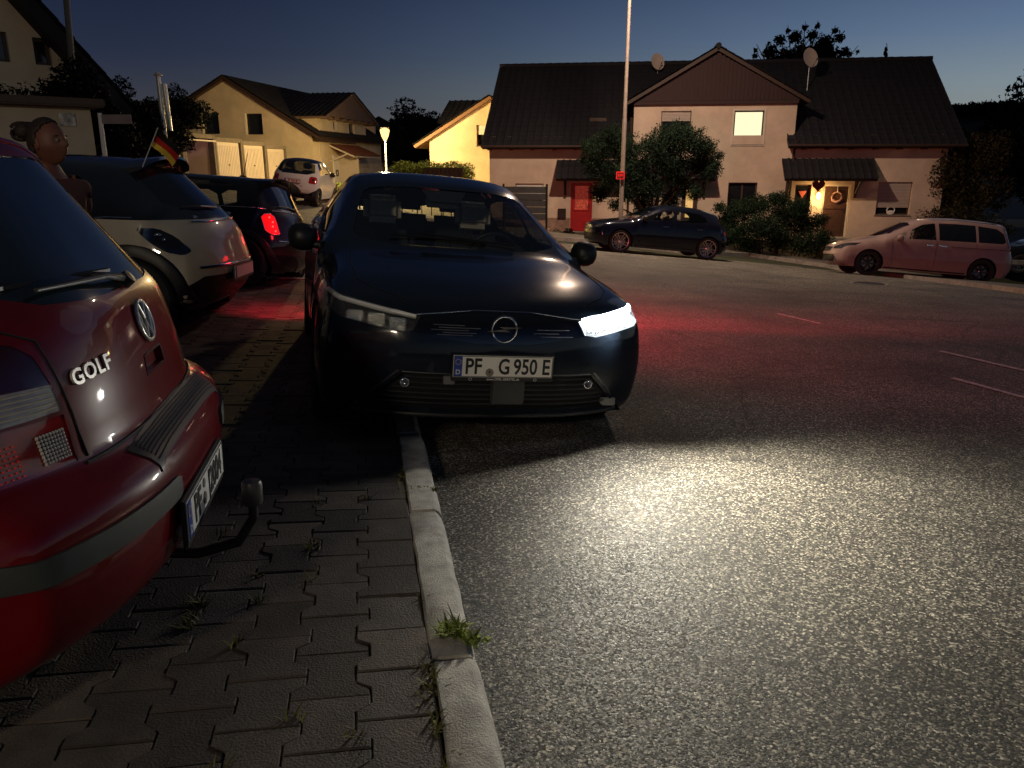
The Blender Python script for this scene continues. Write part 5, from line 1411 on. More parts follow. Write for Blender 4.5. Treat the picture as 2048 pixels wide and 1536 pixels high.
golf['label'] = 'dark red hatchback seen from its tail, tow bar sticking out, closest to the viewer'
rear = lambda x: (lambda c: c.x < car.X(x))
f = car.cut(car.smoothp([(-.60, .985), (.60, .985), (.47, 1.335), (-.47, 1.335)], 3), (1, 2), lambda c: c.x < car.X(3.55) and c.z > .95)
car.take(f, 'rear_window', mat('dusty_dark_glass', (.012, .018, .022), .10, coat=.6, var=.4, scale=3), golf, .004)
win_side(car, golf, [(1.32, .965), (1.9, 1.24), (2.2, 1.30), (2.32, 1.30), (2.30, .965)], M_darkglass)
win_side(car, golf, [(2.38, .965), (2.40, 1.30), (2.9, 1.305), (3.22, 1.27), (3.35, 1.12), (3.38, 1.0)], M_darkglass)
# tail lights (wrap the corner)
for sg in (-1, 1):
    def band(pl, nm, m_, ins=.003, lab=None, par=None):
        pl = [(sg*a, b_) for a, b_ in pl]
        if sg < 0: pl = pl[::-1]
        f = car.cut(pl, (1, 2), lambda c: c.x < car.X(3.68)); return car.take(f, nm, m_, par or golf, ins, label=lab)
    tl = band([(.53, .74), (.53, .765), (.9, .775), (.9, .66), (.535, .655)], 'tail_light', M_redlens)
    M_clearlens = mat('ribbed_clear_lens', (.42, .36, .30), .2, coat=1, var=.2, scale=40)
    band([(.53, .775), (.53, .835), (.9, .855), (.9, .775)], 'indicator_lens', M_clearlens, .002, None, tl)
    band([(.53, .836), (.535, .90), (.56, .93), (.60, .945), (.9, .945), (.9, .856)], 'brake_lens', mat('smoked_red_lens', (.035, .003, .004), .15, coat=1), .002, None, tl)
    mb = MB()      # ribs
    for k in range(5):
        z = .785+.011*k; P3 = [car.front(sg*y, z+.02*(y-.53), .001, -1) for y in np.linspace(.54, .72, 9)]; mb.tube(P3, .0022, 5)
    mb.build('lens_rib', mat('clear_rib', (.6, .5, .38), .2, coat=1), tl, smooth=60)
    mb = MB()
    for a in range(9):
        for b_ in range(8):
            y = .548+.0078*a; z = .675+.0085*b_; p_ = car.front(sg*y, z, .0015, -1); mb.cbox(p_.x-.002, p_.x+.003, p_.y-.0033, p_.y+.0033, p_.z-.0036, p_.z+.0036, .001)
    mb.build('reversing_lens', mat('reversing_lens', (.55, .52, .46), .3), tl)
    mb = MB()
    for a in range(6):
        for b_ in range(7):
            y = .66+.011*a; z = .668+.011*b_; p_ = car.front(sg*y, z, .001, -1); mb.sphere(p_, .0022, 3)
    mb.build('reflector_bead', mat('red_bead', (.9, .04, .03), .2, emit=(.9, .03, .02), estr=.06), tl)  # faint emission stands in for light caught by the beads
# bumper: protective strips, plate bay, step pad
f = car.cut([(-.42, 4.0), (.42, 4.0), (.42, 4.2), (-.42, 4.2)], (1, 0), lambda c: False)
car.side_ = None
for sg in (-1, 1):
    pl = [(sg*.30, .475), (sg*.30, .515), (sg*.32, .525), (sg*.9, .525), (sg*.9, .465), (sg*.32, .465)]
    if sg < 0: pl = pl[::-1]
    f = car.cut(pl, (1, 2), lambda c: c.x < car.X(3.84)); car.take(f, 'bumper_strip', mat('bumper_rubber', (.045, .05, .045), .5, var=.3, scale=8), golf, -.010)
pl = [(car.X(4.052), -.40), (car.X(4.052), .40), (car.X(4.125), .38), (car.X(4.125), -.38)]
f = car.cut(pl, (0, 1), lambda c: .55 < c.z < .68 and c.x < car.X(3.9)); car.take(f, 'step_pad', M_black, golf, -.004)
mb = MB()
for k in range(7):
    xf = 4.062+.0085*k; mb.tube([car.top(xf, y, .006) for y in np.linspace(-.36, .36, 13)], .0022, 5)
mb.build('step_rib', M_rubber, golf)
# badge, handle outline, letters
def rearM(y, z, off=.003, tilt=True):
    p_ = car.front(y, z, off, -1); n = car.normal_front(y, z, -1)
    zax = n; xax = Vector((0, -1, 0)); xax = (xax-zax*xax.dot(zax)).normalized(); yax = zax.cross(xax)
    return Matrix(((xax.x, yax.x, zax.x, p_.x), (xax.y, yax.y, zax.y, p_.y), (xax.z, yax.z, zax.z, p_.z), (0, 0, 0, 1)))
BM_ = rearM(0, .885, .004)
mb = MB(); r_ = .058; mb.tube([BM_@Vector((r_*math.cos(a), r_*math.sin(a), .003)) for a in np.linspace(0, 2*PI, 37)[:-1]], .0062, 8, closed=True)
def stroke(a, b_, w_=.0065): 
    a, b_ = Vector((*a, .004)), Vector((*b_, .004)); mb.tube([BM_@a, BM_@b_], w_*.75, 6)
stroke((-.022, .050), (0, .006)); stroke((.022, .050), (0, .006))
for s_ in (-1, 1): stroke((s_*.046, .030), (s_*.022, -.046)); stroke((s_*.022, -.046), (0, .0))
mb.build('badge', mat('badge_silver', (.66, .64, .60), .25, metal=.5, var=.1), golf, smooth=60)
mb = MB(); mb.lathe([(.001, .0005), (r_, .0005), (r_, -.003)], 30, 0, BM_); mb.build('badge_disc', mat('badge_dark', (.03, .03, .035), .3), golf)
M_badge = mat('satin_silver', (.62, .60, .56), .3, metal=.35, var=.1)
text_mesh('lettering', 'GOLF', .053, M_badge, golf, rearM(.40, .835, .002), .003, .0012, sx=1.15, spacing=1.12)
hx = [(-.085, .80), (.085, .80), (.095, .745), (-.095, .745), (-.085, .80)]
car.line(hx, .0028, 'handle_recess', M_gap, golf, 'rear', step=.02)
f = car.cut([(-.085, .795), (.085, .795), (.09, .75), (-.09, .75)], (1, 2), lambda c: c.x < car.X(3.9)); car.take(f, 'tailgate_handle', M_redpaint, golf, .018)
for sg in (-1, 1): car.line([(sg*.505, .655), (sg*.51, .93), (sg*.60, .985)], .0035, 'panel_seam', M_gap, golf, 'rear')
car.line([(-.52, .643), (.52, .643)], .005, 'panel_seam', M_gap, golf, 'rear')
# rear plate on the bumper
p_ = car.front(0, .44, .004, -1)
PM = Matrix(((0, 0, -1, p_.x-.014), (-1, 0, 0, 0), (0, 1, 0, .425), (0, 0, 0, 1)))
PM = Matrix.Translation((.004, .085, -.025))@PM; pl_ = eu_plate(golf, PM, '', '')
text_mesh('lettering', 'PF', .112, M_ink, pl_, PM@Matrix.Translation((-.135, -.003, tz)), .0006, .0022, sx=.84)
mb = MB(); mb.lathe([(.001, tz+.001), (.019, tz+.001), (.019, tz-.001)], 20, 0, PM@Matrix.Translation((-.045, -.018, 0))); mb.lathe([(.001, tz+.001), (.014, tz+.001), (.014, tz-.001)], 16, 0, PM@Matrix.Translation((-.045, .028, 0))); mb.build('seal', mat('plate_seal_grey', (.25, .24, .22), .4, metal=.4, var=.5, scale=150), pl_)
text_mesh('lettering', 'J2004', .112, M_ink, pl_, PM@Matrix.Translation((.118, -.003, tz)), .0006, .0022, sx=.80)
# wiper, spoiler edge
W0 = rearM(0.0, .995, .02).translation
mb = MB(); mb.tube([rearM(-.02, 1.0, .012).translation, rearM(.12, 1.015, .022).translation, rearM(.42, 1.02, .02).translation], [.014, .009, .006], 6); mb.tube([rearM(.05, 1.028, .014).translation, rearM(.50, 1.035, .014).translation], .007, 5)
mb.lathe([(.001, .03), (.02, .028), (.024, 0)], 14, 0, rearM(-.02, .995, 0)); mb.build('wiper', M_black, golf, smooth=60)
mb = MB(); mb.tube([car.top(3.64, y, .0) for y in np.linspace(-.5, .5, 15)], .012, 6); mb.build('roof_lip', M_redpaint, golf, smooth=60)
for hx_ in (.90, 3.41): std_wheelwell(car, golf, hx_, .31, .35)
underbody(car, golf)
car.finish(M_redpaint, golf)
for sg in (-1, 1):
    for hx_ in (.90, 3.41): wheel(golf, (car.X(hx_), sg*.755, .31), .31, .195, .20, sg, 7, 'star')
    mirror(car, golf, 1.42, .98, M_redpaint, sg)
TY = Matrix.Translation((0, .06, -.05))
mb = MB()
mb.tube([(car.X(3.9), 0, .24), (car.X(4.12), 0, .22), (car.X(4.24), 0, .25), (car.X(4.29), 0, .33), (car.X(4.29), 0, .40)], [.016, .016, .016, .015, .014], 10)
mb.build('tow_bar', mat('worn_steel', (.035, .028, .022), .55, metal=.6, var=.4, scale=20), golf, smooth=60).matrix_local = TY
mb = MB(); mb.lathe([(.028, -.01), (.031, .0), (.031, .055), (.026, .064), (.001, .066)], 18, 0, Matrix.Translation((car.X(4.29), 0, .385))); mb.build('tow_ball_cap', mat('grey_cap', (.07, .065, .06), .45, metal=.3), golf, smooth=40).matrix_local = TY
# ================================================================== small cream car with floating black roof
spec = dict(L=3.75, res=.05, sm=2, nt=16, nr=18, relax=2, sill=.24, rnd=.09, wf=.80, wr=3.11,
    C=[(.1, .24), (.02, .3), (0, .42), (0, .62), (.06, .76), (.12, .80), (.5, .93), (.84, 1.0), (.92, 1.02), (1.5, 1.38), (1.85, 1.47), (2.4, 1.495), (2.85, 1.48), (3.05, 1.46), (3.12, 1.44), (3.55, 1.04), (3.59, 1.0), (3.69, .86), (3.70, .72), (3.75, .64), (3.75, .44), (3.70, .32), (3.56, .24)],
    E=[(.36, .70, .24), (.28, .74, .3), (.23, .76, .42), (.23, .76, .62), (.27, .75, .76), (.34, .74, .82), (.6, .72, .92), (.93, .69, .985), (1.02, .68, 1.0), (1.62, .56, 1.33), (1.9, .55, 1.40), (2.4, .545, 1.425), (2.8, .53, 1.41), (2.96, .52, 1.39), (3.02, .52, 1.365), (3.36, .61, 1.01), (3.40, .64, .97), (3.50, .70, .86), (3.52, .74, .72), (3.55, .76, .64), (3.56, .77, .44), (3.52, .76, .32), (3.40, .72, .24)],
    W=([.2, .4, .8, 1.4, 2.6, 3.11, 3.4, 3.6, 3.75], [.78, .83, .855, .845, .845, .865, .83, .77, .68]),
    belt=([0, .3, 1.0, 2.5, 3.4, 4], [.82, .84, 1.0, 1.02, 1.03, 1.0]), secz=SECZ, secy=SECY)
spec['crown'] = lambda i, c, e: 2.3
M_cream = paint('cream_paint', (.56, .50, .38), .35, 0, flake=.03, dirt=.08)
M_gblack = mat('gloss_black_paint', (.010, .010, .012), .14, coat=1, var=.2)
car = Car(spec)
ayaw = math.radians(180+1.0)
rp = Vector((-2.52, 7.15)); fd = Vector((math.cos(ayaw), math.sin(ayaw))); cc = rp+fd*(3.75/2)
adam, AM_ = place_car('parked_car', 'cream small car with black roof and wide black wheel arches beside the red car', 'car', cc.x, cc.y, ayaw, car, lift=-.02)
f = car.cut(car.smoothp([(-.56, 1.05), (.56, 1.05), (.48, 1.41), (-.48, 1.41)], 2), (1, 2), lambda c: c.x < car.X(2.98) and c.z > 1.03); car.take(f, 'rear_window', M_darkglass, adam, .005)
f = car.cut(car.smoothp([(-.60, 1.04), (.60, 1.04), (.50, 1.36), (-.50, 1.36)], 2), (1, 2), lambda c: c.x > car.X(1.75) and c.z > 1.0); car.take(f, 'windscreen', M_screen, adam, .005)
win_side(car, adam, [(1.18, 1.0), (1.62, 1.27), (1.9, 1.355), (2.02, 1.36), (1.98, 1.0)], M_screen)
win_side(car, adam, [(2.06, 1.0), (2.10, 1.36), (2.35, 1.355), (2.55, 1.29), (2.82, 1.04), (2.86, 1.0)], M_screen)
# quarter lamp pods
for sg in (-1, 1):
    f = car.cut(car.smoothp(car.sidepoly([(3.17, .925), (3.32, .92), (3.46, .85), (3.56, .74), (3.52, .705), (3.40, .73), (3.27, .81)]), 2), (0, 2), lambda c, sg=sg: c.y*sg > .45)
    t_ = car.take(f, 'tail_light', M_gblack, adam, -.004)
    p0 = car.side(3.33, .865, sg, .008); mb = MB(); mb.sphere(p0, (.035, .012, .016), 6); p1 = car.side(3.38, .825, sg, .008); mb.sphere(p1, (.018, .01, .02), 5); mb.build('reflector', M_refl, t_, smooth=60)
# everything above the waist is the black roof
f = car.cut([(car.X(3.66), .985), (car.X(.9), .975), (car.X(.9), 1.6), (car.X(3.66), 1.6)], (0, 2), lambda c: c.z > .93)
car.take(f, 'roof', M_gblack, adam, .0, skirt=False)
# black lower rear bumper
f = car.cut([(-.9, .24), (.9, .24), (.9, .40), (.62, .52), (-.62, .52), (-.9, .40)], (1, 2), lambda c: c.x < car.X(3.53)); car.take(f, 'bumper', M_black, adam, .006)
for hx_ in (.80, 3.11): std_wheelwell(car, adam, hx_, .335, .365)
for hx_ in (.80, 3.11): arch_trim(car, adam, hx_, .335, .36, .455, M_black, .016)
for sg in (-1, 1):
    car.line([(1.22, .40), (3.0-.33, .40)], .03, 'sill_trim', M_black, adam, 'side', sg)
    car.line([(2.85, .99), (2.95, 1.0), (3.15, 1.0)], .008, 'chrome_trim', M_chrome, adam, 'side', sg)
    car.line([(2.82, 1.0), (2.95, .80), (3.12, .70)], .003, 'panel_seam', M_gap, adam, 'side', sg)
    car.line([(1.12, .45), (1.05, .98)], .003, 'panel_seam', M_gap, adam, 'side', sg)
    car.line([(2.55, .45), (2.62, .70), (2.60, 1.0)], .003, 'panel_seam', M_gap, adam, 'side', sg)
# chrome bits along the rear corner and boot
for sg in (-1, 1):
    mb = MB(); p_ = car.side(3.50, 1.0, sg, .006); mb.sphere(p_, (.03, .012, .014), 6); mb.build('window_trim', M_chrome, adam, smooth=60)
mb = MB(); P3 = [car.front(y, .965, .006, -1) for y in np.linspace(-.5, .5, 13)]; mb.tube(P3, .008, 6); P3 = [car.front(y, .60, .006, -1) for y in np.linspace(-.66, .66, 15)]; mb.tube(P3, .012, 6); mb.build('chrome_trim', M_chrome, adam, smooth=60)
p_ = car.front(0, .56, .01, -1); PM = Matrix(((0, 0, -1, p_.x-.012), (-1, 0, 0, 0), (0, 1, 0, .52), (0, 0, 0, 1)))
pl_ = eu_plate(adam, PM, '', '', blank=True)
# roof spoiler
mb = MB(); pr = []
for y in np.linspace(-.52, .52, 13):
    a = car.top(3.0, y, .01); pr.append((a.x, y, a.z, ))
vs = []
for (x, y, z) in pr: e = 1-(abs(y)/.55)**3*.5; vs += [(x+.10, y, z+.004), (x-.20*e, y, z+.035), (x-.21*e, y, z+.012), (x+.05, y, z-.05)]
mb.add(vs, [(4*i+e, 4*i+(e+1) % 4, 4*i+4+(e+1) % 4, 4*i+4+e) for i in range(12) for e in range(4)]+[(0, 1, 2, 3), (51, 50, 49, 48)])
mb.build('roof_spoiler', M_gblack, adam, smooth=30)
mb = MB(); mb.tube([car.front(0, 1.06, .015, -1), car.front(.25, 1.075, .02, -1), car.front(.45, 1.075, .015, -1)], [.014, .009, .006], 6); mb.build('wiper', M_black, adam)
underbody(car, adam)
car.finish(M_cream, adam)
for sg in (-1, 1):
    for hx_ in (.80, 3.11): wheel(adam, (car.X(hx_), sg*.765, .335), .335, .222, .225, sg, 5, 'loop', m_face=M_white, m_back=M_alloydark)
    mirror(car, adam, 1.30, 1.06, M_gblack, sg)
for y in (-.34, .34): seat(adam, 1.85, y, .48, .36, True, M_seat, car)
for y in (-.30, .30): seat(adam, 2.55, y, .42, .38, True, M_seat, car)
mb = MB(); mb.box(car.X(3.3), car.X(1.0), -.68, .68, .28, .34); mb.prism([(car.X(.95), .97), (car.X(1.4), .95), (car.X(1.45), .6), (car.X(1.1), .5)], -.64, .64, 'y'); mb.box(car.X(3.4), car.X(2.85), -.62, .62, .34, .95); mb.build('cabin_floor', M_dash, adam)
# flag clipped to the side window
fl0 = at(283, 318, 6.3); tip = at(315, 257, 6.15)
flag = thing('flag', 'small black, red and gold flag on a stick clipped to the cream car', 'flag', fl0)
dv = tip-fl0
mb = MB(); mb.tube([Vector((0, 0, -.06)), dv*1.02], .0045, 6); mb.build('stick', M_white, flag)
ux = (at(322, 296, 6.2)-tip)
def fp(s_, t): # s along the drooping fly, t down the stick
    base = dv*(1-t*.50)*1.0
    fly = Vector((.165*s_, .05*math.sin(3*s_), -.185*s_-.02*math.sin(5*s_+t*2)))
    return base+fly*(1-.15*t)+Vector((0, .03*math.sin(6*s_+2*t), 0))
for i, (nm, c_) in enumerate((('black_band', (.01, .01, .01)), ('red_band', (.55, .02, .015)), ('gold_band', (.8, .55, .06)))):
    vs = []; A_n, B_n = 12, 4
    for a in range(A_n+1):
        for b_ in range(B_n+1): vs.append(fp(a/A_n, (i+b_/B_n)/3))
    mb = MB(); mb.add(vs, [(a*(B_n+1)+b_, a*(B_n+1)+b_+1, (a+1)*(B_n+1)+b_+1, (a+1)*(B_n+1)+b_) for a in range(A_n) for b_ in range(B_n)]); mb.build(nm, mat('flag_'+nm, c_, .8), flag, smooth=80)

# ================================================================== dark small car with glowing red tail lamp
spec = dict(L=3.75, res=.055, sm=2, nt=14, nr=16, relax=2, sill=.20, rnd=.08, wf=.70, wr=3.19,
    C=[(.1, .2), (.02, .26), (0, .4), (0, .60), (.06, .74), (.12, .79), (.5, .90), (.95, .97), (1.03, .985), (1.45, 1.33), (1.7, 1.39), (2.3, 1.415), (3.0, 1.40), (3.36, 1.375), (3.42, 1.36), (3.60, .99), (3.63, .96), (3.70, .82), (3.71, .68), (3.75, .60), (3.76, .44), (3.71, .3), (3.58, .2)],
    E=[(.36, .68, .2), (.26, .72, .26), (.20, .74, .4), (.20, .74, .60), (.24, .73, .74), (.32, .72, .81), (.6, .70, .89), (1.0, .68, .95), (1.1, .67, .97), (1.55, .58, 1.29), (1.75, .575, 1.33), (2.3, .57, 1.355), (2.95, .565, 1.335), (3.27, .56, 1.31), (3.33, .56, 1.29), (3.44, .62, .97), (3.46, .64, .94), (3.50, .69, .82), (3.52, .71, .68), (3.56, .73, .60), (3.57, .74, .44), (3.53, .73, .3), (3.42, .70, .2)],
    W=([.2, .4, .7, 1.3, 2.6, 3.19, 3.45, 3.6, 3.75], [.76, .81, .835, .82, .82, .845, .80, .75, .66]),
    belt=([0, .3, 1.1, 2.5, 3.4, 4], [.80, .83, .96, .97, .97, .95]), secz=SECZ, secy=SECY)
spec['crown'] = lambda i, c, e: 2.3
M_darkpaint = paint('dark_grey_paint', (.012, .012, .016), .28, .3, flake=.1)
car = Car(spec)
myaw = math.radians(180-4)
rp = Vector((-2.78, 10.3)); fd = Vector((math.cos(myaw), math.sin(myaw))); cc = rp+fd*(3.75/2)
mini, MM_ = place_car('parked_car', 'black compact car with one tail lamp glowing red, behind the cream car', 'car', cc.x, cc.y, myaw, car)
f = car.cut(car.smoothp([(-.58, 1.0), (.58, 1.0), (.52, 1.32), (-.52, 1.32)], 2), (1, 2), lambda c: c.x < car.X(3.3) and c.z > .97); car.take(f, 'rear_window', M_darkglass, mini, .005)
f = car.cut(car.smoothp([(-.62, 1.0), (.62, 1.0), (.55, 1.30), (-.55, 1.30)], 2), (1, 2), lambda c: c.x > car.X(1.65) and c.z > .97); car.take(f, 'windscreen', M_screen, mini, .005)
win_side(car, mini, [(1.22, .985), (1.5, 1.22), (1.66, 1.28), (2.25, 1.30), (2.25, .985)], M_screen)
win_side(car, mini, [(2.32, .985), (2.32, 1.30), (2.95, 1.28), (3.10, 1.20), (3.15, .99)], M_screen)
for sg in (-1, 1):
    pl = [(sg*.56, .68), (sg*.56, .88), (sg*.60, .915), (sg*.68, .905), (sg*.73, .86), (sg*.74, .70), (sg*.70, .66), (sg*.60, .655)]
    if sg < 0: pl = pl[::-1]
    f = car.cut(pl, (1, 2), lambda c: c.x < car.X(3.4))
    on = sg > 0
    P3 = [car.front(p[0], p[1], .003, -1) for p in pl]
    tl = car.take(f, 'tail_light', mat('lit_red_lens', (.5, .01, .01), .15, coat=1, var=.5, scale=20, emit=(1, .006, .008), estr=.9) if on else M_redlens, mini, -.004, label='lit tail light' if on else None)
    mb = MB(); mb.tube(P3, .007, 6, closed=True); mb.build('chrome_ring', M_chrome, tl, smooth=60)
    if on:
        mb = MB()
        for q in range(4): mb.sphere(car.front(sg*(.62+.02*(q % 2)), .70+.055*q, .008, -1), .012, 4)
        mb.build('bulb', emis('red_bulb', (1, .05, .04), 3), tl)
mb = MB(); P3 = [car.front(y, .955, .004, -1) for y in np.linspace(-.55, .55, 13)]; mb.tube(P3, .007, 6); P3 = [car.front(y, .58, .006, -1) for y in np.linspace(-.62, .62, 15)]; mb.tube(P3, .010, 6); mb.build('chrome_trim', M_chrome, mini, smooth=60)
mb = MB(); q = car.front(0, .80, .01, -1); mb.cbox(q.x-.02, q.x+.01, -.16, .16, .78, .83, .01); mb.build('tailgate_handle', M_chrome, mini)
p_ = car.front(0, .70, .01, -1); PM = Matrix(((0, 0, -1, p_.x-.012), (-1, 0, 0, 0), (0, 1, 0, .69), (0, 0, 0, 1)))
eu_plate(mini, PM, '', '', blank=True)
for hx_ in (.70, 3.19): std_wheelwell(car, mini, hx_, .31, .345)
for hx_ in (.70, 3.19): arch_trim(car, mini, hx_, .31, .34, .41, M_black, .012)
for sg in (-1, 1):
    car.line([(.3, .93), (1.1, .968), (3.45, .972)], .006, 'chrome_trim', M_chrome, mini, 'side', sg)
f = car.cut([(car.X(3.6), 1.33), (car.X(1.5), 1.33), (car.X(1.5), 1.6), (car.X(3.6), 1.6)], (0, 2), lambda c: c.z > 1.2 and c.x > car.X(3.5)); car.take(f, 'roof', M_gblack, mini, 0, skirt=False)
mb = MB(); vs = []
for y in np.linspace(-.54, .54, 11): a = car.top(3.25, y, .008); vs += [(a.x+.1, y, a.z), (a.x-.24, y, a.z+.004), (a.x-.24, y, a.z-.02), (a.x+.05, y, a.z-.05)]
mb.add(vs, [(4*i+e, 4*i+(e+1) % 4, 4*i+4+(e+1) % 4, 4*i+4+e) for i in range(10) for e in range(4)]+[(0, 1, 2, 3), (43, 42, 41, 40)]); mb.build('roof_spoiler', M_gblack, mini, smooth=30)
mb = MB(); a = car.top(2.9, 0, 0); mb.tube([a, a+Vector((-.06, 0, .33))], [.006, .003], 6); mb.cbox(a.x-.05, a.x+.05, -.03, .03, a.z-.01, a.z+.03, .012); mb.build('antenna', M_black, mini)
mb = MB(); mb.tube([car.front(0, 1.0, .015, -1), car.front(.25, 1.015, .02, -1), car.front(.42, 1.015, .015, -1)], [.02, .009, .006], 6); mb.build('wiper', M_black, mini)
underbody(car, mini); car.finish(M_darkpaint, mini)
for sg in (-1, 1):
    for hx_ in (.70, 3.19): wheel(mini, (car.X(hx_), sg*.745, .31), .31, .205, .20, sg, 5, 'star', m_face=M_alloydark)
    mirror(car, mini, 1.32, 1.0, M_black, sg)
ld = D.lights.new('red_tail_glow', 'POINT'); ld.energy = 2.2; ld.color = (1, .03, .04); ld.shadow_soft_size = .05
lo = D.objects.new('red_tail_glow', ld); COL.objects.link(lo); lo.matrix_world = MM_@Matrix.Translation((car.X(3.75)-.12, .66, .78))

# ================================================================== white micro car
spec = dict(L=2.70, res=.07, sm=2, nt=12, nr=14, relax=2, sill=.24, rnd=.08, wf=.42, wr=2.29,
    C=[(.1, .24), (0, .35), (0, .66), (.08, .86), (.3, .98), (.42, 1.02), (.95, 1.45), (1.2, 1.53), (1.6, 1.55), (2.05, 1.52), (2.2, 1.49), (2.46, 1.06), (2.5, 1.02), (2.62, .92), (2.66, .74), (2.70, .60), (2.69, .38), (2.5, .24)],
    E=[(.34, .68, .24), (.22, .72, .35), (.18, .74, .66), (.24, .73, .86), (.42, .71, .97), (.52, .69, 1.0), (1.05, .58, 1.40), (1.25, .57, 1.46), (1.6, .565, 1.485), (2.0, .56, 1.455), (2.1, .56, 1.42), (2.30, .64, 1.03), (2.34, .67, 1.0), (2.44, .73, .90), (2.48, .75, .74), (2.52, .76, .60), (2.51, .75, .38), (2.36, .72, .24)],
    W=([.15, .42, 1.0, 1.8, 2.29, 2.5, 2.7], [.77, .82, .80, .81, .83, .78, .68]),
    belt=([0, .3, 1.0, 2.2, 3], [.98, 1.0, 1.02, 1.03, 1.0]), secz=SECZ, secy=SECY)
spec['crown'] = lambda i, c, e: 2.3
M_whitepaint = paint('white_paint_car', (.62, .60, .55), .3, 0, flake=.02)
car = Car(spec)
sp_ = gp(588, 404); syaw = math.atan2(1, -.02)+math.radians(7)
syaw = math.radians(90-4)
sc2 = Vector((-7.35, 28.0))
smart, SM_ = place_car('parked_car', 'tiny white two-seater with black rear window seen from behind near the garages', 'car', sc2.x, sc2.y, syaw, car)
f = car.cut(car.smoothp([(-.66, 1.03), (.66, 1.03), (.56, 1.44), (-.56, 1.44)], 2), (1, 2), lambda c: c.x < car.X(2.0) and c.z > 1.0); car.take(f, 'rear_window', M_tint, smart, .005)
f = car.cut(car.smoothp([(-.62, 1.04), (.62, 1.04), (.54, 1.42), (-.54, 1.42)], 2), (1, 2), lambda c: c.x > car.X(1.2) and c.z > 1.0); car.take(f, 'windscreen', M_screen, smart, .005)
win_side(car, smart, [(.75, 1.06), (1.1, 1.37), (1.3, 1.42), (1.62, 1.42), (1.62, 1.04)], M_screen)
win_side(car, smart, [(1.70, 1.04), (1.70, 1.42), (1.95, 1.40), (2.10, 1.10), (2.08, 1.04)], M_darkglass)
f = car.cut([(car.X(2.4), 1.40), (car.X(.9), 1.40), (car.X(.9), 1.7), (car.X(2.4), 1.7)], (0, 2), lambda c: c.z > 1.3); car.take(f, 'roof', M_gblack, smart, 0, skirt=False)
for sg in (-1, 1):
    pl = [(sg*.52, .76), (sg*.52, .95), (sg*.56, .98), (sg*.74, .96), (sg*.76, .78), (sg*.72, .74)]
    if sg < 0: pl = pl[::-1]
    f = car.cut(pl, (1, 2), lambda c: c.x < car.X(2.36)); tl = car.take(f, 'tail_light', M_redlens, smart, -.004)
    mb = MB(); mb.sphere(car.front(sg*.64, .86, .0, -1), (.02, .05, .05), 6); mb.build('reflector', M_gblack, tl, smooth=60)
f = car.cut([(-.8, .25), (.8, .25), (.78, .42), (-.78, .42)], (1, 2), lambda c: c.x < car.X(2.35)); car.take(f, 'bumper', M_black, smart, .004)
mb = MB()
for y in (-.42, .42): mb.cbox(car.X(2.69)-.012, car.X(2.66), y-.1, y+.1, .46, .50, .006)
mb.build('reflector_strip', M_chrome, smart)
for y in (-.3, .3):
    mb = MB(); c = car.front(y, .66, .004, -1); mb.sphere(c, .02, 5); mb.build('parking_sensor', M_chrome, smart)
p_ = car.front(0, .80, .01, -1); PM = Matrix(((0, 0, -1, p_.x-.03), (-1, 0, 0, 0), (0, 1, 0, .80), (0, 0, 0, 1)))
pl_ = eu_plate(smart, PM, '', '', blank=True); text_mesh('lettering', 'PF  XW 30', .09, mat('red_ink', (.35, .03, .02), .6), pl_, PM@Matrix.Translation((.02, 0, tz)), .0006, .003, sx=.8)
for hx_ in (.42, 2.29): std_wheelwell(car, smart, hx_, .295, .33)
underbody(car, smart); car.finish(M_whitepaint, smart)
for sg in (-1, 1):
    for hx_ in (.42, 2.29): wheel(smart, (car.X(hx_), sg*.72, .295), .295, .19, .19, sg, 5, 'star', m_face=M_alloydark)
    mirror(car, smart, .95, 1.05, M_black, sg)
for y in (-.30, .30): seat(smart, 1.6, y, .45, .36, True, M_seat, car)
mb = MB(); mb.box(car.X(2.2), car.X(.6), -.66, .66, .30, .36); mb.box(car.X(2.35), car.X(2.0), -.6, .6, .36, 1.0); mb.build('cabin_floor', M_dash, smart)

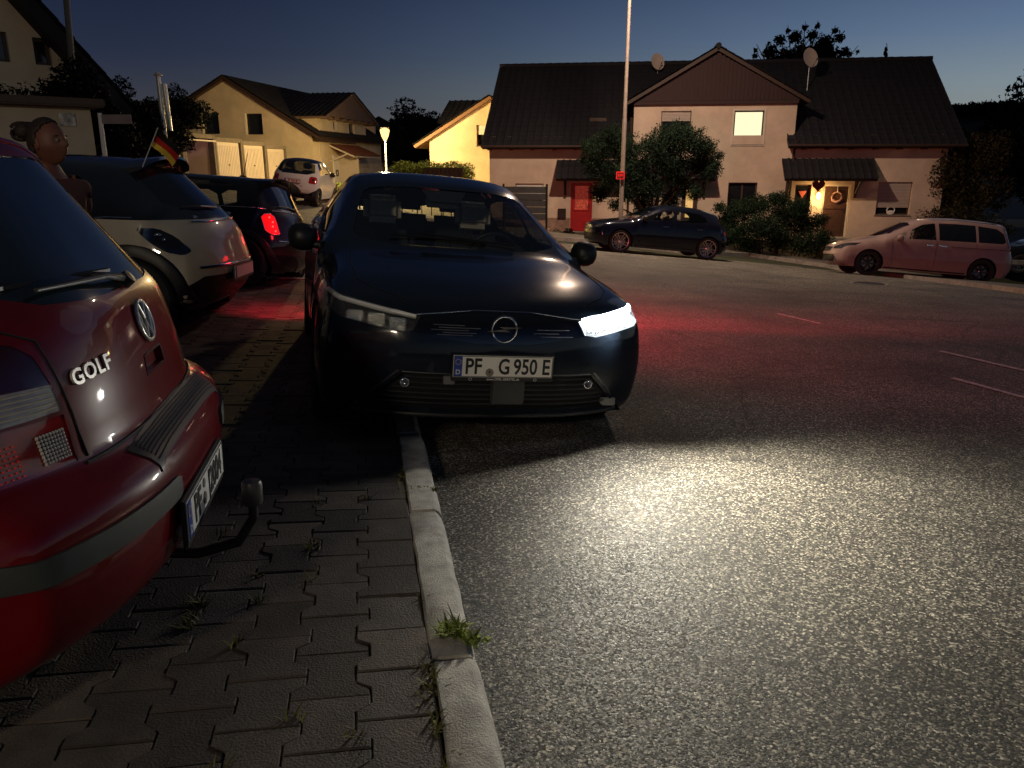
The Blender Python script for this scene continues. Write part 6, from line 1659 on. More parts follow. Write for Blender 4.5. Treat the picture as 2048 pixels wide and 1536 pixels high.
# ================================================================== helper for the plainer side-on cars
def full_car(name, label, spec, p, glass_m, side_polys, ws_, rw_, x, y, yaw, face, hl_poly, tl_poly, R, rim, style='twin', spokes=5, wface=None, extra=None, mir=(1.5, 1.04), mirm=None, grp=None, belt_trim=None, hfun=G):
    car = Car(spec); root, MX = place_car(name, label, 'car', x, y, yaw, car, hfun=hfun)
    f = car.cut(car.smoothp(ws_, 2), (1, 2), lambda c: c.x > car.X(spec['wsx']) and c.z > .98); car.take(f, 'windscreen', M_screen, root, .005)
    f = car.cut(car.smoothp(rw_, 2), (1, 2), lambda c: c.x < car.X(spec['rwx']) and c.z > 1.0); car.take(f, 'rear_window', glass_m, root, .005)
    for sp2, gm in side_polys: win_side(car, root, sp2, gm, k=1 if spec['L'] > 4.6 else 2)
    for sg in (-1, 1):
        pl = [(sg*a, b_) for a, b_ in hl_poly]; pl = pl if sg > 0 else pl[::-1]
        f = car.cut(pl, (1, 2), lambda c: c.x > car.X(.75))
        lens = car.take(f, 'lens', M_clear, root, .0005, skirt=False, copy=True); h_ = car.take(f, 'headlight', M_housing, root, .04)
        if lens and h_: lens.parent = h_
        cy = sum(a for a, b_ in hl_poly)/len(hl_poly); cz = sum(b_ for a, b_ in hl_poly)/len(hl_poly)
        mb = MB(); mb.sphere(car.front(sg*cy, cz, -.02), (.03, .05, .035), 6); mb.build('reflector', M_refl, h_, smooth=60)
        pl = [(sg*a, b_) for a, b_ in tl_poly]; pl = pl if sg > 0 else pl[::-1]
        f = car.cut(pl, (1, 2), lambda c: c.x < car.X(spec['L']-.6)); car.take(f, 'tail_light', M_redlens, root, -.003)
    f = car.cut([(-.55, .30), (.55, .30), (.62, .42), (.55, .50), (-.55, .50), (-.62, .42)], (1, 2), lambda c: c.x > car.X(.5)); car.take(f, 'lower_grille', M_black, root, .02)
    f = car.cut([(-.36, .58), (.36, .58), (.40, .69), (-.40, .69)], (1, 2), lambda c: c.x > car.X(.4)); car.take(f, 'grille', M_black, root, .012)
    for hx_ in (spec['wf'], spec['wr']): std_wheelwell(car, root, hx_, R, R+.035)
    if extra: extra(car, root)
    underbody(car, root); car.finish(p, root)
    for sg in (-1, 1):
        for hx_ in (spec['wf'], spec['wr']): wheel(root, (car.X(hx_), sg*(spec['tw']), R), R, rim, .215, sg, spokes, style, m_face=wface)
        mirror(car, root, mir[0], mir[1], mirm or p, sg)
    for y_ in (-.36, .36): seat(root, spec['seat'], y_, .5, .36, True, M_seat, car)
    mb = MB(); mb.box(car.X(spec['L']-.5), car.X(1.2), -.72, .72, .26, .32); mb.prism([(car.X(1.2), .95), (car.X(1.7), .93), (car.X(1.72), .6), (car.X(1.3), .5)], -.68, .68, 'y'); mb.build('cabin_floor', M_dash, root)
    return root, MX, car
# ------------------------------------------------------------------ sporty dark car across the road
leon = dict(BASE_HATCH); leon.update(tw=.80, seat=2.15, wsx=2.15, rwx=3.75, res=.06, nt=12, nr=14)
w1, w2 = gp(1233, 505), gp(1412, 520)
ly = math.atan2(w1.y-w2.y, w1.x-w2.x); mid = (w1+w2)/2
nn = Vector((math.sin(ly), -math.cos(ly)))
if nn.y < 0: nn = -nn
cx, cy = mid.x+nn.x*.85, mid.y+nn.y*.85
M_copper = mat('bright_alloy', (.55, .45, .40), .25, metal=.9, var=.1)
def ex_leon(car, root):
    for sg in (-1, 1):
        car.line([(1.42, .36), (1.36, .60), (1.33, .97)], .004, 'panel_seam', M_gap, root, 'side', sg); car.line([(2.45, .36), (2.45, 1.0)], .004, 'panel_seam', M_gap, root, 'side', sg); car.line([(3.2, .6), (3.45, .98)], .004, 'panel_seam', M_gap, root, 'side', sg)
        car.line([(1.3, .26), (3.1, .26)], .02, 'sill_trim', M_black, root, 'side', sg)
        for xh in (2.18, 3.22):
            mb = MB(); a = car.side(xh, .86, sg, .016); mb.cbox(a.x-.09, a.x+.09, a.y-.012, a.y+.012, a.z-.012, a.z+.012, .008); mb.build('door_handle', M_chrome, root)
full_car('parked_car', 'low black sporty hatchback with bright alloy wheels across the street', leon, paint('black_blue_paint', (.008, .010, .02), .2, .3), M_tint,
    [([(1.42, 1.035), (2.06, 1.27), (2.42, 1.325), (2.44, 1.325), (2.38, 1.035)], M_screen), ([(2.50, 1.035), (2.53, 1.328), (2.9, 1.33), (3.25, 1.30), (3.42, 1.20), (3.45, 1.07)], M_screen)],
    ws, rw, cx, cy, ly, 1, [(.80, .80), (.84, .74), (.78, .69), (.52, .66), (.50, .70)], [(.45, .84), (.78, .86), (.8, .76), (.45, .78)], .335, .245, 'twin', 5, M_copper, ex_leon, (1.5, 1.05), M_black)
# ------------------------------------------------------------------ silver van on the right
mpv = dict(L=4.85, res=.065, sm=2, nt=12, nr=16, relax=2, sill=.21, rnd=.09, wf=.95, wr=3.87, tw=.80, seat=2.3, wsx=2.3, rwx=4.3,
    C=[(.12, .2), (.02, .25), (0, .38), (0, .58), (.04, .72), (.12, .78), (.5, .93), (.95, 1.04), (1.05, 1.06), (2.0, 1.57), (2.4, 1.69), (3.1, 1.73), (3.9, 1.71), (4.45, 1.66), (4.52, 1.63), (4.72, 1.16), (4.74, 1.12), (4.80, .80), (4.84, .66), (4.85, .42), (4.70, .22)],
    E=[(.42, .76, .2), (.30, .81, .25), (.25, .83, .38), (.25, .83, .58), (.30, .82, .74), (.42, .80, .84), (.7, .78, .93), (1.08, .76, 1.01), (1.2, .75, 1.03), (2.12, .64, 1.50), (2.45, .63, 1.59), (3.1, .625, 1.635), (3.9, .615, 1.61), (4.34, .60, 1.56), (4.40, .60, 1.52), (4.53, .70, 1.12), (4.55, .72, 1.08), (4.60, .78, .80), (4.63, .80, .66), (4.63, .80, .42), (4.48, .76, .22)],
    W=([.2, .4, .95, 2.0, 3.9, 4.4, 4.65, 4.85], [.85, .90, .94, .945, .945, .91, .83, .72]),
    belt=([0, .3, 1.2, 2.5, 4.5, 5], [.80, .86, 1.02, 1.05, 1.08, 1.05]), secz=SECZ, secy=SECY, crown=lambda i, c, e: 2.5)
w1, w2 = at(1738, 549, 21.2), at(1952, 570, 20.8)
vy = math.atan2(w1.y-w2.y, w1.x-w2.x); mid = (w1+w2)/2
nn = Vector((math.sin(vy), -math.cos(vy)))
if nn.y < 0: nn = -nn
def ex_van(car, root):
    for sg in (-1, 1):
        for pts in ([(1.55, .36), (1.50, .7), (1.48, 1.03)], [(2.62, .34), (2.62, 1.06)], [(3.65, .95), (3.62, 1.06)]): car.line(pts, .004, 'panel_seam', M_gap, root, 'side', sg)
        car.line([(3.0, .93), (4.55, .95)], .006, 'slide_rail', M_gap, root, 'side', sg)
        car.line([(2.2, 1.60), (3.1, 1.655), (4.2, 1.62)], .018, 'roof_rail', M_metal, root, 'side', sg)
        car.line([(1.35, .25), (3.45, .25)], .02, 'sill_trim', M_black, root, 'side', sg)
        for xh in (2.45, 2.80):
            mb = MB(); a = car.side(xh, .93, sg, .018); mb.cbox(a.x-.09, a.x+.09, a.y-.012, a.y+.012, a.z-.013, a.z+.013, .008); mb.build('door_handle', M_chrome, root)
    mb = MB(); P3 = [car.front(y, .70, .004) for y in np.linspace(-.4, .4, 9)]; mb.tube(P3, .01, 6); c = car.front(0, .64, .004); mb.tube([(c.x+.01, .06*math.cos(a), .64+.06*math.sin(a)) for a in np.linspace(0, 2*PI, 21)[:-1]], .006, 5, closed=True); mb.build('badge', M_chrome, root, smooth=60)
    mb = MB(); c = car.front(.62, .36, .0); mb.sphere(c, (.02, .05, .04), 6); c = car.front(-.62, .36, .0); mb.sphere(c, (.02, .05, .04), 6); mb.build('fog_light', M_refl, root)
full_car('parked_car', 'silver people carrier with long dark windows parked at the right', mpv, paint('reddened_silver_paint', (.33, .245, .225), .38, .0), M_tint,  # red tail lamp glow is put into the silver as a reddish tint
    [([(1.50, 1.06), (1.80, 1.24), (1.86, 1.24), (1.80, 1.06)], M_screen), ([(1.90, 1.06), (1.98, 1.32), (2.25, 1.47), (2.50, 1.52), (2.56, 1.52), (2.60, 1.08)], M_screen), ([(2.68, 1.08), (2.66, 1.53), (3.1, 1.55), (3.60, 1.545), (3.62, 1.10)], M_tint), ([(3.68, 1.10), (3.67, 1.54), (4.15, 1.50), (4.33, 1.38), (4.38, 1.16), (4.3, 1.11)], M_tint)],
    [(-.68, 1.09), (.68, 1.09), (.57, 1.52), (-.57, 1.52)], [(-.62, 1.18), (.62, 1.18), (.56, 1.56), (-.56, 1.56)], mid.x+nn.x*.87, mid.y+nn.y*.87, vy, 1,
    [(.84, .86), (.86, .78), (.74, .66), (.46, .65), (.44, .71), (.6, .80)], [(.60, 1.06), (.85, 1.06), (.85, .88), (.60, .88)], .34, .235, 'star', 7, M_alloydark, ex_van, (1.62, 1.06))
# ------------------------------------------------------------------ dark car beyond, at the right edge, and the car in the garage
low = dict(BASE_HATCH); low.update(tw=.80, seat=2.15, wsx=2.15, rwx=3.75, res=.09, nt=10, nr=10)
pp = at(2085, 520, 27.0); wins = [([(1.42, 1.035), (2.06, 1.27), (2.42, 1.325), (2.44, 1.325), (2.38, 1.035)], M_screen), ([(2.50, 1.035), (2.53, 1.328), (2.9, 1.33), (3.25, 1.30), (3.42, 1.20), (3.45, 1.07)], M_screen)]
full_car('parked_car', 'dark car half cut off by the right edge behind the silver people carrier', low, M_darkpaint, M_tint, wins, ws, rw, pp.x+.4, pp.y, math.radians(165), 1, [(.80, .80), (.84, .74), (.78, .69), (.52, .66), (.50, .70)], [(.45, .84), (.78, .86), (.8, .76), (.45, .78)], .33, .22, hfun=lambda x, y: -2.05)
gc = Gp.M@Vector(((ga[0]+ga[1])/2, 3.3, 0)); 
gx = full_car('parked_car', 'blue car standing in the open garage in violet light', low, paint('blue_paint', (.02, .05, .35), .3, .3), M_tint, wins, ws, rw, gc.x, gc.y, math.atan2(Gp.n.y, Gp.n.x), 1, [(.80, .80), (.84, .74), (.78, .69), (.52, .66), (.50, .70)], [(.45, .84), (.78, .86), (.8, .76), (.45, .78)], .33, .22, hfun=lambda x, y: ga[2])
car = gx[2]
PM = Matrix(((0, 0, -1, car.X(4.40)), (-1, 0, 0, 0), (0, 1, 0, .78), (0, 0, 0, 1))); eu_plate(gx[0], PM, '', '', blank=True)
# ================================================================== vegetation
def leaves(lumps, n, size, seed, fill=.85, jag=.25):
    """many small leaf faces spread through overlapping lumps (cx,cy,cz,rx,ry,rz); returns verts, faces"""
    r = np.random.default_rng(seed); L_ = np.array(lumps, float)
    vol = (L_[:, 3]*L_[:, 4]*L_[:, 5])**.75; idx = r.choice(len(L_), n, p=vol/vol.sum())
    d = r.normal(size=(n, 3)); d /= np.linalg.norm(d, axis=1)[:, None]
    rad = fill+(1-fill)*r.random(n); rad = np.where(r.random(n) < .25, r.random(n)**.5*fill, rad)
    wob = 1+jag*np.sin(d[:, 0]*7+idx)*np.sin(d[:, 2]*6+idx*1.7)+r.normal(size=n)*.05
    c = L_[idx, :3]+d*L_[idx, 3:]*(rad*wob)[:, None]
    u = r.normal(size=(n, 3)); u /= np.linalg.norm(u, axis=1)[:, None]; v = np.cross(u, d+r.normal(size=(n, 3))*.6); v /= np.linalg.norm(v, axis=1)[:, None]+1e-9
    s = size*(.5+r.random(n))[:, None]
    V = np.stack([c-u*s, c-v*s*.45+u*s*.1, c+u*s, c+v*s*.45+u*s*.1], 1).reshape(-1, 3)
    Fq = np.arange(4*n).reshape(-1, 4)
    return V, Fq
def leafmesh(name, lumps, n, size, m, parent=None, seed=1, **k):
    V, Fq = leaves(lumps, n, size, seed, **k); me = D.meshes.new(name); me.from_pydata(V.tolist(), [], Fq.tolist()); me.materials.append(m)
    o = D.objects.new(name, me); COL.objects.link(o)
    if parent: o.parent = parent
    return o
def crown_lumps(rx, ry, rz, cz, n, seed, k=.42):
    rr = random.Random(seed); out = []
    for _ in range(n):
        a = rr.uniform(0, 2*PI); e = rr.uniform(-.9, 1); q = rr.uniform(.35, .85)
        ce = math.sqrt(max(0, 1-e*e)); s = rr.uniform(.65, 1.25)*k
        out.append((rx*q*ce*math.cos(a), ry*q*ce*math.sin(a), cz+rz*q*e, rx*s, ry*s, rz*s*.9))
    return out
def tree(name, label, cat, x, y, z, h, rx, rz, n, size, m, seed, trunk=.12, group=None, ry=None, lumps=14, k=.42, forks=5):
    t = thing(name, label, cat, (x, y, z), group=group); rr = random.Random(seed); ry = ry or rx
    mb = MB(); cz = h-rz
    mb.tube([(0, 0, -.2), (rr.uniform(-.08, .08), 0, (cz-rz*.5)*.5), (0, 0, cz), (0, 0, cz+rz*.5)], [trunk, trunk*.8, trunk*.55, trunk*.15], 9)
    for i in range(forks*2):
        a = 2*PI*i/forks+rr.uniform(-.4, .4); z0 = cz-rz*rr.uniform(.2, .8); L_ = rr.uniform(.5, .85)
        p1 = Vector((math.cos(a)*rx*L_*.5, math.sin(a)*ry*L_*.5, z0+rz*.35)); p2 = Vector((math.cos(a+.3)*rx*L_, math.sin(a+.3)*ry*L_, z0+rz*rr.uniform(.5, 1.1)))
        mb.tube([(0, 0, max(.3, z0-.2)), p1, p2], [trunk*.4, trunk*.22, trunk*.07], 6)
    mb.build('trunk', M_bark, t, smooth=60)
    leafmesh('crown', crown_lumps(rx, ry, rz, cz, lumps, seed, k), n, size, m, t, seed)
    return t
def bush(name, label, cat, x, y, z, rx, ry, h, n, size, m, seed, group=None, lumps=14):
    t = thing(name, label, cat, (x, y, z), group=group); rr = random.Random(seed)
    L_ = []
    for _ in range(lumps):
        a = rr.uniform(0, 2*PI); q = rr.uniform(.0, .72); zz = rr.uniform(.25, .72)
        L_.append((rx*q*math.cos(a), ry*q*math.sin(a), h*zz, rx*.42, ry*.42, h*.30))
    leafmesh('foliage', L_, n, size, m, t, seed)
    mb = MB()
    for i in range(9):
        a = 2*PI*i/9; mb.tube([(.05*math.cos(a), .05*math.sin(a), -.1), (rx*.3*math.cos(a), ry*.3*math.sin(a), h*.4), (rx*.6*math.cos(a), ry*.6*math.sin(a), h*.8)], [.03, .02, .006], 5)
    mb.build('stem', M_bark, t); return t
def conifer(label, x, y, z, h, r, seed, m=None, group=None, n=9000):
    t = thing('fir_tree', label, 'tree', (x, y, z), group=group); rr = random.Random(seed); mb = MB()
    mb.tube([(0, 0, 0), (0, 0, h*.98)], [h*.02, .02], 8); mb.build('trunk', M_bark, t)
    L_ = []
    k = 36
    for i in range(k):
        f = i/k; rad = r*(1-f)**.9; zz = h*(.12+.86*f)
        for j in range(7):
            a = rr.uniform(0, 2*PI); q = rad*rr.uniform(.35, .8); L_.append((q*math.cos(a), q*math.sin(a), zz-q*.25, max(.06, rad*.36), max(.06, rad*.36), h*.016))
    L_.append((0, 0, h*.95, .08, .08, h*.05))
    leafmesh('crown', L_, n, h*.012, m or M_leafnight, t, seed); return t
def base(px, py, Y, z): c = at(px, py, Y); return c.x, c.y, z

# round tree between pole and gable windows
c0 = at(1305, 350, 28.6)
T0 = thing('garden_tree', 'wide dark garden tree in front of the left doors, behind the tall pole', 'tree', (c0.x, c0.y, -1.9)); rr = random.Random(21)
lum = []
for (px, py, r_) in ((1195, 300, .62), (1225, 275, .55), (1190, 335, .5), (1250, 300, .7), (1270, 345, .7), (1310, 300, .8), (1345, 275, .65), (1345, 330, .8), (1385, 285, .62), (1400, 330, .6), (1412, 300, .5), (1300, 375, .6), (1225, 350, .6), (1365, 370, .45), (1250, 385, .45), (1430, 330, .3), (1175, 290, .3), (1370, 262, .35), (1422, 345, .35), (1165, 318, .22), (1440, 312, .2), (1200, 385, .45), (1285, 405, .45), (1340, 400, .45), (1390, 385, .35), (1230, 410, .3)):
    for q in range(2):
        p = at(px, py, 28.6+rr.uniform(-.9, .9)); lum.append((p.x-c0.x, p.y-c0.y, p.z+1.9, r_*.82, r_*.9, r_*.78))
leafmesh('crown', lum, 95000, .031, M_leaf, T0, 4, fill=.7, jag=.5)
mb = MB(); mb.tube([(.1, 0, -.1), (0, 0, .9), (.1, 0, 1.7), (.3, 0, 2.6)], [.13, .11, .09, .05], 10)
for i in range(12):
    l_ = lum[(i*5) % len(lum)]; mb.tube([(.05, 0, 1.2+.05*i), (l_[0]*.5, l_[1]*.5, l_[2]*.75+.2), (l_[0], l_[1], l_[2])], [.06, .035, .012], 6)
mb.build('trunk', M_bark, T0, smooth=60)
# hedge left of the brown door
H0 = gp(1540, 507); c0 = at(1540, 470, 28.2)
hb = thing('flowering_shrub', 'large dense rounded shrub between the sporty black car and the brown door', 'shrub', (c0.x, c0.y, -2.3)); lum = []
for (px, py, r_) in ((1455, 440, .5), (1480, 420, .6), (1470, 465, .7), (1520, 410, .6), (1520, 455, .8), (1560, 400, .45), (1570, 430, .7), (1560, 475, .8), (1600, 415, .5), (1610, 450, .65), (1610, 485, .6), (1500, 490, .5), (1640, 440, .35), (1645, 475, .4), (1550, 395, .3), (1440, 415, .3)):
    for q in range(2):
        p = at(px, py, 28.2+rr.uniform(-.7, .7)); lum.append((p.x-c0.x, p.y-c0.y, p.z+2.3, r_*.8, r_*.9, r_*.62))
leafmesh('foliage', lum, 60000, .03, M_leaf2, hb, 8, fill=.7, jag=.5)
mb = MB()
for i in range(14): l_ = lum[(i*3) % len(lum)]; mb.tube([(l_[0]*.4, 0, -.1), (l_[0]*.8, l_[1]*.5, l_[2]*.6), (l_[0], l_[1], l_[2]+.2)], [.03, .02, .006], 5)
mb.build('stem', M_bark, hb)
b_ = at(1648, 440, 28.4); bush('rose_bush', 'thin rose bush lit by the porch lamp in front of the brown door', 'shrub', b_.x, b_.y, -2.2, .55, .4, 1.75, 2600, .03, M_leafyel, 31)
b_ = at(1130, 470, 30.5); bush('small_shrub', 'small grey green bush left of the red door', 'shrub', b_.x, b_.y, -1.75, .5, .4, .95, 3500, .035, M_leaf2, 32)
b_ = at(1905, 430, 28.0); bush('spreading_shrub', 'wide brownish shrub behind the silver people carrier', 'shrub', b_.x+.3, b_.y, -1.9, 2.1, 1.2, 2.1, 15000, .045, M_leafbrown, 33, lumps=26)
b_ = at(1938, 350, 31.5); tree('garden_tree', 'leafy tree right beside the row house corner', 'tree', b_.x, b_.y, -2.2, 5.2, 1.35, 2.1, 14000, .06, mat and M_leafbrown, 34, .1)
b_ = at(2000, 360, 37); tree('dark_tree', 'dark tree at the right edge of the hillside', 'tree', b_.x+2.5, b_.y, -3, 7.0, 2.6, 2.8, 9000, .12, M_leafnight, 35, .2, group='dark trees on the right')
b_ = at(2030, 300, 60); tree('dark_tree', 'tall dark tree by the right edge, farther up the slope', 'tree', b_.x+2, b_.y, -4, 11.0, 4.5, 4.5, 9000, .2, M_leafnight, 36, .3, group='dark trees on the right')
# trees behind the roofs
p = at(1605, 100, 46); T1 = thing('broadleaf_tree', 'broadleaf tree rising behind the row house roof', 'tree', (p.x, p.y, -2)); lum = []
rr = random.Random(77)
for (px, py, r_) in ((1540, 105, .7), (1560, 80, .45), (1590, 75, .6), (1600, 110, 1.0), (1625, 70, .5), (1650, 85, .7), (1660, 115, .9), (1680, 75, .45), (1690, 105, .45), (1570, 115, .8), (1640, 100, .9), (1575, 62, .25), (1610, 55, .25), (1635, 52, .22), (1670, 62, .25), (1715, 103, .18), (1700, 108, .25), (1510, 112, .25), (1512, 100, .2), (1600, 140, 1.5), (1650, 140, 1.2), (1545, 130, .8)):
    q = at(px, py, 46+rr.uniform(-.6, .6)); lum.append((q.x-p.x, q.y-p.y, q.z+2, r_*.62, r_*.7, r_*.6))
leafmesh('crown', lum, 9000, .11, M_leafnight, T1, 5, fill=.55, jag=.5)
mb = MB(); mb.tube([(0, 0, 0), (0, 0, 5), (.2, 0, 8)], [.3, .2, .08], 8)
for l_ in lum: mb.tube([(0, 0, 6), (l_[0]*.5, l_[1]*.5, (6+l_[2])/2+.2), (l_[0], l_[1], l_[2]+.3)], [.08, .05, .015], 5)
mb.build('trunk', M_bark, T1)
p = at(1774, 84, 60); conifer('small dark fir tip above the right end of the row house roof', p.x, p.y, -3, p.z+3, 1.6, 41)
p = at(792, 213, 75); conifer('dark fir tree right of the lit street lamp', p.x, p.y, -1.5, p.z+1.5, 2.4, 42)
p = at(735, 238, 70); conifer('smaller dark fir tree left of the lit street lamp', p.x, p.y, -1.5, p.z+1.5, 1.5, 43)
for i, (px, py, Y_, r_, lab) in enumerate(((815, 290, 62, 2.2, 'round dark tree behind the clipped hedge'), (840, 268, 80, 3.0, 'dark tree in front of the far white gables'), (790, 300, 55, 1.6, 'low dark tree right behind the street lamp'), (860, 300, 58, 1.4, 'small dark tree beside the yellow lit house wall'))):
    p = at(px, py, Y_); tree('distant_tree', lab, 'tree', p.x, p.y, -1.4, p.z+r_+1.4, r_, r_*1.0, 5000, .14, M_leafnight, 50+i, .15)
# dark trees on the left
tl_ = [((110, 215), 12.0, .78, 'dark bushy tree in front of the steep gable at the left'), ((172, 240), 13.0, .62, 'dark tree just right of the steep gable house'), ((228, 235), 17, .78, 'dark tree left of the bright metal flue'), ((285, 250), 19.5, .75, 'dark tree left of the cream gabled house, behind the flag'), ((345, 240), 24.0, .85, 'dark tree touching the cream gabled house'), ((195, 290), 12.5, .75, 'dark shrub beside the outbuilding and white sign post')]
for i, ((px, py), Y_, r_, lab) in enumerate(tl_):
    p = at(px, py, Y_); gz_ = G(p.x, p.y); tree('dark_tree', lab, 'tree', p.x, p.y, gz_, p.z-gz_+r_, r_, r_*1.15, 12000, .035, M_leafnight, 60+i, .1)
p = at(330, 255, 27.6); hb = thing('clipped_hedge', 'dark green hedge on top of the first garage wall', 'hedge', (p.x, p.y, 2.75)); leafmesh('foliage', [(x_, 0, .45, .5, .45, .45) for x_ in np.arange(-1.6, 1.5, .35)], 8000, .05, M_leaf, hb, 70)
mb = MB(); mb.tube([(x_, 0, 0) for x_ in (-1.5, 0, 1.4)], .04, 5); mb.build('stem', M_bark, hb)
# lit clipped hedge by the lamp with planter slats
p0 = at(795, 347, 33.0); p1 = at(945, 362, 31.0); dd = p1-p0; Lh = math.hypot(dd.x, dd.y); an = math.atan2(dd.y, dd.x)
hb = thing('clipped_hedge', 'clipped hedge lit yellow green by the street lamp, above the car roof', 'hedge', (p0.x, p0.y, -.9), an)
lum = [(x_, 0, .55+.03*math.sin(x_*9), .34, .35, .42) for x_ in np.arange(0, Lh, .2)]
zt = p0.z+1.35
leafmesh('foliage', [(l_[0], l_[1], zt-.28+.05*math.sin(l_[0]*5), .25, .3, .28) for l_ in lum]+[(l_[0], 0, zt-.7, .25, .3, .4) for l_ in lum], 15000, .04, M_leafyel, hb, 71)
mb = MB()
for x_ in np.arange(.2, Lh, .5): mb.tube([(x_, 0, -.2), (x_+.05, 0, zt-.3)], .02, 5)
mb.build('stem', M_bark, hb)
mb = MB(); n_ = 9
for i in range(n_): mb.cbox(Lh*.45+i*(Lh*.5/n_)+.02, Lh*.45+(i+1)*(Lh*.5/n_), -.42, -.34, zt-.55, zt-.22, .01)
w_ = mb.build('slat_fence', M_wood); w_.matrix_world = Matrix.Translation((p0.x, p0.y, -.9))@Matrix.Rotation(an, 4, 'Z'); tag(w_, 'brown wooden palisade below the lit clipped hedge', 'fence')
p = at(665, 368, 38.5); bush('small_shrub', 'little lit shrub at the foot of the cream house corner', 'shrub', p.x, p.y, .0, .6, .4, .75, 2500, .04, M_leafyel, 72)
p = at(655, 385, 30.5); mb = MB(); mb.lathe([(.28, 0), (.40, .6), (.42, .62), (.36, .62), (.3, .5), (.001, .48)], 18); o = mb.build('flower_pot', mat('terracotta', (.16, .06, .035), .8)); o.location = (p.x, p.y, G(p.x, p.y)); tag(o, 'brown terracotta pot beside the white two-seater', 'flower pot')

# ================================================================== poles, lamps, signs
p = gp(772, 352); py_ = 37.2; b0 = at(771, 300, py_); ld_z = at(768, 270, py_).z
sl_ = thing('street_lamp', 'lit post-top street lamp on a pale post beside the cream house', 'street lamp', (b0.x, b0.y, G(b0.x, b0.y)))
hgt = ld_z-G(b0.x, b0.y)
mb = MB(); mb.tube([(0, 0, -.1), (0, 0, .8), (0, 0, .82), (0, 0, hgt-.25)], [.07, .07, .048, .04], 12); mb.build('post', M_metal, sl_, smooth=60)
mb = MB(); mb.lathe([(.06, hgt-.25), (.16, hgt-.05), (.22, hgt+.18), (.20, hgt+.26), (.04, hgt+.30), (.001, hgt+.3)], 20); mb.build('lamp_shade', emis('street_bulb', S(255, 205, 120), 2.6), sl_, smooth=60)
mb = MB(); mb.lathe([(.001, hgt+.31), (.24, hgt+.31), (.18, hgt+.38), (.001, hgt+.42)], 20); mb.build('lamp_cap', M_black, sl_)
ld = D.lights.new('street_light', 'POINT'); ld.energy = 2900; ld.color = (1, .68, .27); ld.shadow_soft_size = .22
lo = D.objects.new('street_light', ld); COL.objects.link(lo); lo.location = (b0.x, b0.y-.3, ld_z-.02)
# tall pole in front of the row house; its lamp hangs above the picture
a_ = at(1241, 440, 25.6); top_ = at(1259, 0, 25.6)
tp = thing('tall_street_lamp', 'tall pale steel pole with a small red sign in front of the row house', 'street lamp', (a_.x, a_.y, G(a_.x, a_.y)))
zz0 = G(a_.x, a_.y); hp_ = 9.2
lean = (top_.x-a_.x)/(top_.z-a_.z)
mb = MB(); pts = [(lean*z_, 0, z_) for z_ in (-.3, 1.2, 1.22, 4.0, 4.02, hp_)]; mb.tube(pts, [.08, .08, .07, .066, .058, .045], 14)
mb.build('post', mat('pole_paint', (.15, .12, .10), .6, metal=.0, var=.15), tp, smooth=60)
mb = MB(); mb.tube([(lean*hp_, 0, hp_-.05), (lean*hp_+.1, -.8, hp_+.3), (lean*hp_+.2, -1.8, hp_+.35)], [.05, .045, .04], 10); mb.build('arm', M_metal, tp, smooth=60)
mb = MB(); mb.cbox(lean*hp_+.05, lean*hp_+.35, -2.6, -1.7, hp_+.30, hp_+.42, .03); mb.build('lamp_head', M_metal, tp)
mb = MB(); mb.box(lean*hp_+.08, lean*hp_+.32, -2.5, -1.8, hp_+.285, hp_+.298); mb.build('lamp_glass', emis('pole_bulb', S(255, 205, 160), 8), tp)
sg_ = at(1241, 351, 25.45); mb = MB(); mb.cbox(sg_.x-a_.x-.135, sg_.x-a_.x+.135, -.13, -.11, sg_.z-zz0-.12, sg_.z-zz0+.12, .01)
M_signred = mat('sign_red', (.7, .02, .02), .4, emit=(1, .02, .02), estr=.35)  # plain sign, not a lamp; its red glow is added as emission
o = mb.build('hydrant_sign', M_signred, tp); cx_, cz_ = sg_.x-a_.x, sg_.z-zz0
mb = MB(); mb.box(cx_-.105, cx_+.105, -.134, -.131, cz_-.09, cz_+.09); mb.build('sign_face', mat('sign_face', (.16, .02, .02), .5), o)
text_mesh('lettering', 'H', .12, M_signred, o, Matrix.Translation((cx_-.035, -.137, cz_))@Matrix.Rotation(PI/2, 4, 'X'), .001, .004)
text_mesh('lettering', '80', .07, M_signred, o, Matrix.Translation((cx_+.05, -.137, cz_+.01))@Matrix.Rotation(PI/2, 4, 'X'), .001, .003)
ld = D.lights.new('pole_light', 'AREA'); ld.shape = 'DISK'; ld.size = .5; ld.energy = 1450; ld.color = (1, .72, .52); ld.spread = math.radians(180)
lo = D.objects.new('pole_light', ld); COL.objects.link(lo); src = Vector((a_.x+lean*hp_+.2, a_.y-2.2, zz0+hp_+.25))
lo.matrix_world = Matrix.Translation(src)@Vector((.05, .25, -1)).normalized().to_track_quat('-Z', 'Y').to_matrix().to_4x4()
# street lamp of the parking side, behind the viewer, whose light reaches the near cars
nl = thing('street_lamp', 'street lamp on the kerb behind the viewer', 'street lamp', (-3.2, -7.6, G(-3.2, -7.6)))
mb = MB(); mb.tube([(0, 0, 0), (0, 0, 4.6)], [.07, .045], 12); mb.build('post', M_metal, nl, smooth=60)
mb = MB(); mb.lathe([(.06, 4.6), (.2, 4.75), (.22, 4.95), (.001, 5.05)], 20); mb.build('lamp_shade', emis('near_bulb', S(255, 225, 170), 20), nl, smooth=60)
ld = D.lights.new('near_street_light', 'POINT'); ld.energy = 680; ld.color = (1, .82, .58); ld.shadow_soft_size = .25
lo = D.objects.new('near_street_light', ld); COL.objects.link(lo); lo.location = (-3.15, -7.3, 4.6)
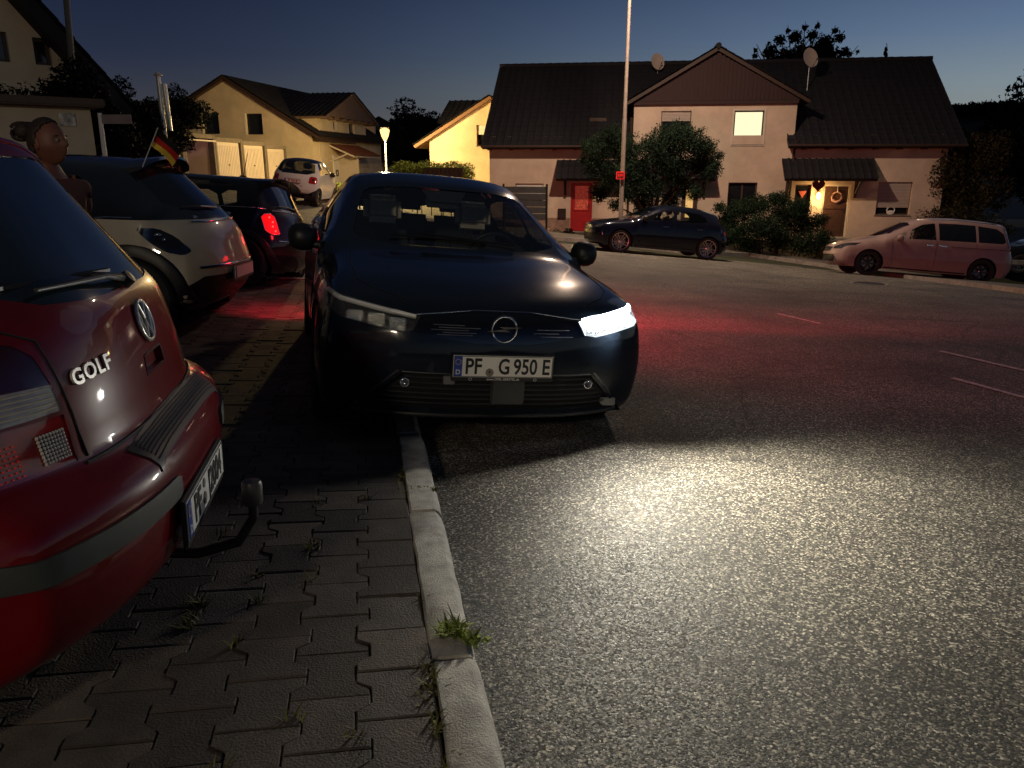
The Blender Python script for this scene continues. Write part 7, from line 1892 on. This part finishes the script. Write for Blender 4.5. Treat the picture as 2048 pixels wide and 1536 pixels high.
# metal flue, mast and poles on the left
def pipe(name, label, cat, a, b_, Y_, r_, m, extra=0):
    p, q = at(*a, Y_), at(*b_, Y_); t = thing(name, label, cat, (q.x, q.y, q.z-extra)); mb = MB(); v = p-q
    mb.tube([(0, 0, 0), (0, 0, extra), v+Vector((0, 0, extra))], [r_, r_, r_*.9], 12); mb.build('post', m, t, smooth=60); return t, v+Vector((0, 0, extra))
M_brightsteel = mat('bright_steel', (.8, .76, .66), .35, metal=.4, var=.15, scale=14)
t, v = pipe('metal_flue', 'bright stainless steel flue pipe rising from the dark trees', 'chimney pipe', (316, 152), (324, 222), 17.5, .05, M_brightsteel, 3)
mb = MB(); mb.tube([v+Vector((.09, .05, -.15)), Vector((.11, .05, 2.6))], .05, 10); mb.lathe([(.075, 0), (.09, .03), (.001, .09)], 12, 0, Matrix.Translation(v)); mb.build('twin_pipe', M_brightsteel, t, smooth=60)
pipe('telegraph_pole', 'dark pole crossing the steep roof edge at the top left', 'pole', (122, -120), (143, 118), 14.0, .05, mat('grey_pole', (.10, .10, .09), .7), 3.3)
pipe('thin_mast', 'thin grey mast standing in the dark trees left of the steel flue', 'mast', (217, 160), (224, 200), 17, .025, M_metal, 3)
t, v = pipe('sign_post', 'white post with a small street sign seen from the side, behind the cream car', 'sign', (199, 226), (209, 306), 11.0, .03, M_white, 1.6)
mb = MB(); mb.cbox(.0, .42, -.012, .012, v.z-.14, v.z-.02, .004, 0, Matrix.Translation((v.x, v.y, 0))); mb.build('sign_plate', mat('dull_sign', (.25, .2, .19), .6), t)

# ================================================================== far hills and distant houses
M_hill = mat('night_hill', (.012, .014, .012), .95, var=.4, scale=.03)
mb = MB(); n_ = 90; vs = []; rr = random.Random(6)
prof_ = [(-700, 4), (-300, 8), (-120, 9), (-60, 7), (0, 10), (120, 20), (200, 28), (280, 32), (420, 41), (700, 52)]
for i in range(n_+1):
    x_ = -700+1400*i/n_; hh = float(np.interp(x_, [p[0] for p in prof_], [p[1] for p in prof_]))+rr.uniform(-.8, .8)
    vs += [(x_, 330, -30), (x_*1.0, 370, hh*.55), (x_*1.04, 420, hh), (x_*1.1, 520, hh*.6)]
mb.add(vs, [(i*4+k, (i+1)*4+k, (i+1)*4+k+1, i*4+k+1) for i in range(n_) for k in range(3)])
tag(mb.build('hills', M_hill, smooth=60), 'dark wooded hill behind the houses', kind='structure')
r = np.random.default_rng(9); xs_ = r.uniform(60, 420, 1500); lum = [(x_*1.02, 405+r.uniform(-12, 14), float(np.interp(x_, [p[0] for p in prof_], [p[1] for p in prof_]))-.6, 3.2, 3.2, 2.2*r.uniform(.6, 1.5)) for x_ in xs_]
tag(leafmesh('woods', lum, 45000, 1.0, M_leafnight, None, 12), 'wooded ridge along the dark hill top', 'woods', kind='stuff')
M_far = mat('far_render', (.35, .32, .28), .9); M_farw = emis('far_window', S(255, 180, 110), 1.2)
rr = random.Random(4)
far_labels = ['distant white gabled house right of the street lamp, window lit', 'distant white house under a dark roof left of the yellow wall', 'distant dim house behind the fir, small red light on it', 'distant house showing only its dark roof behind the lamp', 'distant white house nearest the yellow lit wall']
for i, (px, py, Y_, ww, rot) in enumerate(((848, 262, 120, 5.5, .4), (872, 262, 112, 5, -.3), (822, 268, 115, 6, .2), (762, 262, 105, 7, .1), (893, 268, 100, 5, .5))):
    p = at(px, py, Y_); t = thing('distant_house', far_labels[i], 'house', (p.x, p.y, p.z-3.5), rot)
    mb = MB(); mb.box(-ww/2, ww/2, -3, 3, -4, 3.3); mb.prism([(-ww/2, 3.3), (ww/2, 3.3), (0, 5.0)], -3, 3, 'y'); mb.build('wall', M_far if i in (0, 1, 4) else M_wood, t)
    mb = MB(); slab(mb, (-ww/2-.5, -3.4, 3.0), (0, 6.8, 0), (ww/2+.5, 0, 2.15), .2); slab(mb, (ww/2+.5, -3.4, 3.0), (0, 6.8, 0), (-ww/2-.5, 0, 2.15), .2); mb.build('roof', M_rooftile, t)
    for j, (wx, wz) in enumerate(((-1.3, 1.2), (1.2, 1.4), (.0, 3.5))):
        mb = MB(); mb.cbox(wx-.4, wx+.4, -3.06, -3.0, wz-.5, wz+.5, .02); mb.build('window', M_farw if (i*3+j) % 4 == 0 else M_winglass, t)
def far_lamp(px, py, Y_, col, s, r_, lab):
    p = at(px, py, Y_); t = thing('street_lamp', lab, 'street lamp', (p.x, p.y, p.z-3)); mb = MB(); mb.sphere((0, 0, 3), r_, 6); mb.build('lamp_shade', emis('far_bulb', col, s), t); mb = MB(); mb.tube([(0, 0, -2), (0, 0, 3-r_)], .06, 6); mb.build('post', M_metal, t)
far_lamp(829, 257, 95, S(235, 240, 235), 3, .22, 'tiny white street light far off, right of the lit lamp')
far_lamp(813, 272, 90, (1, .08, .03), 2.0, .2, 'tiny red light far off below the white one')
far_lamp(1932, 283, 70, S(110, 170, 110), .9, .22, 'faint greenish light on the dark slope beside the house corner')
# pale parked-up wall and driveway edge at the right border
p = at(1990, 528, 25.0); mb = MB(); mb.cbox(0, 4.5, -.06, .06, 0, .14, .01); o = mb.build('kerb_wall', M_concrete); o.location = (p.x, p.y, p.z); o.rotation_euler = (0, 0, math.radians(-14)); tag(o, 'low pale concrete edging beside the lawn at the right border', 'edging')
p = at(2010, 455, 33.0); mb = MB(); mb.cbox(0, 6, 0, 2.2, .0, .2, .02); o = mb.build('carport', mat('carport_fascia', (.4, .33, .25), .7)); o.location = (p.x, p.y, p.z); tag(o, 'flat pale carport roof behind the dark car at the right border', 'carport')
mb = MB()
for q in (.2, 3, 5.8): mb.cbox(q-.06, q+.06, .1, .22, -2.3, -.002, .01)
o2 = mb.build('post', M_wood, o)

# ================================================================== the person behind the red car
hp = at(97, 292, 3.95)
fz_ = H(hp.x, hp.y)
top_z = hp.z+.10; sc_p = (top_z-fz_)/1.70
person = thing('person', 'person with hair tied in a bun, facing right, standing behind the red car', 'person', (hp.x-.02, hp.y, fz_), math.radians(-12))
person.scale = (sc_p,)*3
M_skin = mat('skin', (.17, .065, .04), .55, var=.08, scale=10)
M_hair = mat('dark_hair', (.03, .016, .010), .6, var=.5, scale=60, bump=.5, bscale=120)
M_shirt = mat('rust_shirt', (.10, .025, .018), .85, var=.15, scale=15, bump=.4, bscale=40)
M_trs = mat('dark_trousers', (.02, .022, .03), .85, var=.2)
def skin(name, V, E_, R_, m, parent, root=0, lv=2):
    me = D.meshes.new(name); me.from_pydata(V, E_, []); o = D.objects.new(name, me); COL.objects.link(o)
    md = o.modifiers.new('s', 'SKIN'); sv = me.skin_vertices[0].data
    for i, r_ in enumerate(R_): sv[i].radius = r_ if isinstance(r_, tuple) else (r_, r_)
    sv[root].use_root = True
    sd = o.modifiers.new('u', 'SUBSURF'); sd.levels = lv; sd.render_levels = lv
    bpy.context.view_layer.update()
    m2 = D.meshes.new_from_object(o.evaluated_get(bpy.context.evaluated_depsgraph_get())); D.objects.remove(o)
    m2.name = name; m2.materials.clear(); m2.materials.append(m); m2.polygons.foreach_set('use_smooth', [True]*len(m2.polygons))
    o = D.objects.new(name, m2); COL.objects.link(o); o.parent = parent; return o
# person faces local +x
V = [(0, 0, .95), (.01, 0, 1.12), (.0, 0, 1.30), (-.01, 0, 1.40), (.0, 0, 1.47), (.015, 0, 1.52)]
E_ = [(0, 1), (1, 2), (2, 3), (3, 4), (4, 5)]; R_ = [(.11, .15), (.095, .13), (.105, .155), (.07, .10), .055, .052]
for s_ in (-1, 1):
    b = len(V); V += [(0, s_*.17, 1.375), (-.02, s_*.215, 1.12), (.06, s_*.20, .90), (.08, s_*.195, .86)]; E_ += [(3, b), (b, b+1), (b+1, b+2), (b+2, b+3)]; R_ += [.058, .043, .030, .033]
    hnd = b+3
    for k in range(4):
        c = len(V); yy = s_*.195+(k-1.5)*.019
        V += [(.09+.004*k, yy, .815), (.098, yy, .785), (.098, yy-s_*.003, .76-.006*abs(k-1.5))]; E_ += [(hnd, c), (c, c+1), (c+1, c+2)]; R_ += [.0095, .0088, .0075]
    c = len(V); V += [(.11, s_*.175, .85), (.125, s_*.165, .815)]; E_ += [(hnd, c), (c, c+1)]; R_ += [.011, .009]
    b = len(V); V += [(0, s_*.095, .88), (.01, s_*.10, .50), (-.015, s_*.10, .10), (.0, s_*.10, .05), (.13, s_*.11, .03)]; E_ += [(0, b), (b, b+1), (b+1, b+2), (b+2, b+3), (b+3, b+4)]; R_ += [.085, .058, .042, .045, .038]
bodyo = skin('body', V, E_, R_, M_skin, person)
# head: sphere shaped by features, joined to the same body mesh
bm = bmesh.new(); bmesh.ops.create_uvsphere(bm, u_segments=48, v_segments=36, radius=1)
def g2(a, b_, s_): return math.exp(-(a*a+b_*b_)/(2*s_*s_))
for v in bm.verts:
    x_, y_, z_ = v.co; X_, Y_, Z_ = x_*.098, y_*.076, z_*.118
    if x_ > 0:
        X_ += .026*g2(y_*.076, (z_*.118+.010), .0105)*1.0+.010*g2(y_*.076, z_*.118-.008, .012)     # nose and bridge
        X_ += .009*g2(y_*.076, z_*.118+.047, .013)+.006*g2(y_*.076, z_*.118+.039, .010)             # lips
        X_ += .013*g2(y_*.076, z_*.118+.088, .018)                                                  # chin
        X_ -= .011*(g2(y_*.076-.030, z_*.118-.012, .011)+g2(y_*.076+.030, z_*.118-.012, .011))      # eye sockets
        X_ += .005*g2(y_*.06, z_*.118-.034, .016)
    if z_ < -.2: Y_ *= 1-.35*min(1, (-z_-.2)/.8); X_ -= .012*max(0, -x_)*0
    if x_ < 0 and z_ < -.3: X_ *= 1-.35*min(1, (-z_-.3)/.7)
    v.co = Vector((X_+.03, Y_, Z_+1.605))
for s_ in (-1, 1):    # ears
    r_ = bmesh.ops.create_uvsphere(bm, u_segments=12, v_segments=8, radius=1)
    for v in r_['verts']: c_ = v.co; v.co = Vector((c_.x*.018+.02-.1*0, s_*(.076+c_.y*.008), c_.z*.031+1.60))
hm = D.meshes.new('h'); bm.to_mesh(hm); bm.free()
bm = bmesh.new(); bm.from_mesh(bodyo.data); bm.from_mesh(hm); bm.to_mesh(bodyo.data); bm.free(); bodyo.data.polygons.foreach_set('use_smooth', [True]*len(bodyo.data.polygons))
for s_ in (-1, 1):
    mb = MB(); mb.sphere((.112, s_*.030, 1.617), .011, 8); mb.build('eye', mat('eye_white', (.2, .17, .15), .6), person, smooth=60)
    mb = MB(); mb.sphere((.120, s_*.030, 1.617), .0048, 6); mb.build('iris', M_black, person, smooth=60)
    mb = MB(); mb.tube([(.118, s_*.018, 1.638), (.118, s_*.034, 1.643), (.108, s_*.048, 1.638)], [.003, .004, .002], 5); mb.build('eyebrow', M_hair, person)
bm = bmesh.new(); bmesh.ops.create_uvsphere(bm, u_segments=40, v_segments=30, radius=1)
dl = []
for v in bm.verts:
    x_, y_, z_ = v.co; n_ = 1+.02*math.sin(y_*60+z_*8)
    v.co = Vector((x_*.106*n_+.022, y_*.085*n_, z_*.124*n_+1.613))
    front_line = .035+.06*max(0, z_)*1.0
    if (x_ > .10+.85*max(0, z_-.28) and z_ < .85) or z_ < -.55 or (x_ > -.15 and z_ < -.12): dl.append(v)
bmesh.ops.delete(bm, geom=dl, context='VERTS')
bmesh.ops.solidify(bm, geom=bm.faces, thickness=.012)
me = D.meshes.new('hair'); bm.to_mesh(me); bm.free(); me.materials.append(M_hair); me.polygons.foreach_set('use_smooth', [True]*len(me.polygons)); hair = D.objects.new('hair', me); COL.objects.link(hair); hair.parent = person
mb = MB(); mb.sphere((-.115, 0, 1.665), (.048, .046, .046), 10)
for k in range(7): a = k; mb.tube([(-.115+.045*math.cos(a+q), .044*math.sin(a*1.3+q), 1.665+.045*math.sin(a+q)) for q in np.linspace(0, 3, 8)], .009, 6)
mb.build('hair_bun', M_hair, hair, smooth=60)
# clothes follow the body
V = [(0, 0, .90), (0, 0, .95), (.01, 0, 1.12), (.0, 0, 1.30), (-.01, 0, 1.41)]; E_ = [(0, 1), (1, 2), (2, 3), (3, 4)]; R_ = [(.17, .21), (.16, .20), (.145, .185), (.15, .20), (.10, .14)]
for s_ in (-1, 1): b = len(V); V += [(0, s_*.17, 1.378), (-.015, s_*.205, 1.20)]; E_ += [(4, b), (b, b+1)]; R_ += [.088, .075]
skin('shirt', V, E_, R_, M_shirt, person, 2)
V = [(0, 0, .97), (0, 0, .90)]; E_ = [(0, 1)]; R_ = [(.12, .16), (.125, .165)]
for s_ in (-1, 1): b = len(V); V += [(0, s_*.10, .80), (.012, s_*.10, .50), (-.012, s_*.10, .09)]; E_ += [(1, b), (b, b+1), (b+1, b+2)]; R_ += [.10, .075, .062]
skin('trousers', V, E_, R_, M_trs, person, 1)
for s_ in (-1, 1):
    mb = MB(); mb.cbox(-.07, .2, s_*.105-.045, s_*.105+.045, .0, .085, .035); mb.build('shoe', M_black, person, smooth=50)

# ================================================================== weak dusk light from the bright side of the sky
ld = D.lights.new('dusk_sun', 'SUN'); ld.energy = .012; ld.angle = math.radians(20); ld.color = (.7, .8, 1)
lo = D.objects.new('dusk_sun', ld); COL.objects.link(lo); lo.rotation_euler = (math.radians(70), 0, math.radians(150))
scn.cycles.use_denoising = True
scn.cycles.max_bounces = 6; scn.cycles.diffuse_bounces = 3; scn.cycles.glossy_bounces = 4; scn.cycles.transparent_max_bounces = 12
scn.cycles.sample_clamp_indirect = 4
scn.cycles.caustics_reflective = False; scn.cycles.caustics_refractive = False
